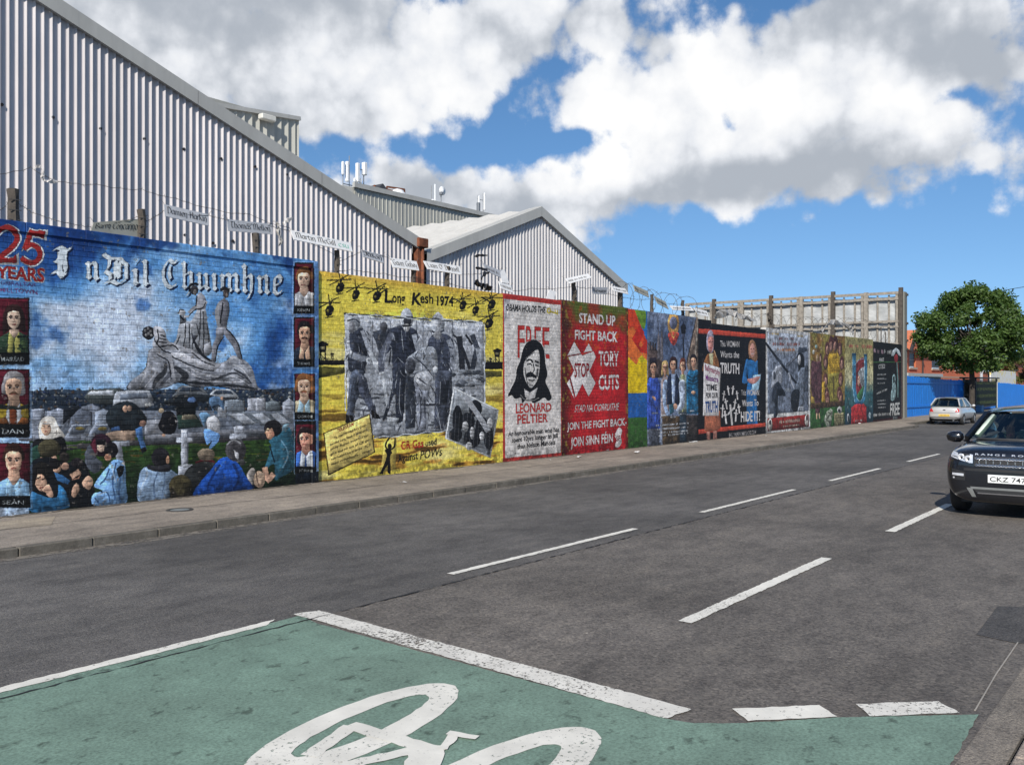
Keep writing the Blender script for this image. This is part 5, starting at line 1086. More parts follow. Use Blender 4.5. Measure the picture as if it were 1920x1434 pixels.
c = t.mix(0.6, c, t.ramp(t.noise(p, 90, 3, 0.7), [(0.3, (0.6, 0.6, 0.6)), (0.7, (1.25, 1.25, 1.25))]), 'MULTIPLY'); t.color(c); t.set(rough=0.9); t.bump(t.noise(p, 50, 4), 0.5, 0.008); MAT_KERB = t.mat
protos = [mk_stone(i) for i in range(4)]
# walk along the kerb line setting stones end to end
seg = []
for (xa, ya), (xb, yb) in zip(kpath[:-1], kpath[1:]):
    seg.append((xa, ya, xb, yb, math.hypot(xb - xa, yb - ya)))
def along(s):
    for xa, ya, xb, yb, l in seg:
        if s <= l: return xa + (xb - xa) * s / l, ya + (yb - ya) * s / l, math.atan2(yb - ya, xb - xa)
        s -= l
    return None
s_ = 9.0 + 7.2; k = 0
while True:
    a = along(s_); b = along(s_ + L0)
    if b is None or a[0] > 118: break
    src = protos[k % 4]
    o = src if k < 4 else src.copy()
    if k >= 4: COL.objects.link(o)
    o.parent = pave; o.location = (a[0], a[1], 0); o.rotation_euler = (rng.uniform(-.012, .012), 0, math.atan2(b[1] - a[1], b[0] - a[0])); o.scale = (1, 1, 1 + rng.uniform(-.05, .05))
    s_ += L0; k += 1
# concrete repair and boundary-box lid in the pavement
q = [on_z(*p, PZ) for p in ((0, 972), (104, 968), (96, 984), (0, 988))]
q = [(min(3.0, q[0][0]) if i in (0, 3) else x, y) for i, (x, y) in enumerate(q)]
sheet('concrete_patch', [(4.0, q[3][1]), (q[2][0], q[2][1]), (q[1][0], q[1][1]), (4.0, q[0][1])], PZ + .004, mat_asphalt('concrete_pale', (0.33, 0.28, 0.215), coarse=.6), pave)
cx, cy = on_z(337, 956, PZ)
lid = MB(); lid.lathe([(0.0, .006), (.13, .006), (.15, .004)], 24, 'Z', (cx, cy, PZ)); lid.build('surface_box_lid', simple('lid_steel', (0.42, 0.45, 0.44), 0.45, 0.6), pave)
rim = MB(); rim.lathe([(.15, .003), (.152, .012), (.20, .012), (.21, .002)], 24, 'Z', (cx, cy, PZ)); rim.build('surface_box_rim', simple('lid_iron', (0.05, 0.047, 0.043), 0.7), pave)
# long seam and small blackened stains where the footway was dug up
m = MB(); q = random.Random(9); prev = None; x = 4.5
while x < 30:
    y = 13.05 + .05 * math.sin(x * .4) + q.uniform(-.012, .012); w = q.uniform(.004, .014); c = ((x, y - w, PZ + .004), (x, y + w, PZ + .004))
    if prev: m.quad(prev[0], c[0], c[1], prev[1])
    prev = c; x += q.uniform(.08, .25)
m.build('pavement_seam', simple('seam_dark', (.075, .066, .056), .9), pave, recalc=False)
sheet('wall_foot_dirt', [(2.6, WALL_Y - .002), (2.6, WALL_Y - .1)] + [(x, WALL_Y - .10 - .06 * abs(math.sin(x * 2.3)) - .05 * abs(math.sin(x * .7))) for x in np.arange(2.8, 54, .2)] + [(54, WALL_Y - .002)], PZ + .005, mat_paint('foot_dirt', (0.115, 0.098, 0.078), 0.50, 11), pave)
# near-side channel, flush kerb and footway
sheet('near_pavement', [(-14, -6), (150, -6), (150, 0.72), (-14, 0.72)], 0.035, mat_asphalt('near_footway', (0.24, 0.215, 0.19)))
nk = MB(); nk.box(0.004, .91, 0, .2, -.1, .04); o0 = nk.build('near_kerb_stone', mat_asphalt('near_kerb', (0.36, 0.30, 0.25), coarse=.6), bpy.data.objects['near_pavement'], bevel=.01)
for i in range(30):
    o = o0 if i == 0 else o0.copy()
    if i: COL.objects.link(o)
    o.parent = bpy.data.objects['near_pavement']; o.location = (2.0 + i * .915, .72, 0)
sheet('gutter', [(-14, .95), (150, .95), (150, 1.17), (-14, 1.17)], .005, MAT_GUTTER, road)
sheet('repair_patch', [on_z(*p) for p in ((1830, 1190), (1870, 1137), (1990, 1137), (1990, 1210), (1905, 1206))], .004, MAT_PATCH, road)
m = MB(); m.tube([(on_z(1908, 1205)[0], on_z(1908, 1205)[1], .004), (on_z(1870, 1265)[0], on_z(1870, 1265)[1] + .01, .004), (on_z(1828, 1332)[0], on_z(1828, 1332)[1], .004)], .006, 4); m.build('pale_crack', simple('crack_dust', (0.30, 0.27, 0.23)), road)

# ---------------------------------------------------------------- road markings
def ragged(pts, amp, seed, step=.05):
    """polygon with slightly uneven painted edges"""
    q = random.Random(seed); out = []
    for (a, b) in zip(pts, pts[1:] + pts[:1]):
        l = math.hypot(b[0]-a[0], b[1]-a[1]); n = max(2, int(l / step)); nx, ny = -(b[1]-a[1]) / l, (b[0]-a[0]) / l
        for i in range(n):
            t = i / n; d = q.uniform(-amp, amp) if i else 0
            out.append((a[0] + (b[0]-a[0])*t + nx*d, a[1] + (b[1]-a[1])*t + ny*d))
    return out
sheet('cycle_box', ragged([(-6.0, 6.56), (5.28, 6.58), (5.18, 6.25), (5.06, 2.74), (5.10, 2.58), (5.30, 2.33), (5.77, 1.89), (6.35, 1.23), (5.4, 1.19), (4.4, 1.17), (-6.0, 1.17)], .006, 5), .004, MAT_GREEN, road)
def mark(pts, seed, mat=None, amp=.008, z=.008): return sheet('road_marking', ragged(pts, amp, seed), z, mat or MAT_WHITE, road)
mark([(-6, 6.50), (4.86, 6.53), (5.03, 6.64), (-6, 6.64)], 1)
mark([(5.25, 6.66), (5.48, 6.58), (5.30, 2.70), (5.05, 2.75)], 2, MAT_WHITE_WORN)
mark([(5.33, 2.33), (5.47, 2.50), (5.88, 2.08), (5.75, 1.92)], 3)
mark([(5.88, 1.76), (6.05, 1.90), (6.44, 1.49), (6.30, 1.33)], 4, MAT_WHITE_WORN)
for i, (a, b) in enumerate(((7.42, 11.40), (13.5, 17.55), (19.6, 23.2), (25.7, 29.1), (31.8, 35.4), (38, 41.6), (44.2, 47.8), (50.4, 54))):
    mark([(a, 6.655), (b, 6.655), (b, 6.755), (a, 6.755)], 10 + i)
for i, (a, b) in enumerate(((7.2, 10.9), (13.4, 17.1), (19.6, 23.2), (25.8, 29.4))):
    mark([(a, 3.67), (b, 3.70), (b, 3.83), (a, 3.80)], 30 + i)
# painted bicycle in the cycle box: two wheels, frame, saddle, handlebar
def ring(pts_out, pts_in, seed):
    m = MB(); n = len(pts_out); q = random.Random(seed)
    for i in range(n):
        j = (i + 1) % n; m.quad((*pts_out[i], .008), (*pts_out[j], .008), (*pts_in[j], .008), (*pts_in[i], .008))
    return m
def oval(c, a, b, rot, n=40, seed=0, amp=.01):
    q = random.Random(seed); return [(c[0] + a*math.cos(t)*math.cos(rot) - b*math.sin(t)*math.sin(rot) + q.uniform(-amp, amp)*.6, c[1] + a*math.cos(t)*math.sin(rot) + b*math.sin(t)*math.cos(rot) + q.uniform(-amp, amp)*.6) for t in np.linspace(0, 2*math.pi, n+1)[:-1]]
bike = empty('cycle_symbol', (0, 0, 0)); bike.parent = road
w1 = ring(oval((3.80, 4.16), .90, .33, .10, 46, 1), oval((3.84, 4.17), .60, .15, .10, 46, 2), 1)
w1.build('wheel_marking', MAT_WHITE, bike, recalc=False)
w2 = ring(oval((3.60, 3.02), 1.02, .335, .02, 46, 3), oval((3.56, 3.03), .74, .155, .02, 46, 4), 2); w2.build('wheel_marking', MAT_WHITE, bike, recalc=False)
def stripe(a, b, w, z=.0085):
    d = Vector((b[0]-a[0], b[1]-a[1])).normalized() * w / 2
    m = MB(); m.poly([(x, y, z) for x, y in ragged([(a[0]-d.y, a[1]+d.x), (b[0]-d.y, b[1]+d.x), (b[0]+d.y, b[1]-d.x), (a[0]+d.y, a[1]-d.x)], .008, int(a[0]*97))]); return m
for si, (a, b, w) in enumerate((((3.30, 4.05), (3.75, 4.20), .11), ((3.75, 4.22), (3.80, 3.50), .12), ((3.78, 3.62), (3.0, 3.92), .10), ((3.82, 3.62), (3.55, 3.42), .2), ((3.35, 3.86), (3.0, 3.3), .1), ((3.83, 3.52), (4.06, 3.62), .06), ((4.03, 3.66), (4.08, 3.47), .06))):
    stripe(a, b, w, .0095 + si * .0008).build('frame_marking', MAT_WHITE, bike, recalc=False)
# ---------------------------------------------------------------- the mural wall
CR_H, BR_L = 0.0875, 0.245
def mural_mat(M, name, relief):
    t = NT(name); im = M.image(name)
    pos = t.pos('world'); sp = t.node('ShaderNodeSeparateXYZ'); t.link(pos, sp.inputs[0])
    cu = t.node('ShaderNodeCombineXYZ')
    t.link(t.math('MULTIPLY_ADD', sp.outputs[0], 1 / (M.x1 - M.x0), -M.x0 / (M.x1 - M.x0)), cu.inputs[0])
    t.link(t.math('MULTIPLY_ADD', sp.outputs[2], 1 / (M.z1 - M.z0), -M.z0 / (M.z1 - M.z0)), cu.inputs[1])
    tx = t.node('ShaderNodeTexImage', image=im, extension='EXTEND', interpolation='Linear'); t.link(cu.outputs[0], tx.inputs[0])
    grime = t.ramp(t.noise(t.mapping(pos, (1.2, 1, 0.5)), 2.4, 6, 0.65), [(0.32, (0.80, 0.79, 0.78)), (0.6, (1, 1, 1))])
    col = t.mix(0.55, tx.outputs[0], grime, 'MULTIPLY')
    n = t.noise(pos, 55, 4, 0.6)
    if relief:
        b = t.node('ShaderNodeTexBrick'); cv = t.node('ShaderNodeCombineXYZ'); t.link(sp.outputs[0], cv.inputs[0]); t.link(t.math('ADD', sp.outputs[2], -0.09), cv.inputs[1])
        t.link(cv.outputs[0], b.inputs['Vector']); b.inputs['Scale'].default_value = 1.0; b.inputs['Brick Width'].default_value = BR_L; b.inputs['Row Height'].default_value = CR_H; b.inputs['Mortar Size'].default_value = 0.007; b.inputs['Mortar Smooth'].default_value = 0.3
        hgt = t.math('ADD', t.math('MULTIPLY', b.outputs['Fac'], -1.0), t.math('MULTIPLY', n, 0.25))
        t.bump(hgt, 0.6, 0.008)
        col = t.mix(t.math('MULTIPLY', b.outputs['Fac'], 0.16), col, (0.05, 0.05, 0.055))
    else: t.bump(n, 0.35, 0.008)
    t.color(col); t.set(rough=0.62, spec=0.3)
    return t.mat

# (painter, left u, right u, top at left, top at right, label)
WALLS = [
 (paint_memorial, None, 595, (0, 415), (590, 487), 'tall blue mural wall with white blackletter heading, grey stone monument and graveyard mourners', 2),
 (paint_yellow, 595, 943, (600, 511), (940, 548), 'yellow mural wall with grey soldiers inside barbed wire and black helicopters', 2),
 (paint_free, 943, 1053, (945, 551), (1050, 562), 'white poster-like mural wall with red border and a long-haired man in black and white', 1),
 (paint_red, 1053, 1178, (1055, 562), (1175, 577), 'dark red mural wall with white slogans and a big white cross saying STOP', 1),
 (paint_rainbow, 1178, 1213.5, (1180, 579), (1211, 583), 'narrow mural wall of plain orange, yellow, blue and green colour fields', 0),
 (paint_friends, 1213.5, 1309, (1215, 584), (1307, 595), 'blue-grey mural wall with five young people under a street lamp', 0),
 (paint_truth, 1309, 1436, (1336, 607), (1433, 617), 'black mural wall with red stripes, two women and small white crosses', 0),
 (paint_poster, 1436, 1519, (1437, 615), (1518, 623), 'white framed grey mural wall with a pale-haired figure and dark red caption strip', 0),
 (paint_figures, 1519, 1584, (1520, 623), (1583, 631), 'brown and ochre mural wall with a ring of faces above green grass', 0),
 (paint_teal, 1584, 1637, (1585, 631), (1636, 636), 'cream and teal mural wall with a blue V shape over a red block', 0),
 (paint_last, 1637, 1691, (1638, 641), (1690, 645), 'black mural wall with white lettering at the end beside the blue fence', 0),
]
MAT_WALLBACK = simple('wall_back_brick', (0.22, 0.13, 0.10), 0.85, var=.25, scale=9)
def brick_mesh(name, L, H, D=0.012, bev=0.003):
    m = MB(); x0, x1, z0, z1 = 0.0035, L - 0.0035, 0.0035, H - 0.0035
    A = [(x0, D, z0), (x1, D, z0), (x1, D, z1), (x0, D, z1)]; B = [(x0, bev, z0), (x1, bev, z0), (x1, bev, z1), (x0, bev, z1)]
    C = [(x0+bev, 0, z0+bev), (x1-bev, 0, z0+bev), (x1-bev, 0, z1-bev), (x0+bev, 0, z1-bev)]
    n = [(i, (i+1) % 4) for i in range(4)]
    m.add(A + B + C, [(a, b, b+4, a+4) for a, b in n] + [(a+4, b+4, b+8, a+8) for a, b in n] + [(8, 9, 10, 11)])
    return m
_wall_tops = []
for wi, (fn, ul, ur, tl, tr, label, nb) in enumerate(WALLS):
    M = fn(); x0 = M.x0 if ul is not None else 2.6; x1 = M.x1
    zl, zr = on_y(*tl, WALL_Y)[1], on_y(*tr, WALL_Y)[1]; zt = (zl + zr) / 2
    _wall_tops.append((x0, x1, zt))
    root = empty('mural_wall', ((x0 + x1) / 2, WALL_Y, PZ)); tag(root, label, 'mural', 'painted sections of the mural wall', 'thing')
    ox = root.location.copy()
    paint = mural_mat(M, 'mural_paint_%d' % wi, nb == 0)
    def loc(o, p): o.location = Vector(p) - ox; return o
    joint = 0.006 if nb else 0.0
    body = MB(); Y0 = WALL_Y + joint
    top = zt if wi != 6 else zt
    body.box(x0 + .001, x1 - .001, Y0, WALL_Y + .23, 0.0, top)
    for i, v in enumerate(body.v): pass
    ob = body.build('wall_body', [paint, MAT_WALLBACK], root); loc(ob, (0, 0, 0))
    if wi == 6:
        e = MB(); xs = on_y(1334, 600, WALL_Y)[0]; e.box(x0 + .001, xs, WALL_Y + .002, WALL_Y + .23, top - .01, on_y(1320, 599, WALL_Y)[1]); loc(e.build('wall_step', paint, root), (0, 0, 0))
    if nb:
        full = brick_mesh('brick', BR_L, CR_H); head = brick_mesh('brick', BR_L / 2, CR_H)
        zc_top = zt - (0.165 if wi == 0 else 0.0)
        nc = int((zc_top - 0.09) / CR_H); ch = (zc_top - 0.09) / nc
        cells = []; q = random.Random(40 + wi)
        for c in range(nc):
            z = 0.09 + c * ch; hd = (c % 4 == 3); L = BR_L / 2 if hd else BR_L
            x = x0 - ((BR_L / 4) if hd else (BR_L / 2 if c % 2 else 0.0))
            while x < x1:
                a, b = max(x, x0), min(x + L, x1)
                if b - a > 0.03: cells.append((a, b, z, hd, q.uniform(-.0025, .002)))
                x += L
        if nb == 2:
            vis = sorted([c for c in cells if c[0] > 5.95], key=lambda c: (int(c[0] * 2.0), -abs(c[1] - c[0]), c[2]))
            vis = [c for c in vis if not c[3]][:300]
        else: vis = []
        vs = set(vis)
        of = full.build('brick', paint, None, recalc=True)
        k = 0
        for (a, b, z, hd, dy) in vis:
            o = of if k == 0 else of.copy()
            if k: COL.objects.link(o)
            o.parent = root; o.location = Vector((a, WALL_Y + dy, z)) - ox; o.scale = ((b - a) / BR_L, 1, ch / CR_H); k += 1
        if k == 0: bpy.data.objects.remove(of, do_unlink=True)
        rest = MB()
        for (a, b, z, hd, dy) in cells:
            if (a, b, z, hd, dy) in vs: continue
            src = head if hd else full; L = BR_L / 2 if hd else BR_L; s = (b - a) / L
            rest.add([(a + v[0] * s, WALL_Y + dy + v[1], z + v[2] * ch / CR_H) for v in src.v], src.f)
        loc(tag(rest.build('brickwork', paint, root), kind='stuff'), (0, 0, 0))
        if wi == 0:
            cp = MB(); n = 12
            xx = x0
            while xx < x1 - .05:
                e = min(xx + .92, x1); cp = MB(); cp.box(xx + .002, e - .002, WALL_Y - .028, WALL_Y + .25, zt - .155, zt + q.uniform(-.004, .006))
                loc(cp.build('coping_stone', paint, root, bevel=.008), (0, 0, 0)); xx = e
            pil = MB(); pil.box(x1 - .17, x1 - .003, WALL_Y - .05, WALL_Y - .001, 0.09, zt - .157); loc(pil.build('end_pier', paint, root, bevel=.006), (0, 0, 0))
# ---------------------------------------------------------------- sheds behind the wall
GY = 18.5                                                     # plane of both gables
def mat_sheet(name, base, streak=(0.42, 0.30, 0.22), amt=0.35, rough=0.55):
    """profiled steel sheet: chalky coating, run-off streaks, a little rust"""
    t = NT(name); p = t.pos('world')
    n = t.noise(t.mapping(p, (1.5, 1.5, 0.35)), 1.6, 5, 0.6)
    col = t.ramp(n, [(0.25, tuple(c * 0.86 for c in base)), (0.75, tuple(min(1, c * 1.08) for c in base))])
    st = t.ramp(t.noise(t.mapping(p, (9, 9, 0.25)), 1.0, 5, 0.65), [(0.56, (0, 0, 0)), (0.80, (1, 1, 1))])
    col = t.mix(t.math('MULTIPLY', st, amt), col, streak)
    oi = t.node('ShaderNodeObjectInfo'); tone = t.ramp(oi.outputs['Random'], [(0, (0.90, 0.90, 0.90)), (1, (1.07, 1.07, 1.06))]); col = t.mix(1.0, col, tone, 'MULTIPLY')
    t.color(col); t.set(rough=rough, spec=0.4)
    t.bump(t.noise(t.mapping(p, (2, 2, 0.6)), 2.5, 3), 0.15, 0.01)
    return t.mat
MAT_GABLE = mat_sheet('cladding_grey', (0.55, 0.52, 0.522), (0.46, 0.38, 0.33), .4)
MAT_GABLE2 = mat_sheet('cladding_grey_pale', (0.54, 0.525, 0.525), (0.47, 0.41, 0.36), .35)
MAT_TRIM = mat_sheet('verge_flashing', (0.44, 0.435, 0.405), (0.3, 0.3, 0.29), .3)
MAT_DARK = simple('dark_gap', (0.03, 0.035, 0.035), 0.8)
MAT_ROOF2 = mat_sheet('roof_sheet_pale', (0.62, 0.60, 0.55), (0.40, 0.27, 0.17), .55)
MAT_RUST = simple('rusty_steel', (0.17, 0.055, 0.024), 0.9, var=.6, scale=4, bump=.4)
MAT_GREYCLAD = mat_sheet('cladding_olive', (0.40, 0.395, 0.35), (0.34, 0.32, 0.27), .4)
MAT_PALE = mat_sheet('cladding_cream', (0.60, 0.585, 0.53), (0.4, 0.34, 0.27), .4)
MAT_BOLT = simple('bolt_dark', (0.02, 0.02, 0.025), 0.6)

def profile_sheet(m, x0, nr, pitch, y, z0, ztop, depth=.044, flank=.030, crest=.008, back=.010):
    """one cladding sheet of nr ribs; ztop(x) gives its cut top edge"""
    pts = []
    for i in range(nr):
        a = x0 + i * pitch; w = pitch - flank - crest - back
        pts += [(a, y), (a + w, y), (a + w + flank, y - depth), (a + w + flank + crest, y - depth)]
    pts.append((x0 + nr * pitch, y))
    for (xa, ya), (xb, yb) in zip(pts[:-1], pts[1:]):
        m.quad((xa, ya, z0), (xb, yb, z0), (xb, yb, ztop(xb)), (xa, ya, ztop(xa)))
A1 = on_y(95, 0, GY); E1 = on_y(775, 447, GY); sl1 = (E1[1] - A1[1]) / (E1[0] - A1[0])
RX1 = 1.0; RZ1 = A1[1] + (RX1 - A1[0]) * sl1
def roof1(x): return RZ1 + abs(x - RX1) * sl1
A2 = on_y(1010, 392, GY); E2 = on_y(1170, 536, GY); E2l = 2 * A2[0] - E2[0]
sl2 = (E2[1] - A2[1]) / (E2[0] - A2[0])
def roof2(x): return A2[1] + abs(x - A2[0]) * sl2
def shed(name, label, xa, xb, roof, ridge, pitch, mat, mroof, depth):
    root = empty(name, ((xa + xb) / 2, GY, 0)); tag(root, label, 'building', kind='thing'); ox = Vector(root.location)
    def put(mb, nm, mt, **k): o = mb.build(nm, mt, root, **k); o.location = -ox; return o
    n = int((xb - xa) / pitch); x = xa; i = 0
    while i < n:
        k = min(6, n - i); m = MB(); profile_sheet(m, xa + i * pitch, k, pitch, GY, 0.0, lambda t: roof(t) - .17); put(m, 'cladding_sheet', mat, recalc=False); i += k
    # fixing bolts in a slanting row
    for q in range(16 if name == 'large_shed' else 0):
        bx = xa + 6.5 * pitch + q * pitch * 5 + .05
        if bx > xb: break
    # walls behind, roof slopes, verge flashing with its dark shadow gap
    b = MB(); ya, yb = GY + .02, GY + depth
    b.poly([(xa, ya, 0), (xb, ya, 0), (xb, ya, roof(xb) - .16), (ridge, ya, roof(ridge) - .16), (xa, ya, roof(xa) - .16)])
    b.quad((xa, ya, 0), (xa, yb, 0), (xa, yb, roof(xa) - .16), (xa, ya, roof(xa) - .16)); b.quad((xb, ya, 0), (xb, yb, 0), (xb, yb, roof(xb) - .16), (xb, ya, roof(xb) - .16))
    b.poly([(xa, yb, 0), (xb, yb, 0), (xb, yb, roof(xb) - .16), (ridge, yb, roof(ridge) - .16), (xa, yb, roof(xa) - .16)]); put(b, 'wall_shell', MAT_DARK)
    for (p, q) in ((xa - .12, ridge), (ridge, xb + .12)):
        r = MB(); N = 10
        dx = q - p; ns = int(depth / .9)
        # ribbed roof sheets running up the slope
        prof = []
        for j in range(ns * 2 + 1):
            yy = GY - .1 + (depth + .1) * j / (ns * 2); prof.append((yy, .07 if j % 2 else 0.0))
        for (y1, h1), (y2, h2) in zip(prof[:-1], prof[1:]):
            r.quad((p, y1, roof(p) + h1), (q, y1, roof(q) + h1), (q, y2, roof(q) + h2), (p, y2, roof(p) + h2))
        put(r, 'roof_slope', mroof, recalc=False)
        L = math.hypot(dx, roof(q) - roof(p)); npc = max(1, int(L / 3.6))
        for j in range(npc):
            a = p + dx * j / npc + .004; c = p + dx * (j + 1) / npc - .004
            f = MB(); f.add([(a, GY - .14, roof(a) - .26), (c, GY - .14, roof(c) - .26), (c, GY - .14, roof(c) + .07), (a, GY - .14, roof(a) + .07), (a, GY - .09, roof(a) + .085), (c, GY - .09, roof(c) + .085), (c, GY + .25, roof(c) + .085), (a, GY + .25, roof(a) + .085)], [(0, 1, 2, 3), (3, 2, 5, 4), (4, 5, 6, 7)])
            f.add([(a, GY - .14, roof(a) - .26), (c, GY - .14, roof(c) - .26), (c, GY - .02, roof(c) - .255), (a, GY - .02, roof(a) - .255)], [(0, 1, 2, 3)]); put(f, 'verge_flashing', MAT_TRIM, recalc=False)
    return root
P1 = 0.00888 * GY
s1 = shed('large_shed', 'large grey ribbed shed with a long sloping verge behind the blue mural', -8.0, E1[0] - .02, roof1, RX1, P1, MAT_GABLE, MAT_GABLE, 26)
s2 = shed('small_shed', 'smaller grey ribbed shed with pale roof and full gable behind the red murals', E2l + .05, E2[0] - .05, roof2, A2[0], P1 * 1.06, MAT_GABLE2, MAT_ROOF2, 26)
# dark fixings dotted along the first gable
for (u, v) in ((98, 221), (187, 242), (269, 261), (343, 280), (413, 298), (477, 313), (536, 328), (2, 197), (345, 441), (435, 452), (398, 456), (580, 345), (640, 360)):
    X, Z = on_y(u, v, GY); b = MB(); b.lathe([(.03, -.05), (.03, -.02), (.0, -.06)], 8, 'Y', (X, GY, Z)); o = b.build('fixing', MAT_BOLT, s1); o.location = -Vector(s1.location)
# rusted valley box and downpipe between the sheds
xv = on_y(784, 480, GY)[0]
rb = empty('rusty_downpipe', (xv, GY - .1, 0)); tag(rb, 'rusty orange steel downpipe in the gap between the two sheds', 'downpipe', kind='thing')
m = MB(); m.box(-.15, .16, -.02, .2, 0, 6.1); m.build('pipe_casing', MAT_RUST, rb, bevel=.02)
m = MB(); m.box(-.19, .22, -.12, .1, 6.05, 6.32); m.build('hopper', MAT_RUST, rb, bevel=.02)
m = MB(); m.tube([(.03, -.05, 0), (.03, -.05, 6.0)], .045, 8); m.build('pipe', MAT_RUST, rb, smooth=True)
# ribbed tower rising behind the large shed
TY = 31.0; a = on_y(432, 204, TY); b = on_y(558, 226, TY)
tw = empty('roof_tower', (b[0], TY, 0)); tag(tw, 'pale ribbed tower box rising behind the sloping shed roof', 'building', kind='thing')
m = MB(); x = a[0] - 3; pit = .36
while x < b[0] - .05:
    f = lambda t: a[1] + (t - a[0]) * (b[1] - a[1]) / (b[0] - a[0])
    xe = min(x + pit, b[0]); m.quad((x, TY, 0), (xe - .12, TY, 0), (xe - .12, TY, f(xe - .12)), (x, TY, f(x))); m.quad((xe - .12, TY, 0), (xe, TY - .09, 0), (xe, TY - .09, f(xe)), (xe - .12, TY, f(xe - .12))); m.quad((xe, TY - .09, 0), (xe, TY, 0), (xe, TY, f(xe)), (xe, TY - .09, f(xe))); x += pit
o = m.build('cladding', MAT_GREYCLAD, tw, recalc=False); o.location = -tw.location
m = MB(); m.box(a[0] - 3, b[0], TY + .05, TY + 7, 0, b[1] - .05); o = m.build('shell', MAT_GREYCLAD, tw); o.location = -tw.location
m = MB(); m.bar((a[0] - 3, TY - .1, a[1] - .25), (b[0] + .05, TY - .1, b[1] + .06), .12, .16); o = m.build('parapet_trim', MAT_TRIM, tw); o.location = -tw.location
m = MB(); q = on_y(494, 224, TY); m.box(q[0] - .35, q[0] + .35, TY - .4, TY - .1, q[1] - .1, q[1] + .12); o = m.build('lamp_box', MAT_PALE, tw, bevel=.03); o.location = -tw.location
# long warehouse far behind, with its phone masts
BY = 40.0; c0 = on_y(666, 348, BY); c1 = on_y(932, 409, BY); zb = (c0[1] + on_y(904, 402, BY)[1]) / 2
wh = empty('far_warehouse', ((c0[0] + c1[0]) / 2, BY, 0)); tag(wh, 'long olive grey warehouse far behind, carrying phone masts on its roof', 'building', kind='thing')
def wput(mb, nm, mt, **k): o = mb.build(nm, mt, wh, **k); o.location = -wh.location; return o
x = c0[0]; i = 0
while x < c1[0]:
    xe = min(x + 1.6, c1[0]); m = MB(); nr = 5; pw = (xe - x) / nr
    for k in range(nr):
        t0 = x + k * pw; m.quad((t0, BY, 0), (t0 + pw * .7, BY, 0), (t0 + pw * .7, BY, zb), (t0, BY, zb)); m.quad((t0 + pw * .7, BY, 0), (t0 + pw * .86, BY - .04, 0), (t0 + pw * .86, BY - .04, zb), (t0 + pw * .7, BY, zb)); m.quad((t0 + pw * .86, BY - .04, 0), (t0 + pw, BY, 0), (t0 + pw, BY, zb), (t0 + pw * .86, BY - .04, zb))
    wput(m, 'cladding_sheet', MAT_GREYCLAD, recalc=False); x = xe; i += 1
m = MB(); m.box(c0[0] - .9, c0[0], BY + .1, BY + 12, 0, zb - .1); wput(m, 'stair_core', MAT_PALE)
m = MB(); m.box(c0[0] + .01, c1[0], BY + .05, BY + 14, 0, zb - .06); wput(m, 'shell', MAT_GREYCLAD)
m = MB(); m.bar((c0[0] - .2, BY - .08, zb), (c1[0], BY - .08, zb), .2, .28); wput(m, 'parapet_trim', MAT_TRIM)
MAT_MAST = simple('mast_white', (0.75, 0.76, 0.76), 0.45); MAT_STEEL = simple('galvanised', (0.23, 0.24, 0.25), 0.5, 0.4)
def mast(label, u0, items):
    """items: (kind, u, v_top, v_bottom, half width m)"""
    X, Z = on_y(u0, 400, BY + .6); root = empty('phone_mast', (X, BY + .6, zb)); tag(root, label, 'antenna', 'phone masts on the far warehouse roof')
    for (k, u, v0, v1, hw) in items:
        x, z0 = on_y(u, v0, BY + .6); _, z1 = on_y(u, v1, BY + .6); m = MB()
        hw *= .5
        if k == 'panel': m.box(x - hw - X, x + hw - X, -hw, hw, z1 - zb, z0 - zb); m.build('panel_antenna', MAT_MAST, root, bevel=.04)
        elif k == 'pole': m.tube([(x - X, .1, -.1), (x - X, .1, z0 - zb)], hw, 6); m.build('pole', MAT_STEEL, root)
        elif k == 'rail': m.bar((x - X, .1, z0 - zb), (on_y(v1, v0, BY + .6)[0] - X, .1, z0 - zb), hw); m.build('bracket', MAT_STEEL, root)
        elif k == 'dish': m.lathe([(0, -.08), (.28, 0), (.3, .03), (0, .06)], 16, 'Y', (x - X, 0, (z0 + z1) / 2 - zb)); m.build('dish', MAT_MAST, root, smooth=True)
        elif k == 'box': m.box(x - hw - X, x + hw - X, -hw, hw, z1 - zb, z0 - zb); m.build('equipment_box', MAT_STEEL, root, bevel=.03)
mast('cluster of four white panel antennas at the near end of the far warehouse', 662, [('panel', 643, 303, 328, .17), ('pole', 645, 310, 345, .06), ('panel', 651, 303, 341, .2), ('panel', 670.5, 306, 342, .22), ('panel', 683.5, 305, 329, .27), ('pole', 684, 320, 348, .07), ('rail', 671, 316, 684, .08), ('pole', 657, 292, 348, .05), ('panel', 665, 334, 342, .14), ('panel', 676, 335, 344, .14), ('rail', 645, 344, 690, .1)])
mast('thin twin pole antenna with small dish in the middle of the far warehouse roof', 818, [('panel', 815.5, 345, 378, .1), ('pole', 811, 348, 380, .06), ('pole', 829, 356, 386, .07), ('dish', 830, 354, 362, .2), ('panel', 811.5, 374, 379, .2), ('box', 827, 360, 366, .2)])
mast('rusty white antenna pair near the small shed roof', 900, [('panel', 908.5, 362, 395, .14), ('panel', 898, 367, 385, .13), ('box', 897, 380, 400, .22), ('pole', 898, 366, 408, .07), ('pole', 908, 362, 408, .06), ('rail', 897, 373, 908, .07)])
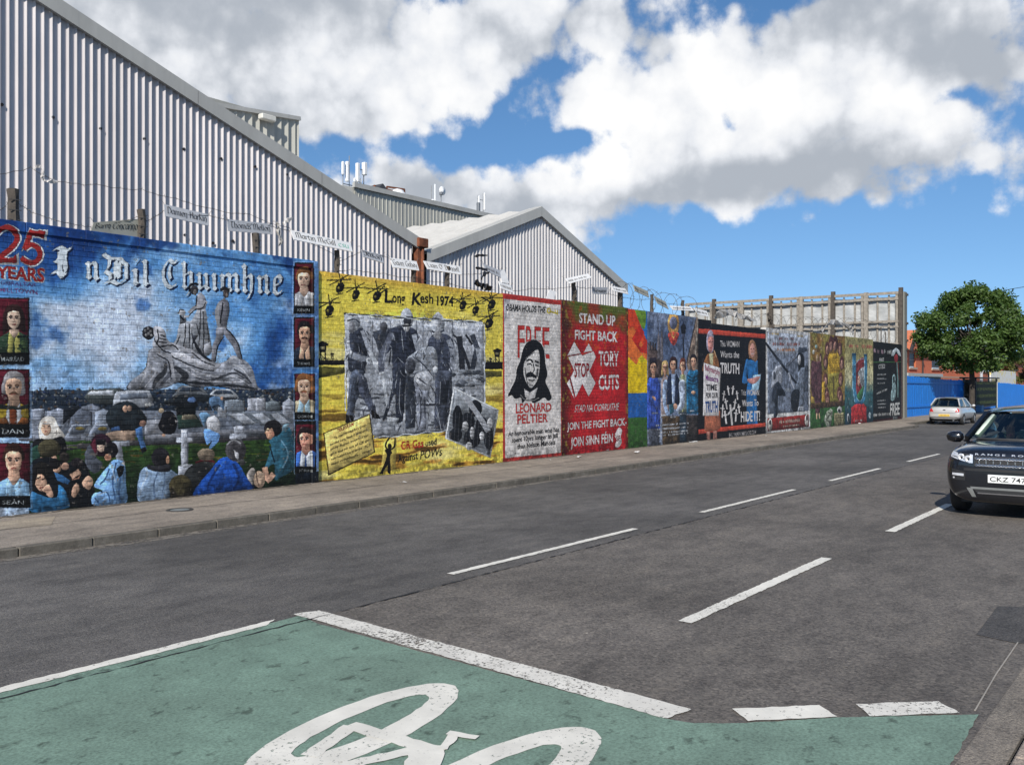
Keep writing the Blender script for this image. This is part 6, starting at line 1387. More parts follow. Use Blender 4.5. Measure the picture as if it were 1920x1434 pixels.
# roof clutter on the warehouse
for (lab, u, v, w, h) in (('dark pitched roof hatch on the far warehouse', 706, 357, .8, .35), ('rusty open vent frame on the far warehouse roof', 742, 362, 1.6, .45), ('low white roof dome on the far warehouse', 745, 368, 1.1, .3)):
    X, Z = on_y(u, v, BY + 2.5); hd = empty('roof_hatch', (X, BY + 2.5, zb)); tag(hd, lab, 'roof hatch')
    m = MB()
    if 'dome' in lab: m.lathe([(w * .6, 0), (w * .55, Z - zb + .1), (w * .3, Z - zb + .4), (0.01, Z - zb + .5)], 14); m.build('dome', MAT_MAST, hd, smooth=True)
    elif 'vent' in lab: m.bar((-w/2, 0, 0), (-w/2, 0, Z - zb + h*.6), .08); m.bar((w/2, 0, 0), (w/2, 0, Z - zb + h*.8), .08); m.bar((-w/2, 0, Z - zb + h*.6), (w/2, 0, Z - zb + h*.8), .1); m.bar((-w*1.2, 0, Z - zb + h*.3), (w*1.6, .2, Z - zb), .12); m.build('frame', MAT_RUST, hd)
    else: m.add([(-w/2, -.6, 0), (w/2, -.6, 0), (w/2, .6, 0), (-w/2, .6, 0), (-w*.5, -.6, Z-zb), (0, -.6, Z-zb+h), (w*.5, -.6, Z-zb), (-w*.5, .6, Z-zb), (0, .6, Z-zb+h), (w*.5, .6, Z-zb)], [(0,1,6,5,4), (3,7,8,9,2), (4,5,8,7), (5,6,9,8), (0,4,7,3), (1,2,9,6)]); m.build('hood', simple('hatch_dark', (.05,.05,.055)), hd)
# ---------------------------------------------------------------- foil-backed hoarding at the end of the wall (runs back from the street)
HX = on_y(1691, 600, WALL_Y + .3)[0] + .25
hn = on_x(1690, 549, HX); hf = on_x(1290, 577, HX)
ZT = hn[1]; HY0, HY1 = hn[0], hf[0]
MAT_TIMBER = simple('weathered_timber', (0.27, 0.24, 0.20), 0.85, var=.3, scale=7, bump=.3)
MAT_POST = simple('dark_timber', (0.075, 0.062, 0.05), 0.85, var=.35, scale=9, bump=.4)
t = NT('silver_foil'); p = t.pos('world')
n1 = t.noise(t.mapping(p, (1, 1, 2.2)), 1.4, 4, 0.55, 0.6)
t.color(t.ramp(t.noise(p, 2.0, 5), [(0.3, (0.36, 0.37, 0.365)), (0.7, (0.50, 0.505, 0.495))])); t.set(rough=0.5, metal=0.15); t.bump(n1, 0.5, 0.10); MAT_FOIL = t.mat
ho = empty('foil_hoarding', (HX, HY0, 0)); tag(ho, 'tall timber hoarding frame with silver foil backing, running back from the last mural', 'hoarding', kind='thing')
def hput(mb, nm, mt, **k): o = mb.build(nm, mt, ho, **k); o.location = -ho.location; return o
# foil: sagging sheets between the posts
nb_ = 7; wp = (HY1 - HY0) / nb_
for i in range(nb_):
    for j, (za, zc) in enumerate(((1.0, 4.4), (4.4, 5.75), (5.75, ZT - .15))):
        m = MB(); rows = []
        for a in range(7):
            row = []
            for b in range(9):
                y = HY0 + (i + b / 8) * wp; z = za + (zc - za) * a / 6
                row.append((HX + .06 + .05 * math.sin(b * 1.1 + i + j) * math.sin(a * .9 + i * 2), y, z - .06 * math.sin(math.pi * b / 8)))
            rows.append(row)
        m.grid(rows); hput(m, 'foil_sheet', MAT_FOIL, smooth=True)
for i in range(nb_ + 1):
    y = HY0 + i * wp
    m = MB(); m.bar((HX - .1, y, 0), (HX - .1, y, ZT + (.12 if i % 2 else .3)), .22, .2); hput(m, 'post', MAT_POST if i % 2 == 0 else MAT_TIMBER)
    if i < nb_:
        for d in (.35, .68):
            m = MB(); m.bar((HX - .02, y + wp * d, 1.0), (HX - .02, y + wp * d, ZT - .1), .09, .07); hput(m, 'stud', MAT_TIMBER)
        m = MB(); m.bar((HX - .1, y + .22, 1.0), (HX - .1, y + .22, ZT - .05), .14, .1); hput(m, 'batten', MAT_TIMBER)
for z, w in ((ZT, .16), (ZT - .33, .14), (5.72, .12), (5.42, .10), (4.4, .12), (4.05, .1)):
    m = MB(); m.bar((HX - .14, HY0 - .1, z), (HX - .14, HY1, z + .05), .08, w); hput(m, 'rail', MAT_TIMBER)
m = MB(); m.box(HX - .1, HX + .45, HY0 - .2, HY0 - .12, 0, ZT + .05); hput(m, 'end_panel', mat_sheet('end_boards', (0.20, 0.20, 0.175), (0.2, 0.19, 0.17), .5))
for z in (ZT - .1, 5.6, 4.6, 4.1):
    m = MB(); m.bar((HX + .2, HY0 - .24, z), (HX + .5, HY0 - .24, z), .05, .12); hput(m, 'end_rail', MAT_POST)
# ---------------------------------------------------------------- posts, name boards, wire and scraps above the wall
MAT_BOARD_W = simple('board_white', (0.74, 0.73, 0.71), 0.6, var=.08, scale=8); MAT_BOARD_G = simple('board_grey', (0.42, 0.43, 0.45), 0.6, var=.1, scale=8)
MAT_BOARD_K = simple('board_khaki', (0.30, 0.295, 0.245), 0.65, var=.12, scale=8); MAT_INK = simple('ink_black', (0.02, 0.02, 0.022), 0.5); MAT_INK_G = simple('ink_green', (0.20, 0.52, 0.40), 0.5)
MAT_WIRE = simple('fence_wire', (0.12, 0.11, 0.10), 0.6, 0.5)
BYL = WALL_Y + .12
POSTS = [(24, 355, 425, 'mossy dark timber post above the heading numerals 25', .085), (265, 393, 446, 'timber post beside the khaki name board', .07), (480, 438, 478, 'timber post under the grey board between the hanging plastic', .07), (632, 470, 514, 'timber post under the long white board with green letters', .06), (775, 500, 528, 'short timber post in front of the rusty downpipe', .06), (838, 500, 538, 'timber post above the yellow mural near the black plastic', .07), (1075, 526, 566, 'slanting dark post carrying a tilted white board', .07), (1163, 549, 580, 'dark post in front of the small shed corner', .08), (1222, 552, 583, 'slim grey post above the five young people', .06), (1280, 563, 594, 'slim dark post behind a bright white board', .06), (1652, 614, 645, 'taller thin rod above the last black mural', .03), (1660.5, 622, 646, 'shorter thin rod above the last black mural', .03)]
for (u, v0, v1, lab, hw) in POSTS:
    X, Z = on_y(u, v0, BYL); zb_ = on_y(u, v1, BYL)[1] - .3
    o = empty('fence_post', (X, BYL, zb_)); tag(o, lab, 'post', 'posts along the top of the wall'); m = MB(); q = random.Random(int(u))
    H = Z - zb_; lean = .12 if u == 1075 else q.uniform(-.02, .02)
    m.tube([(lean * (1 - k / 6) + q.uniform(-.01, .01), q.uniform(-.01, .01), H * k / 6) for k in range(7)], [hw * q.uniform(.85, 1.08) for _ in range(7)], 7); m.build('shaft', MAT_POST, o)
    if hw > .05:
        for f in (.45, .62, .8):
            m = MB(); m.bar((-hw * 1.1, -hw * .9, H * f), (hw * 1.1, -hw * .9, H * f + .01), .012); m.build('staple_wire', MAT_WIRE, o)
def board(quad, mat, lab, text=None, ink=None, x_h=.3, lean=0.0, yoff=0.0, tail=None, nib=.2, base=.3):
    """name board from its four corners (TL, TR, BR, BL as seen), tipped out over the pavement by lean metres at its foot"""
    y = BYL + yoff
    P = [on_y(u, v, y) for u, v in quad]
    dy = [0, 0, -lean, -lean]
    V = [Vector((p[0], y + d, p[1])) for p, d in zip(P, dy)]
    c = sum(V, Vector()) / 4; root = empty('name_board', c); tag(root, lab, 'sign', 'hand-lettered boards along the wall top')
    e1 = (V[1] - V[0]); e2 = (V[3] - V[0]); nn = e1.cross(e2).normalized()
    if nn.y > 0: nn = -nn
    m = MB(); A = [v - c for v in V]; B = [v - nn * .018 for v in A]
    m.add(A + B, [(0, 1, 2, 3), (7, 6, 5, 4), (0, 4, 5, 1), (1, 5, 6, 2), (2, 6, 7, 3), (3, 7, 4, 0)]); m.build('panel', mat, root)
    if text:
        def at(s, h): return (A[3] + (A[2] - A[3]) * s) * (1 - h) + (A[0] + (A[1] - A[0]) * s) * h + nn * .004
        for (tx, s0, s1, ik) in ([(text, .05, .95 if not tail else .72, ink or MAT_INK)] + ([(tail, .76, .95, MAT_INK_G)] if tail else [])):
            m = MB()
            if tx == '~':                      # lettering too small to read: worn upright strokes
                qr = random.Random(int(quad[0][0])); qs = []; xx = 0.0
                while xx < .95:
                    w_ = qr.uniform(.03, .05)
                    if qr.random() < .85: qs.append([(xx, qr.uniform(-.1, .2)), (xx + w_ * .5, qr.uniform(-.1, .2)), (xx + w_ * .6, qr.uniform(.8, 1.3)), (xx + .01, qr.uniform(.8, 1.3))])
                    xx += w_
            else: qs = pen_quads(tx, PEN, nib, .7)
            for i, q in enumerate(qs):
                d = nn * (.0004 * (i % 7)); m.poly([at(s0 + (s1 - s0) * p[0], base + p[1] * x_h) + d for p in q])
            tag(m.build('lettering', ik, root, recalc=False), kind='stuff')
    # wire ties at the upper corners
    for a, sx in ((A[0], -1), (A[1], 1)):
        m = MB(); m.tube([a, a + Vector((sx * .06, 0, .07)), a + Vector((sx * .10, .02, .05))], .004, 4); m.build('wire_tie', MAT_WIRE, root)
    return root
board([(176, 417), (270, 410), (266, 450), (170, 436)], MAT_BOARD_K, 'khaki name board dipping behind the wall top, leftmost of the row', 'Barry Concannon', None, .26, .0, .02, base=.46)
board([(308, 383), (391, 402), (389, 424), (307, 406)], MAT_BOARD_G, 'grey name board hung high and sloping down to its right end', 'Damien Harkin', None, .34, .05, 0)
board([(426, 411), (509, 420), (511, 440), (427, 433)], MAT_BOARD_G, 'grey name board just before the hanging plastic bag', 'Thomas Mellon', None, .34, .02, 0)
board([(545, 431), (657, 455), (656, 473), (546, 450)], MAT_BOARD_W, 'long bright white name board ending in green letters', 'Martin McGill', None, .34, .09, -.06, tail='csu')
board([(678, 468), (717, 478), (716, 494), (678, 482)], MAT_BOARD_G, 'small dull grey board above the yellow mural helicopters', 'Jason', None, .34, .06, 0)
board([(731, 483), (781, 490), (781, 508), (732, 502)], MAT_BOARD_W, 'white name board just before the rusty downpipe', 'Gavin Gahey', None, .34, .09, 0)
board([(794, 489), (862, 499), (861, 516), (797, 505)], MAT_BOARD_W, 'white name board just past the rusty downpipe', 'Liam O\' Donnell', None, .34, .09, 0)
board([(906, 494), (937, 507), (937, 521), (909, 508)], MAT_BOARD_G, 'small grey board sloping above the black plastic', '~', None, .3, .04, 0)
board([(937, 506), (946, 506), (950, 532), (936, 530)], MAT_BOARD_W, 'blank white upright board over the yellow and white mural seam', None, lean=.09, yoff=.02)
board([(935, 527), (958, 535), (957, 550), (934, 541)], MAT_BOARD_W, 'small white board hanging below the blank upright one', '~', None, .3, .09, -.05)
board([(1030, 543), (1043, 547), (1033, 562), (1019, 561)], MAT_BOARD_W, 'blank white board tipped on its corner above the red border', None, lean=.09, yoff=.02)
board([(1058, 523), (1102, 513), (1105, 521), (1063, 532)], MAT_BOARD_W, 'tilted white board on top of the slanting post', '~', None, .3, .09, -.08, nib=.3)
board([(1111, 538), (1139, 539), (1139, 552), (1112, 551)], MAT_BOARD_G, 'faded grey board above the red slogan mural', '~', None, .3, -.02, 0)
board([(1145, 536), (1172, 541), (1174, 552), (1147, 546)], MAT_BOARD_W, 'white board overlapping the small shed corner', '~', None, .3, .09, -.03)
board([(1187, 534), (1215, 546), (1213, 558), (1187, 546)], MAT_BOARD_K, 'dark board hung against the sky, sloping steeply down', '~', None, .3, .08, 0)
board([(1227, 555), (1248, 566), (1250, 580), (1229, 569)], MAT_BOARD_K, 'dark twisted board in the wire above the five young people', '~', None, .3, .08, 0)
board([(1256, 573), (1295, 575), (1297, 583), (1258, 581)], MAT_BOARD_W, 'bright white board in front of the slim dark post', '~', None, .3, .09, -.06, nib=.25)
board([(1300, 577), (1325, 583), (1325, 594), (1305, 590)], MAT_BOARD_W, 'curled white board before the hoarding, rightmost of the row', '~', None, .3, .09, 0)
# barbed wire: strands with barbs
def strand(pts, r=.0045, seed=0, lab='', barb=True, n=10):
    q = random.Random(seed); P = []
    W = [Vector((on_y(u, v, BYL)[0], BYL + q.uniform(-.05, .05), on_y(u, v, BYL)[1])) for u, v in pts]
    for a, b in zip(W[:-1], W[1:]):
        for k in range(n):
            t_ = k / n; p = a.lerp(b, t_); p.z -= .10 * (b - a).length * t_ * (1 - t_) * 1.2; P.append(p + Vector((0, q.uniform(-.02, .02), q.uniform(-.012, .012))))
    P.append(W[-1]); c = P[0].copy(); o = empty('barbed_wire', c); tag(o, lab, 'barbed wire', 'strands of wire along the wall top')
    m = MB(); m.tube([p - c for p in P], r, 4); m.build('strand', MAT_WIRE, o)
    if barb:
        m = MB()
        for i in range(2, len(P) - 1, 1):
            d = Vector((q.uniform(-.3, .3), q.uniform(-1, 1), q.uniform(-1, 1))).normalized() * .035; m.tube([P[i] - c - d, P[i] - c + d], .003, 3)
        tag(m.build('barbs', MAT_WIRE, o), kind='stuff')
strand([(-40, 330), (60, 314), (110, 340), (180, 347), (265, 355), (330, 372), (400, 392), (470, 402), (540, 428)], .0045, 1, 'highest strand of barbed wire sagging in front of the large shed', n=6)
strand([(-20, 412), (25, 372), (60, 400), (110, 415), (180, 425), (265, 405)], .0045, 2, 'tangled barbed wire strand around the mossy post')
strand([(265, 420), (308, 395), (391, 404), (430, 413), (510, 424), (545, 434), (632, 480)], .0045, 3, 'barbed wire strand tying the grey name boards together')
strand([(632, 490), (678, 470), (720, 480), (775, 505), (838, 510), (905, 512)], .0045, 4, 'barbed wire strand above the yellow mural')
strand([(600, 507), (660, 505), (720, 512), (775, 520), (838, 530), (930, 543)], .0045, 5, 'low barbed wire strand just over the yellow mural edge')
strand([(950, 545), (1000, 540), (1075, 536), (1110, 540), (1163, 556), (1222, 560), (1280, 570), (1330, 590)], .005, 6, 'barbed wire strand above the red and coloured murals')
def coil(u0, u1, vtop, vbot, turns, seed, lab):
    q = random.Random(seed); X0, X1 = on_y(u0, vtop, BYL)[0], on_y(u1, vtop, BYL)[0]; um = (u0 + u1) / 2
    zt_, zb2 = on_y(um, vtop, BYL)[1], on_y(um, vbot, BYL)[1]; R = (zt_ - zb2) / 2; zc = (zt_ + zb2) / 2
    P = []; n = turns * 18
    for i in range(n + 1):
        a = 2 * math.pi * i / 18; f = i / n; rr = R * (1 + .25 * math.sin(i * .37 + seed)); P.append(Vector(((X1 - X0) * f + .15 * math.sin(a * .5), rr * .8 * math.cos(a), rr * math.sin(a) + q.uniform(-.02, .02))))
    o = empty('razor_wire', (X0, BYL + .1, zc)); tag(o, lab, 'razor wire', 'coils of razor wire along the wall top'); m = MB(); m.tube(P, .006, 4); m.build('coil', MAT_WIRE, o)
    m = MB()
    for i in range(3, n, 3):
        d = Vector((q.uniform(-1, 1), q.uniform(-1, 1), q.uniform(-1, 1))).normalized() * .05; m.tube([P[i] - d, P[i] + d], .006, 3)
    tag(m.build('blades', MAT_WIRE, o), kind='stuff')
coil(1165, 1300, 540, 585, 7, 1, 'loose coil of razor wire against the open sky')
coil(1330, 1440, 580, 616, 7, 2, 'coil of razor wire above the black mural with two women')
coil(1440, 1560, 592, 624, 8, 3, 'coil of razor wire above the grey framed mural')
coil(1545, 1690, 602, 640, 10, 4, 'coil of razor wire in front of the hoarding end')
# scraps of plastic caught on the wire
MAT_PLASTIC = simple('plastic_white', (0.62, 0.58, 0.54), 0.45, var=.2); MAT_BLACKP = simple('plastic_black', (0.012, 0.012, 0.014), 0.35); MAT_CLEARP = simple('plastic_dull', (0.36, 0.34, 0.31), 0.5, var=.3)
def scrap(name, lab, pts, mat, w, seed, grp='plastic caught on the wire'):
    q = random.Random(seed); W = [Vector((on_y(u, v, BYL - .08)[0], BYL - .08, on_y(u, v, BYL - .08)[1])) for u, v in pts]; c = W[0].copy()
    m = MB(); rows = []
    P = [Vector(p) for p in cat_rom([tuple(v) for v in W], 4, False)]
    for i, p in enumerate(P):
        ww = w * (0.45 + .75 * q.random()) * (1 - .5 * abs(2 * i / (len(P) - 1) - 1)); a = q.uniform(0, 6.28)
        rows.append([p - c + Vector((ww * math.cos(a + k * 1.2566) * .6, ww * math.sin(a + k * 1.2566 * (1 + .1 * q.random())) * .5, ww * math.sin(k * 1.2566 + i))) for k in range(5)])
    m.grid(rows, closed=True); o = m.build(name, mat); o.location = c; tag(o, lab, 'plastic scrap', grp); return o
scrap('plastic_scrap', 'shredded pale bag on the highest wire, above the numerals', [(63, 316), (74, 312), (82, 324), (78, 334), (92, 340), (108, 341)], MAT_PLASTIC, .05, 1)
scrap('plastic_scrap', 'dirty hanging bag beside the Thomas board, dark inside', [(520, 420), (524, 430), (522, 440), (527, 450), (524, 458)], MAT_CLEARP, .09, 2)
scrap('plastic_scrap', 'torn pink-white strip streaming from the bag', [(530, 420), (538, 414), (548, 410)], MAT_PLASTIC, .05, 3)
for i, (lab, pts, w) in enumerate((('thin black plastic ribbon, topmost of the black scraps', [(890, 481), (900, 479), (914, 479)], .05), ('black plastic ribbon beside the small grey board', [(892, 502), (904, 504), (914, 506)], .06), ('twisted black plastic strand leading to the bundle', [(918, 511), (908, 514), (902, 524)], .06), ('black plastic bundle resting on the yellow mural top', [(890, 530), (898, 532), (908, 538), (922, 541)], .12))): scrap('black_plastic', lab, pts, MAT_BLACKP, w, 10 + i)
scrap('plastic_scrap', 'rumpled white sheet snagged in the razor wire by the hoarding', [(1340, 592), (1366, 586), (1392, 594), (1415, 600)], MAT_CLEARP, .2, 20)
scrap('plastic_scrap', 'dark rag hanging in front of the foil hoarding', [(1440, 588), (1444, 600), (1452, 614)], MAT_POST, .18, 21)
scrap('plastic_scrap', 'white polythene heap over the ochre mural', [(1540, 622), (1560, 604), (1590, 612), (1600, 626)], MAT_CLEARP, .16, 22)
# ---------------------------------------------------------------- blue fence beyond the wall
FY = WALL_Y + .45
t = NT('fence_blue'); p = t.pos('world'); n = t.noise(t.mapping(p, (2, 2, .4)), 3, 5, .6)
t.color(t.ramp(n, [(.3, (0.004, 0.15, 0.52)), (.7, (0.008, 0.21, 0.70))])); t.set(rough=.5); t.bump(t.noise(t.mapping(p, (6, 6, .5)), 4, 3), .2, .01); MAT_BLUE = t.mat
def fence_z(u): return np.interp(u, [1690, 1765, 1800, 1865, 1920], [704, 712, 713, 717, 722])
X0F = HX + .6; fb = empty('blue_fence', (X0F, FY, PZ)); tag(fb, 'bright blue boarded site fence past the end of the murals', 'fence', kind='thing')
x = X0F; k = 0; gate = (on_y(1807, 720, FY)[0], on_y(1829, 720, FY)[0])
while x < 118:
    xe = x + 1.22
    if not (gate[0] - .8 < x < gate[1]):
        c = Vector((x, FY, 0)); r_ = survey(960, 700); d = c.x * CT + c.y * ST; u = 960 + CAM_F * (c.x * ST - c.y * CT) / d
        zt = CAM_H - (fence_z(u) - CAM_V) * d / CAM_F; m = MB(); nb_ = 6; w = (xe - x - .012) / nb_
        for j in range(nb_):
            a = x + j * w - X0F; m.box(a, a + w - .006, -.012 * (j % 2), .04, 0, zt - PZ + rng.uniform(-.03, .03))
        m.build('fence_panel', MAT_BLUE, fb, recalc=False)
        if k % 2 == 0:
            m = MB(); m.box(x - X0F - .05, x - X0F + .05, .05, .15, 0, zt - PZ + .05); m.build('post', MAT_BLUE, fb)
    x = xe; k += 1
for f in (.25, .86):
    m = MB(); m.bar((0, -.03, 2.4 * f), (gate[0] - X0F - .1, -.03, 2.4 * f - .1), .05, .1); m.build('rail', MAT_BLUE, fb)
g = empty('site_gate', (gate[0], FY, PZ)); tag(g, 'dull grey metal gate in the blue fence behind the tree', 'gate')
MAT_GATE = simple('gate_grey', (0.10, 0.115, 0.115), .6, var=.2); gw = gate[1] - gate[0]
for j in range(8):
    m = MB(); m.box(gw * j / 8 + .01, gw * (j + 1) / 8 - .01, 0, .05, .05, 2.3); m.build('board', MAT_GATE, g)
m = MB(); m.bar((0, -.04, 1.15), (gw, -.04, 1.15), .05, .14); m.build('cross_rail', simple('gate_rail', (.3, .31, .31), .6), g)
for xx in (0, gw):
    m = MB(); m.bar((xx, 0, 0), (xx, 0, 2.45), .14); m.build('gate_post', MAT_GATE, g)
# ---------------------------------------------------------------- bus shelter panel with a dark poster
BSX = on_y(1829, 740, 14.0)[0]; bx1 = on_y(1868, 740, 14.0)[0]; bs = empty('bus_shelter', (BSX, 14.0, PZ)); tag(bs, 'dark bus shelter with a dim green poster panel past the tree', 'bus shelter')
W_ = bx1 - BSX; MAT_BS = simple('shelter_frame', (.02, .022, .024), .6)
t = NT('shelter_poster'); p = t.pos('object'); sp = t.node('ShaderNodeSeparateXYZ'); t.link(p, sp.inputs[0])
bands = t.math('GREATER_THAN', t.math('SINE', t.math('MULTIPLY', sp.outputs[2], 13.0)), .2); wob = t.math('GREATER_THAN', t.noise(t.mapping(p, (2.2, 1, 3.0)), 2.6, 2), .5)
t.color(t.mix(t.math('MULTIPLY', bands, wob), (0.012, 0.018, 0.016, 1), (0.075, 0.095, 0.03, 1))); t.set(rough=.7, spec=.15); MAT_POSTER = t.mat
m = MB(); m.box(.1, W_ - .1, -.03, .03, .35, 2.15); m.build('poster_panel', MAT_POSTER, bs)
for xx in (.03, W_ - .03):
    m = MB(); m.bar((xx, 0, 0), (xx, 0, 2.35), .09); m.build('shelter_post', MAT_BS, bs)
for zz in (.3, 2.22):
    m = MB(); m.bar((0, 0, zz), (W_, 0, zz), .08); m.build('frame_rail', MAT_BS, bs)
m = MB(); m.box(-.3, W_ + .2, -.2, 1.0, 2.35, 2.45); m.build('roof', MAT_BS, bs, bevel=.02)
m = MB(); m.bar((W_ + .03, -.06, 0.1), (W_ + .03, -.06, 2.3), .06); m.build('edge_strip', simple('shelter_edge', (.45, .47, .46), .4), bs)
ut = empty('utility_box', (on_y(1838, 770, 13.4)[0] - .2, 13.4, PZ)); tag(ut, 'small faded blue box at the foot of the bus shelter', 'box')
m = MB(); m.box(-.35, .35, -.2, .2, 0, .42); m.build('case', simple('faded_blue', (.10, .22, .36), .6), ut, bevel=.04); m = MB(); m.box(-.37, .37, -.22, .22, .421, .47); m.build('lid', simple('faded_blue_lid', (.16, .28, .40), .6), ut, bevel=.02)
# ---------------------------------------------------------------- red brick terrace behind the fence
TYF = 22.0
t = NT('red_brick'); p = t.pos('world'); b = t.node('ShaderNodeTexBrick'); mp = t.node('ShaderNodeMapping'); mp.inputs['Rotation'].default_value = (math.radians(90), 0, 0); t.link(p, mp.inputs[0]); t.link(mp.outputs[0], b.inputs['Vector'])
b.inputs['Scale'].default_value = 1; b.inputs['Brick Width'].default_value = .23; b.inputs['Row Height'].default_value = .078; b.inputs['Mortar Size'].default_value = .008; b.inputs['Color1'].default_value = (.50, .12, .045, 1); b.inputs['Color2'].default_value = (.58, .155, .06, 1); b.inputs['Mortar'].default_value = (.36, .19, .13, 1)
t.color(t.mix(.5, b.outputs['Color'], t.ramp(t.noise(p, .7, 4), [(.3, (.75, .75, .75)), (.7, (1.1, 1.1, 1.1))]), 'MULTIPLY')); t.set(rough=.85); t.bump(b.outputs['Fac'], -.3, .01); MAT_RB = t.mat
MAT_SLATE = simple('roof_slate', (.07, .072, .08), .6, var=.2, scale=3); MAT_STONE = simple('stone_trim', (.36, .30, .23), .8); MAT_GLASSD = simple('window_dark', (.018, .02, .025), .35, spec=.2); MAT_FRAME = simple('window_frame_cream', (.42, .36, .28), .6)
xa = on_y(1699, 650, TYF)[0]; xb = on_y(1935, 650, TYF)[0]; ez = on_y(1712, 655, TYF)[1]
tb = empty('brick_terrace', (xa, TYF, 0)); tag(tb, 'two-storey orange red brick terrace with slate roof behind the blue fence', 'building', kind='thing'); Lb = xb - xa
wins = [(on_y(u0, 670, TYF)[0] - xa, on_y(u1, 670, TYF)[0] - xa) for u0, u1 in ((1705, 1717), (1747, 1764), (1790, 1802), (1843, 1860))]
z0w, z1w = on_y(1711, 689, TYF)[1], on_y(1711, 660, TYF)[1]
edges = [0.0] + [e for w in wins for e in w] + [Lb]
m = MB(); m.quad((0, 0, 0), (Lb, 0, 0), (Lb, 0, z0w), (0, 0, z0w)); m.quad((0, 0, z1w), (Lb, 0, z1w), (Lb, 0, ez), (0, 0, ez))
for i in range(0, len(edges), 2): m.quad((edges[i], 0, z0w), (edges[i+1], 0, z0w), (edges[i+1], 0, z1w), (edges[i], 0, z1w))
for (a, c) in wins:
    m.quad((a, 0, z0w), (a, .2, z0w), (a, .2, z1w), (a, 0, z1w)); m.quad((c, 0, z0w), (c, .2, z0w), (c, .2, z1w), (c, 0, z1w)); m.quad((a, 0, z1w), (c, 0, z1w), (c, .2, z1w), (a, .2, z1w))
m.quad((0, 0, 0), (0, 8, 0), (0, 8, ez), (0, 0, ez)); m.build('wall', MAT_RB, tb, recalc=False)
for (a, c) in wins:
    wv = MB(); wv.box(a + .06, c - .06, .12, .2, z0w + .08, z1w - .06); wo = wv.build('window', MAT_FRAME, tb)
    for i in range(2):
        zc = (z0w + z1w) / 2; q = MB(); q.box(a + .14, c - .14, .10, .13, (z0w + .15, zc + .04)[i], (zc - .04, z1w - .13)[i]); q.build('pane', MAT_GLASSD, wo)
    q = MB(); q.box(a - .15, c + .15, -.12, .1, z0w - .16, z0w + .02); q.build('sill', MAT_STONE, wo); q = MB(); q.box(a - .15, c + .15, -.03, .1, z1w + .002, z1w + .22); q.build('lintel', MAT_STONE, wo)
rf = MB(); rf.add([(-.3, -.35, ez), (Lb, -.35, ez), (Lb, 4, ez + 2.4), (-.3, 4, ez + 2.4), (-.3, 8.3, ez), (Lb, 8.3, ez)], [(0, 1, 2, 3), (3, 2, 5, 4), (0, 3, 4)]); ro = rf.build('roof', MAT_SLATE, tb)
gx = on_y(1700, 640, TYF)[0] - xa
gb = MB(); gb.add([(-.6, -.5, ez - .1), (4.2, -.5, ez - .1), (1.6, -.5, ez + 1.7), (-.6, 3, ez - .1), (4.2, 3, ez - .1), (1.6, 3, ez + 1.7)], [(0, 1, 2), (0, 2, 5, 3), (1, 4, 5, 2)]); gb.build('gablet', [MAT_RB], ro)
for (p0, p1) in (((-.9, -.6, ez - .3), (1.6, -.6, ez + 1.85)), ((1.6, -.6, ez + 1.85), (4.5, -.6, ez - .3))):
    q = MB(); q.bar(p0, p1, .2, .26); q.build('bargeboard', simple('bargeboard_dark', (.04, .03, .028), .6), ro)
q = MB(); q.box(0, Lb, -.15, .02, z0w - .95, z0w - .72); q.build('string_course', MAT_STONE, tb)
q = MB(); q.tube([(5.2, -.1, 0), (5.2, -.1, ez)], .07, 8); q.build('downpipe', simple('pipe_black', (.03, .03, .03)), tb)
q = MB(); q.bar((-.3, -.42, ez), (Lb, -.42, ez), .14, .12); q.build('gutter', simple('gutter_black', (.03, .03, .03)), tb)
for cxp in (9, 26):
    q = MB(); q.box(cxp, cxp + 1.2, 3.6, 4.4, ez + 1.8, ez + 3.6); q.build('chimney', MAT_RB, ro)
# low shop parapet, advert board and lamp post between fence and terrace
sp_ = empty('shop_parapet', (on_y(1700, 700, 19.0)[0], 19.0, 0)); tag(sp_, 'pale weathered parapet strip just above the blue fence', 'parapet', kind='thing'); pl = on_y(1764, 700, 19.0)[0] - sp_.location.x; zp = on_y(1700, 699, 19.0)[1]
q = MB(); q.box(0, pl, 0, 3, 0, zp - .25); q.build('wall', simple('render_dark', (.10, .13, .12)), sp_); q = MB(); q.box(-.1, pl + .1, -.15, 3, zp - .25, zp); q.build('coping', simple('coping_pale', (.42, .43, .40)), sp_)
q = MB(); q.box(pl + .1, pl + 30, .3, 2.5, 0, zp - .3); q.build('brick_annexe', MAT_RB, sp_)
ad = empty('advert_board', (on_y(1858, 710, 18.0)[0], 18.0, 0)); tag(ad, 'white and yellow advertising board above the blue fence', 'billboard'); aw = on_y(1905, 710, 18.0)[0] - ad.location.x; az0, az1 = on_y(1880, 726, 18.0)[1], on_y(1880, 695, 18.0)[1]
t = NT('advert_print'); p = t.pos('object'); n = t.noise(p, 1.1, 3); t.color(t.ramp(n, [(.35, (.74, .70, .58)), (.52, (.76, .73, .68)), (.62, (.78, .62, .16)), (.75, (.75, .72, .66))])); t.set(rough=.5)
q = MB(); q.box(0, aw, 0, .12, az0 - 1.0, az1); q.build('poster', t.mat, ad)
for xx in (.6, aw - .6):
    q = MB(); q.bar((xx, .3, 0), (xx, .3, az1 - .1), .16); q.build('leg', MAT_BS, ad)
    q = MB(); q.bar((xx, -.3, az1 + .15), (xx, .1, az1 + .1), .06, .12); q.build('floodlight', MAT_BS, ad)
lp = empty('lamp_post', (on_y(1840, 700, 17.0)[0], 17.0, 0)); tag(lp, 'short pale pole seen under the tree crown', 'lamp post'); zl0 = on_y(1840, 688, 17.0)[1]
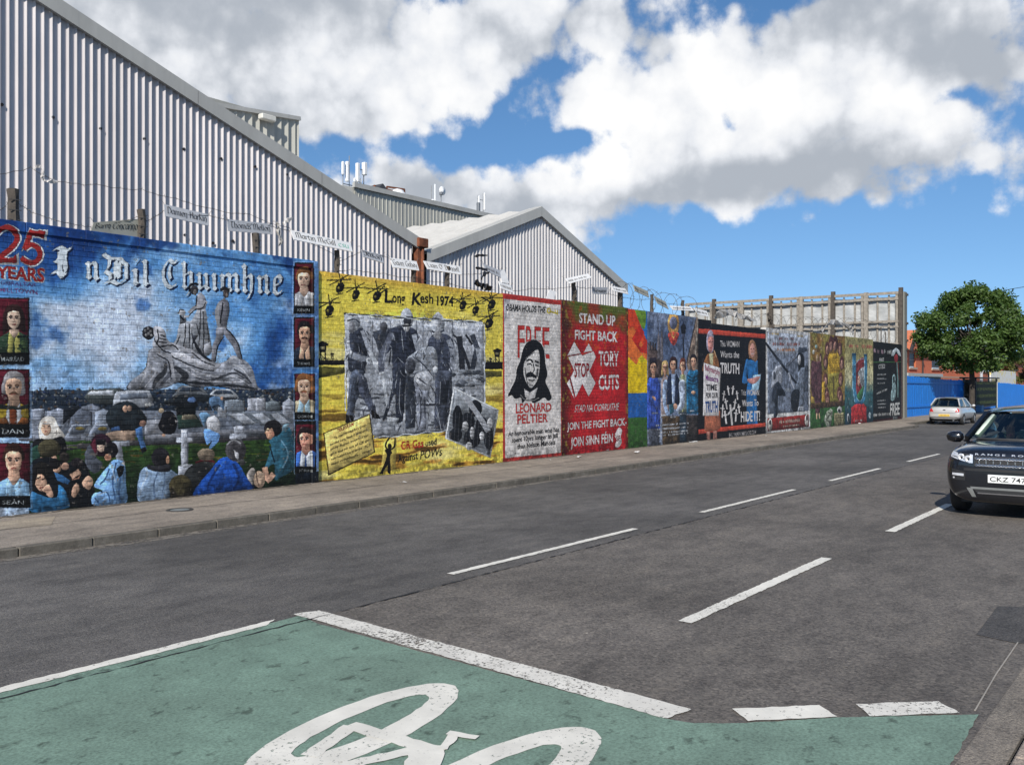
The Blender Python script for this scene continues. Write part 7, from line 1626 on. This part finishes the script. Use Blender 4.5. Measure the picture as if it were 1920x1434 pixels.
q = MB(); q.tube([(0, 0, 0), (0, 0, zl0)], [.16, .12], 8); q.build('pole', simple('pole_pale', (.42, .43, .44)), lp); q = MB(); q.box(-.2, .5, -.1, .1, zl0, zl0 + .16); q.build('lantern', MAT_MAST, lp, bevel=.04)
# ---------------------------------------------------------------- trees
def mat_leaf(name, c0, c1):
    t = NT(name); oi = t.node('ShaderNodeNewGeometry'); n = t.noise(t.pos('world'), 1.3, 3)
    rnd = t.math('ADD', t.math('MULTIPLY', oi.outputs['Random Per Island'], .6), t.math('MULTIPLY', n, .5))
    t.color(t.ramp(rnd, [(.2, c0), (.8, c1)])); t.set(rough=.5, spec=.4)
    tr = t.node('ShaderNodeBsdfTranslucent'); tr.inputs[0].default_value = (c1[0] * 1.6, c1[1] * 1.7, c1[2] * .7, 1); mx = t.node('ShaderNodeMixShader'); mx.inputs[0].default_value = .28
    t.link(t.bsdf.outputs[0], mx.inputs[1]); t.link(tr.outputs[0], mx.inputs[2]); t.link(mx.outputs[0], t.out.inputs[0]); return t.mat
MAT_LEAF = mat_leaf('leaf_green', (.030, .066, .014), (.098, .158, .038)); MAT_LEAF2 = mat_leaf('leaf_olive', (.06, .075, .018), (.13, .14, .04)); MAT_BARK = simple('bark', (.045, .036, .028), .9, var=.35, scale=8, bump=.5)
def tree(name, label, loc, H, crown, seed, leafmat, nleaf, trunk_r=.17, lobes=60, size=.13):
    """crown = (centre z, radius x, radius y, radius up, radius down)"""
    q = random.Random(seed); root = empty(name, loc); tag(root, label, 'tree')
    cz, rx, ry, ru, rd = crown; tm = MB(); bz = cz - rd * .75
    tm.tube([(0, 0, -.05), (.02, .01, .5), (.06, -.02, bz * .6), (.0, .04, bz), (.05, 0, cz)], [trunk_r * 1.35, trunk_r, trunk_r * .85, trunk_r * .75, trunk_r * .35], 9); to = tm.build('trunk', MAT_BARK, root, smooth=True)
    clumps = []
    for i in range(lobes):
        while True:
            a = Vector((q.uniform(-1, 1), q.uniform(-1, 1), q.uniform(-1, 1)))
            if .35 < a.length < 1: break
        a = a.normalized() * (a.length ** .5)
        z = a.z * (ru if a.z > 0 else rd); taper = 1.0 - .30 * max(a.z, 0) ** 2
        clumps.append((Vector((a.x * rx * taper, a.y * ry * taper, cz + z)) * 1.0, q.uniform(.30, .70)))
    lm = MB()
    for j, (c, r) in enumerate(clumps[:34]):
        base = Vector((q.uniform(-.05, .05), q.uniform(-.05, .05), bz + (cz - bz) * q.uniform(0, .9))); mid = base.lerp(c, .5) + Vector((0, 0, -.15))
        lm.tube([base, mid, c], [trunk_r * .34, trunk_r * .2, .012], 5)
    tag(lm.build('limbs', MAT_BARK, root, smooth=True), kind='stuff')
    cm = MB(); V = []; F = []
    for i in range(nleaf):
        c, r = clumps[q.randrange(lobes)]
        d = Vector((q.gauss(0, 1), q.gauss(0, 1), q.gauss(0, .75))); d = d.normalized() * r * (q.random() ** .4) * q.uniform(.85, 1.15); p = c + d
        nrm = (d.normalized() * .5 + Vector((q.uniform(-1, 1), q.uniform(-1, 1), q.uniform(-.1, 1.2)))).normalized()
        a = nrm.cross(Vector((q.uniform(-1, 1), q.uniform(-1, 1), q.uniform(-1, 1)))).normalized(); b = nrm.cross(a); s = size * q.uniform(.6, 1.35); n0 = len(V)
        V += [p - a * s, p + b * s * .55, p + a * s, p - b * s * .55 + nrm * s * .2]; F.append((n0, n0 + 1, n0 + 2, n0 + 3))
    me = bpy.data.meshes.new('crown'); me.from_pydata([tuple(v) for v in V], [], F); me.materials.append(leafmat); co = bpy.data.objects.new('crown', me); COL.objects.link(co); co.parent = root
    return root
tree('street_tree', 'round dark green street tree on the far pavement by the parked silver car', (62.5, 12.5, PZ), 8.6, (5.2, 3.25, 3.2, 2.9, 2.45), 5, MAT_LEAF, 36000, .19, 150, .105)
tx_, tz_ = on_y(1921, 690, 19.5); tree('garden_tree', 'small olive green tree peeking in at the right edge beside the advert board', (tx_, 19.5, 0), 5, (4.2, 2.0, 2.0, 2.0, 1.8), 9, MAT_LEAF2, 5000, .12, 30)
# overhead cable
o = empty('overhead_cable', (70, 14, 0)); tag(o, 'thin overhead cable running out of the tree top to the right', 'cable'); m = MB(); P = [Vector((on_y(u, v, 17)[0], 17, on_y(u, v, 17)[1])) - o.location for u, v in ((1868, 548), (1890, 543), (1920, 538), (1990, 528))]; m.tube(P, .03, 5); m.build('line', MAT_BS, o)
# litter on the pavement
MAT_PAPER = simple('paper', (.78, .77, .74), .7)
for i, (u, v, w, lab) in enumerate(((757, 906, .16, 'flat white paper strip on the pavement under the yellow mural'), (1085, 857.5, .3, 'flattened white paper on the pavement under the red mural edge'), (1030, 863, .12, 'tiny paper scrap at the wall foot under the red mural'), (1194, 848.5, .42, 'white paper sheet on the pavement under the colour-field mural'), (1300, 829, .4, 'crumpled white wrapper at the wall foot by the black mural'), (1437, 818, .25, 'pale scrap on the pavement below the grey framed mural'), (1603, 794, .5, 'two-tone pale litter at the wall foot under the ochre mural'))):
    x, y = on_z(u, v, PZ); q = random.Random(i); m = MB(); m.grid([[(a * w / 3 - w / 2, b * w * .14 - w * .14, .012 + q.uniform(0, .03)) for a in range(4)] for b in range(3)]); o = m.build('paper_scrap', MAT_PAPER); o.location = (x, min(y, WALL_Y - .15), PZ); o.rotation_euler.z = q.uniform(-.3, .5); tag(o, lab, 'litter', 'litter on the pavement')
# ---------------------------------------------------------------- cars (local axes: x forward, y left, z up)
from mathutils.bvhtree import BVHTree
def mat_car(name, col, metal=0.0, rough=0.3, coat=1.0):
    t = NT(name); p = t.pos('object')
    t.color(t.ramp(t.noise(p, 3, 4), [(.3, tuple(c * .92 for c in col)), (.7, col)])); t.set(rough=rough, metal=metal)
    t.bsdf.inputs['Coat Weight'].default_value = coat; t.bsdf.inputs['Coat Roughness'].default_value = .06
    return t.mat
MAT_BLACKCAR = mat_car('car_black', (.006, .0065, .009), 0, .25); MAT_SILVER = mat_car('car_silver', (.56, .55, .53), .35, .38)
MAT_TRIMK = simple('black_plastic_trim', (.018, .018, .019), .55); MAT_RUBBER = simple('tyre_rubber', (.017, .017, .018), .8); MAT_CHROME = simple('chrome', (.82, .82, .84), .18, 1.0, var=.03); MAT_ALLOY = simple('alloy', (.42, .43, .44), .35, .7)
MAT_REDL = simple('tail_lamp_red', (.45, .02, .025), .2); MAT_LAMPW = simple('lamp_clear', (.74, .75, .78), .15, .4, var=.1); MAT_CABIN = simple('cabin_dark', (.02, .021, .023), .7); MAT_CREAM = simple('cabin_trim_pale', (.55, .62, .52), .6); MAT_SKID = simple('skid_grey', (.24, .245, .235), .4, .4)
MAT_PLATEW = simple('plate_white', (.78, .79, .76), .4, var=.03); MAT_PLATEY = simple('plate_yellow', (.78, .52, .08), .4, var=.05)
t = NT('car_glass'); t.nt.nodes.remove(t.bsdf); lw = t.node('ShaderNodeFresnel'); lw.inputs[0].default_value = 1.5; gl = t.node('ShaderNodeBsdfGlossy'); gl.inputs['Roughness'].default_value = .03; gl.inputs[0].default_value = (.9, .95, .93, 1); tr = t.node('ShaderNodeBsdfTransparent'); tr.inputs[0].default_value = (.40, .46, .43, 1); mx = t.node('ShaderNodeMixShader'); t.link(t.math('MULTIPLY_ADD', lw.outputs[0], 1.0, .05), mx.inputs[0]); t.link(tr.outputs[0], mx.inputs[1]); t.link(gl.outputs[0], mx.inputs[2]); t.link(mx.outputs[0], t.out.inputs[0]); MAT_CGLASS = t.mat

def modified(o, mods):
    """bake modifiers into the mesh"""
    for (nm, kind, kw) in mods:
        md = o.modifiers.new(nm, kind)
        for k, v in kw.items(): setattr(md, k, v)
    dg = bpy.context.evaluated_depsgraph_get(); me = bpy.data.meshes.new_from_object(o.evaluated_get(dg)); o.modifiers.clear(); old = o.data; o.data = me; bpy.data.meshes.remove(old); return o
def loft_body(stations, mat, parent, arches, ar, width):
    """stations: (x, [(y, z) half section from the underside up])"""
    m = MB(); rings = []
    for x, half in stations:
        rings.append([(x, -y, z) for y, z in half[::-1]] + [(x, y, z) for y, z in half]) 
    m.grid(rings); n = len(rings[0])
    # close underside strip and both ends
    m2 = MB(); rr = []
    for r in rings: rr.append(r + [r[0]])
    m2.grid(rr); m2.poly(rings[0][::-1]); m2.poly(rings[-1])
    o = m2.build('body', mat, parent); bm = bmesh.new(); bm.from_mesh(o.data); bmesh.ops.remove_doubles(bm, verts=bm.verts[:], dist=1e-5); bmesh.ops.recalc_face_normals(bm, faces=bm.faces[:]); bm.to_mesh(o.data); bm.free()
    modified(o, [('s', 'SUBSURF', dict(levels=2, render_levels=2))])
    for ax in arches:
        for sy in (-1, 1):
            c = MB(); c.lathe([(.001, -.16), (ar, -.16), (ar, .3), (.001, .3)], 28, 'Y', (ax, sy * (width / 2 - .02) + (-.07), ar * .86)); co = c.build('cutter', MAT_TRIMK)
            co.parent = parent; bpy.context.view_layer.update(); modified(o, [('b', 'BOOLEAN', dict(operation='DIFFERENCE', object=co, solver='EXACT'))]); bpy.data.objects.remove(co, do_unlink=True)
    smooth_by_angle(o, 32); return o
def wheel(parent, x, y, r, w, sy):
    t_ = MB(); t_.lathe([(r * .62, -w / 2), (r * .9, -w / 2), (r, -w * .36), (r, w * .36), (r * .9, w / 2), (r * .62, w / 2)], 32, 'Y', (0, 0, 0)); root = t_.build('wheel', MAT_RUBBER, parent, smooth=True); root.location = (x, y, r)
    f = sy * w * .42; d = MB(); d.lathe([(.02, f + sy * .01), (r * .16, f + sy * .012)], 16, 'Y'); d.build('hub', MAT_ALLOY, root)
    b = MB(); b.lathe([(.01, f - sy * .06), (r * .6, f - sy * .06)], 24, 'Y'); b.build('brake_shadow', MAT_TRIMK, root)
    rm = MB(); rm.lathe([(r * .56, f - sy * .01), (r * .66, f + sy * .008), (r * .68, f - sy * .04)], 32, 'Y'); rm.build('rim', MAT_ALLOY, root, smooth=True)
    for k in range(5):
        a = 2 * math.pi * k / 5 + .3; s = MB(); s.bar((r * .1 * math.cos(a), f, r * .1 * math.sin(a)), (r * .6 * math.cos(a), f, r * .6 * math.sin(a)), .055, .03, up=(0, 1, 0)); s.build('spoke', MAT_ALLOY, root)
    return root
def surf(o):
    me = o.data; return BVHTree.FromPolygons([v.co for v in me.vertices], [p.vertices[:] for p in me.polygons])
def on_front(bvh, y, z, d=1):
    h = bvh.ray_cast(Vector((6 * d, y, z)), Vector((-d, 0, 0))); return h[0] if h[0] else Vector((2.0 * d, y, z))
def text_part(txt, mat, parent, name, place, bold=0.0, n=0):
    """letters laid on a surface: place(s, h) -> point, s along 0..1, h cap height 0..1"""
    co, tri = font_tris(txt, bold); m = MB(); m.add([place(x, y) for x, y in co], [tuple(t_) for t_ in tri]); return tag(m.build(name, mat, parent, recalc=False), kind='stuff')
def patch(bvh, pts, off, nu, nv, d=1):
    """conforming patch: pts = four (y, z) corners, pushed onto the bodywork from the front or rear"""
    rows = []
    for i in range(nv + 1):
        row = []
        for j in range(nu + 1):
            a, b = j / nu, i / nv; y = (pts[0][0] * (1-a) + pts[1][0] * a) * (1-b) + (pts[3][0] * (1-a) + pts[2][0] * a) * b; z = (pts[0][1] * (1-a) + pts[1][1] * a) * (1-b) + (pts[3][1] * (1-a) + pts[2][1] * a) * b
            p = on_front(bvh, y, z, d); row.append((p.x + off * d, p.y, p.z))
        rows.append(row)
    m = MB(); m.grid(rows); return m
def half(zb, z1, z2, z3, z4, z5, w): return [(w[0] * .55, zb), (w[0], zb + .01), (w[1], z1), (w[2], z2), (w[3], z3), (w[4], z4), (w[4] * .45, z5)]

# ---- black four-by-four coming towards the camera
suv = empty('black_car', (17.80, 2.62, 0), math.pi); tag(suv, 'glossy black four-by-four facing the camera at the right edge of the picture', 'car', kind='thing')
ST_ = [(2.19, half(.27, .38, .66, .86, .985, 1.005, (.54, .72, .76, .73, .58))), (2.11, half(.24, .38, .68, .92, 1.05, 1.07, (.66, .84, .88, .85, .70))), (1.90, half(.24, .38, .70, .97, 1.09, 1.12, (.74, .91, .95, .92, .76))), (1.55, half(.25, .38, .72, 1.0, 1.13, 1.155, (.76, .93, .965, .93, .79))), (1.02, half(.26, .38, .72, 1.02, 1.165, 1.19, (.77, .92, .95, .925, .81))), (.3, half(.26, .38, .72, 1.03, 1.17, 1.19, (.77, .92, .945, .915, .81))), (-.8, half(.26, .38, .72, 1.04, 1.18, 1.20, (.77, .92, .945, .915, .81))), (-1.5, half(.27, .38, .74, 1.05, 1.20, 1.22, (.76, .93, .96, .92, .80))), (-2.0, half(.30, .42, .74, 1.05, 1.20, 1.22, (.70, .88, .91, .88, .76))), (-2.17, half(.36, .46, .74, 1.02, 1.16, 1.18, (.58, .76, .80, .78, .66)))]
body = loft_body(ST_, MAT_BLACKCAR, suv, (1.33, -1.33), .40, 1.9); bv = surf(body)
for ax in (1.33, -1.33):
    for sy in (-1, 1): wheel(suv, ax, sy * .82, .365, .235, sy)
# cabin
def cabin(par, base_z, xf, xr, yb, rf, rr, yr, zr, matb, wz):
    """pillars, glass and roof between the belt line and the roof"""
    def wsc(s, h): 
        y = (yb * (1-h) + yr * h) * (2*s - 1); bow = .10 * (1 - (2*s-1) ** 2); return Vector(((xf + bow) * (1-h) + (rf + bow * .8) * h, y, base_z * (1-h) + zr[0] * h + .03 * (1 - (2*s-1)**2) * h))
    g = MB(); g.grid([[wsc(s / 10, h / 6) for s in range(11)] for h in range(7)]); g.build('windscreen', MAT_CGLASS, par, smooth=True)
    def rsc(s, h):
        y = (yb * .94 * (1-h) + yr * .96 * h) * (2*s - 1); bow = -.06 * (1 - (2*s-1) ** 2); return Vector(((xr + bow) * (1-h) + (rr + bow) * h, y, wz * (1-h) + zr[2] * h))
    g = MB(); g.grid([[rsc(s / 8, h / 4) for s in range(9)] for h in range(5)]); g.build('rear_window', MAT_CGLASS, par, smooth=True)
    rows = []
    for i in range(9):
        f = i / 8; x = rf * (1-f) + rr * f; zc = zr[0] * (1-f)**2 + 2 * zr[1] * f * (1-f) + zr[2] * f * f; rows.append([(x + .08 * (1 - f * 2) * (1 - (2*s/8-1)**2), yr * (2*s/8 - 1) * 1.04, zc + .05 * (1 - (2*s/8-1) ** 2) ** .7 + .012) for s in range(9)])
    r = MB(); r.grid(rows); r.build('roof', matb, par, smooth=True)
    for sy in (-1, 1):
        g = MB(); pts = lambda f, h: ((xf - .12) * (1-f) * (1-h) + (xr + .1) * f * (1-h) + (rf * (1-f) + rr * f) * h, sy * (yb * (1-h) + yr * h), (base_z * (1-f) + wz * f) * (1-h) + h * (zr[0] * (1-f)**2 + 2 * zr[1] * f * (1-f) + zr[2] * f * f))
        g.grid([[pts(f / 8, h / 3) for f in range(9)] for h in range(4)]); g.build('side_window', MAT_CGLASS, par, smooth=True)
        for (a, b, w_) in ((wsc(0 if sy < 0 else 1, 0), wsc(0 if sy < 0 else 1, 1), .10), (Vector(pts(.45, 0)), Vector(pts(.45, 1)), .08), (Vector(pts(.97, 0)), Vector(pts(.97, 1)), .16)):
            p = MB(); p.bar(a, b, w_, .06, up=(0, sy, 0)); p.build('pillar', matb, par)
        p = MB(); p.tube([Vector(pts(f / 8, 1)) for f in range(9)], .045, 6); p.build('roof_rail', matb, par, smooth=True)
    return wsc
ws = cabin(suv, 1.175, 1.04, -2.02, .81, .34, -1.72, .63, (1.575, 1.68, 1.53), MAT_BLACKCAR, 1.21)
# bonnet edge groove, wiper, pale inner trim by the pillar, dashboard, seats
m = MB(); m.tube([ws(s / 10, .02) + Vector((.02, 0, .0)) for s in range(1, 10)], .02, 5); m.build('wiper', MAT_TRIMK, suv)
m = MB(); m.tube([ws(.075, .12) + Vector((-.06, 0, -.01)), ws(.085, .5) + Vector((-.06, 0, -.01)), ws(.10, .9) + Vector((-.06, 0, -.01))], [.05, .055, .05], 8); m.build('pillar_trim', MAT_CREAM, suv, smooth=True)
m = MB(); m.tube([ws(.925, .12) + Vector((-.06, 0, -.01)), ws(.90, .9) + Vector((-.06, 0, -.01))], .05, 8); m.build('pillar_trim', MAT_CREAM, suv, smooth=True)
m = MB(); m.box(.45, .95, -.72, .72, .85, 1.09); m.build('dashboard', MAT_CABIN, suv, bevel=.04)
for sy in (-1, 1):
    m = MB(); m.box(-.55, -.38, sy * .37 - .25, sy * .37 + .25, .5, 1.2); m.build('seat', MAT_CABIN, suv, bevel=.06); m = MB(); m.box(-.52, -.42, sy * .37 - .13, sy * .37 + .13, 1.24, 1.42); m.build('headrest', MAT_CABIN, suv, bevel=.04)
m = MB(); m.tube([(.40 + .10 * math.sin(a), -.37 + .185 * math.cos(a), 1.0 + .165 * math.sin(a)) for a in np.linspace(0, 2*math.pi, 25)], .016, 6); m.build('steering_wheel', MAT_TRIMK, suv, smooth=True)
m = MB(); m.box(-.1, -.02, -.14, .14, 1.40, 1.47); mo = m.build('inside_mirror', MAT_TRIMK, suv, bevel=.02); mo.location = (.42, 0, .02)
for sy in (-1, 1):
    m = MB(); m.lathe([(.005, -.14), (.09, -.11), (.12, -.02), (.115, .08), (.06, .13), (.005, .14)], 16, 'Y'); o = m.build('door_mirror', MAT_BLACKCAR, suv, smooth=True); o.location = (.80, sy * 1.04, 1.19); o.scale = (.75, 1, .82)
    q = MB(); q.bar((0, -sy * .1, -.06), (0, -sy * .24, -.10), .05, .04); q.build('mirror_arm', MAT_TRIMK, o)
    # lamp: dark housing, chrome bowls, bright strip
    y0, y1 = sy * .50, sy * .83
    patch(bv, [(y0, .865), (y1, .935), (y1, 1.03), (y0, .985)], .004, 8, 3).build('headlight', MAT_CABIN, suv, smooth=True).name; hl = suv.children[-1]
    for j, (yy, zz, rr_) in enumerate(((.56, .92, .052), (.665, .945, .050))):
        p = on_front(bv, sy * yy, zz); m = MB(); m.lathe([(.004, -.012), (rr_ * .55, .0), (rr_, .012), (rr_ * 1.05, .0)], 18, 'X', (p.x + .008, p.y, p.z)); m.build('reflector', MAT_LAMPW, hl, smooth=True)
    patch(bv, [(sy * .49, .855), (sy * .535, .86), (sy * .535, .995), (sy * .49, .985)], .012, 3, 4).build('light_guide', MAT_LAMPW, hl)
    patch(bv, [(sy * .53, .855), (sy * .83, .94), (sy * .83, .96), (sy * .53, .88)], .012, 8, 2).build('light_guide', MAT_LAMPW, hl)
    patch(bv, [(sy * .70, .945), (sy * .83, .965), (sy * .83, 1.02), (sy * .72, 1.005)], .012, 4, 2).build('light_guide', MAT_LAMPW, hl)
    patch(bv, [(sy * .60, .58), (sy * .80, .58), (sy * .80, .76), (sy * .60, .71)], .003, 5, 4).build('bumper_vent', MAT_TRIMK, suv); vn = suv.children[-1]
    patch(bv, [(sy * .62, .645), (sy * .79, .655), (sy * .79, .692), (sy * .62, .685)], .012, 5, 2).build('fog_lamp', MAT_LAMPW, vn); patch(bv, [(sy * .755, .605), (sy * .78, .605), (sy * .78, .63), (sy * .755, .63)], .012, 2, 2).build('sensor', MAT_LAMPW, vn)
    for z0_, z1_ in ((.30, .40),): patch(bv, [(sy * .50, .47), (sy * .58, .47), (sy * .50, .33), (sy * .44, .33)], .012, 3, 4).build('skid_corner', MAT_SKID, suv)
patch(bv, [(-.47, .80), (.47, .80), (.47, .965), (-.47, .965)], .003, 16, 4).build('grille', MAT_CABIN, suv); gr = suv.children[-1]
for zz in (.828, .93):
    for a, sg in ((0, 1), (0, -1)):
        m = MB(); m.tube([on_front(bv, -.46 + .92 * i / 40, zz + sg * .018 * math.sin(i * math.pi / 2)) + Vector((.012, 0, 0)) for i in range(41)], .008, 4); m.build('chrome_bar', MAT_CHROME, gr, smooth=True)
for i in range(9):
    p = on_front(bv, -.40 + i * .1, .88) + Vector((.012, 0, 0)); m = MB(); m.bar(p - Vector((0, 0, .022)), p + Vector((0, 0, .022)), .012); m.build('chrome_stud', MAT_CHROME, gr)
text_part('R A N G E   R O V E R', MAT_LAMPW, suv, 'bonnet_lettering', lambda s, h: on_front(bv, -.46 + .92 * s, .985 + .026 * h) + Vector((.008, 0, 0)), .012)
patch(bv, [(-.30, .475), (.30, .475), (.30, .615), (-.30, .615)], .0, 6, 2)
px_ = max(on_front(bv, y, z).x for y in (-.3, 0, .3) for z in (.55, .70)) + .02
m = MB(); m.box(px_ - .02, px_, -.275, .275, .565, .69); pl_ = m.build('number_plate', MAT_PLATEW, suv, bevel=.004)
text_part('CKZ 747', MAT_INK, pl_, 'plate_characters', lambda s, h: Vector((px_ + .003, -.245 + .49 * s, .590 + .075 * h)), .012)
patch(bv, [(-.62, .735), (.62, .735), (.62, .775), (-.62, .775)], .003, 16, 2).build('bumper_groove', MAT_TRIMK, suv)
patch(bv, [(-.50, .455), (.50, .455), (.53, .49), (-.53, .49)], .014, 14, 2).build('skid_bar', MAT_SKID, suv); patch(bv, [(-.42, .385), (.42, .385), (.42, .405), (-.42, .405)], .016, 14, 2).build('skid_bar', MAT_CHROME, suv); patch(bv, [(-.44, .408), (.44, .408), (.47, .453), (-.47, .453)], .006, 14, 2).build('lower_intake', MAT_CABIN, suv)
m = MB(); m.box(-1.9, 1.95, -.7, .7, .22, .3); m.build('underbody', MAT_TRIMK, suv)
# ---- driver at the wheel
def person_mesh(name, chain, mats, parent=None):
    """chain: list of (index of parent, position, radius); one continuous skin"""
    me = bpy.data.meshes.new(name); me.from_pydata([c[1] for c in chain], [(i, c[0]) for i, c in enumerate(chain) if c[0] is not None], []); o = bpy.data.objects.new(name, me); COL.objects.link(o)
    md = o.modifiers.new('skin', 'SKIN'); md.use_smooth_shade = True
    for i, c in enumerate(chain):
        r = c[2]; me.skin_vertices[0].data[i].radius = r if isinstance(r, tuple) else (r, r); me.skin_vertices[0].data[i].use_root = (c[0] is None)
    modified_keep = o.modifiers.new('sub', 'SUBSURF'); modified_keep.levels = 2; modified_keep.render_levels = 2
    dg = bpy.context.evaluated_depsgraph_get(); nm = bpy.data.meshes.new_from_object(o.evaluated_get(dg)); o.modifiers.clear(); o.data = nm
    for m_ in mats: nm.materials.append(m_)
    return o
ch = [(None, (-.22, -.37, .62), .16), (0, (-.26, -.37, .85), (.16, .13)), (1, (-.28, -.37, 1.06), (.18, .12)), (2, (-.27, -.37, 1.19), .065), (3, (-.25, -.37, 1.28), (.08, .09)), (4, (-.24, -.37, 1.38), (.085, .10)), (5, (-.25, -.37, 1.45), (.06, .07)),
      (2, (-.27, -.55, 1.08), .075), (7, (-.08, -.62, .92), .058), (8, (.16, -.56, .99), .045), (9, (.33, -.53, 1.04), .034), (2, (-.27, -.19, 1.08), .075), (11, (-.08, -.14, .92), .058), (12, (.16, -.18, .99), .045), (13, (.33, -.21, 1.04), .034),
      (0, (.08, -.50, .60), .09), (15, (.42, -.48, .62), .07), (0, (.08, -.26, .60), .09), (17, (.42, -.26, .62), .07)]
for w_, sy in ((10, -1), (14, 1)):
    b0 = Vector(ch[w_][1]); ch.append((w_, tuple(b0 + Vector((.05, 0, .01))), (.04, .022))); pi_ = len(ch) - 1
    for k in range(4):
        r0 = b0 + Vector((.085, (k - 1.5) * .019 * sy, .02)); ch.append((pi_, tuple(r0), .0095)); ch.append((len(ch) - 1, tuple(r0 + Vector((.03, 0, -.015))), .009)); ch.append((len(ch) - 1, tuple(r0 + Vector((.02, 0, -.04))), .008))
    th = b0 + Vector((.06, -.035 * sy, .02)); ch.append((w_, tuple(th), .011)); ch.append((len(ch) - 1, tuple(th + Vector((.03, -.01 * sy, .01))), .009))
MAT_SKIN = simple('skin', (.50, .30, .21), .5); MAT_SHIRT = simple('maroon_top', (.10, .025, .03), .8); MAT_HAIR = simple('hair_dark', (.03, .02, .015), .6)
dv = person_mesh('person', ch, [MAT_SHIRT, MAT_SKIN, MAT_HAIR]); dv.location = suv.location; dv.rotation_euler = suv.rotation_euler
tag(dv, 'driver in a dark red top with hands on the wheel of the black car', 'person')
for p in dv.data.polygons:
    c = p.center; p.material_index = 1 if (c.z > 1.20 or (c.x > .30 and c.z > .9)) else 0
fx = MB(); hd = Vector((-.24, -.37, 1.36))
for (y, z, rx) in ((-.032, .02, .012), (.032, .02, .012)): fx.lathe([(.001, .012), (.009, .008), (.012, 0)], 8, 'X', (hd.x + .083, hd.y + y, hd.z + z))
tag(fx.build('eyes', MAT_HAIR, dv), kind='stuff'); m = MB(); m.tube([hd + Vector((.09, 0, .015)), hd + Vector((.112, 0, -.02)), hd + Vector((.09, 0, -.03))], [.008, .013, .006], 6); m.build('nose', MAT_SKIN, dv, smooth=True); m = MB(); m.bar(hd + Vector((.092, -.024, -.055)), hd + Vector((.092, .024, -.055)), .008); m.build('mouth', simple('lips', (.30, .10, .09)), dv)
hm = MB(); hm.lathe([(.105, -.02), (.108, .03), (.09, .085), (.05, .115), (.002, .122)], 14, 'Z', (hd.x - .025, hd.y, hd.z + .01)); hm.build('hair', MAT_HAIR, dv, smooth=True)
for sy in (-1, 1): m = MB(); m.lathe([(.001, -.01), (.02, -.006), (.02, .006), (.001, .01)], 8, 'Y', (hd.x - .005, hd.y + sy * .09, hd.z)); m.build('ear', MAT_SKIN, dv)

# ---- silver hatchback parked beyond the murals, seen from behind
ht = empty('silver_car', (51.75, 11.25, 0), 0.0); tag(ht, 'small silver hatchback seen from behind, parked by the blue fence', 'car', kind='thing')
SH = [(1.90, half(.24, .32, .46, .56, .62, .64, (.40, .56, .60, .55, .44))), (1.80, half(.20, .32, .50, .62, .71, .73, (.56, .72, .76, .70, .58))), (1.5, half(.20, .32, .54, .70, .80, .83, (.64, .78, .81, .77, .64))), (1.0, half(.20, .32, .55, .74, .86, .89, (.66, .79, .815, .785, .68))), (.3, half(.20, .32, .56, .78, .90, .92, (.66, .79, .815, .785, .69))), (-.8, half(.20, .32, .57, .80, .92, .94, (.66, .79, .815, .785, .69))), (-1.4, half(.22, .34, .58, .80, .93, .95, (.64, .78, .81, .775, .68))), (-1.78, half(.26, .36, .56, .78, .93, .95, (.60, .74, .775, .73, .64))), (-1.92, half(.30, .38, .54, .70, .82, .84, (.52, .68, .72, .64, .56)))]
hb = loft_body(SH, MAT_SILVER, ht, (1.20, -1.24), .31, 1.63); hv = surf(hb)
for ax in (1.20, -1.24):
    for sy in (-1, 1): wheel(ht, ax, sy * .715, .285, .175, sy)
cabin(ht, .90, .85, -1.80, .68, .25, -1.30, .53, (1.30, 1.39, 1.28), MAT_SILVER, .94)
m = MB(); m.box(-1.2, .8, -.62, .62, .55, .92); m.build('cabin_floor', MAT_CABIN, ht, bevel=.05)
for sy in (-1, 1):
    m = MB(); m.box(-.3, -.15, sy * .33 - .22, sy * .33 + .22, .5, 1.15); m.build('seat', MAT_CABIN, ht, bevel=.05)
    patch(hv, [(sy * .50, .66), (sy * .70, .66), (sy * .68, .86), (sy * .60, .84)], .008, 5, 4, -1).build('tail_light', MAT_REDL, ht)
    m = MB(); m.lathe([(.004, -.09), (.06, -.06), (.07, .03), (.03, .08), (.004, .09)], 12, 'Y'); o = m.build('door_mirror', MAT_SILVER, ht, smooth=True); o.location = (.62, sy * .86, .95)
    m = MB(); m.bar((-.1, sy * .818, .78), (.08, sy * .818, .78), .02, .03); m.build('door_handle', MAT_SILVER, ht)
rx_ = min(on_front(hv, y, .5, -1).x for y in (-.25, 0, .25)) - .012
m = MB(); m.box(rx_, rx_ + .015, -.26, .26, .43, .54); pl2 = m.build('number_plate', MAT_PLATEY, ht, bevel=.004)
for k in range(7): q = MB(); q.box(rx_ - .004, rx_ - .001, -.23 + k * .065, -.19 + k * .065, .455, .515); q.build('plate_mark', simple('plate_ink_dim', (.30, .2, .05)), pl2)
patch(hv, [(-.66, .365), (.66, .365), (.66, .40), (-.66, .40)], .006, 14, 2, -1).build('bumper_strip', MAT_TRIMK, ht); patch(hv, [(-.06, .73), (.06, .73), (.06, .78), (-.06, .78)], .008, 4, 2, -1).build('badge', MAT_TRIMK, ht)
patch(hv, [(-.66, .60), (.66, .60), (.66, .612), (-.66, .612)], .005, 14, 1, -1).build('tailgate_gap', MAT_TRIMK, ht)
m = MB(); m.tube([(-1.86, -.45, .24), (-2.0, -.45, .24)], .03, 8); m.build('exhaust', MAT_ALLOY, ht); m = MB(); m.box(-1.7, 1.7, -.6, .6, .17, .24); m.build('underbody', MAT_TRIMK, ht)
m = MB(); m.bar((-1.79, 0, .97), (-1.66, .30, 1.05), .015); m.build('rear_wiper', MAT_TRIMK, ht)
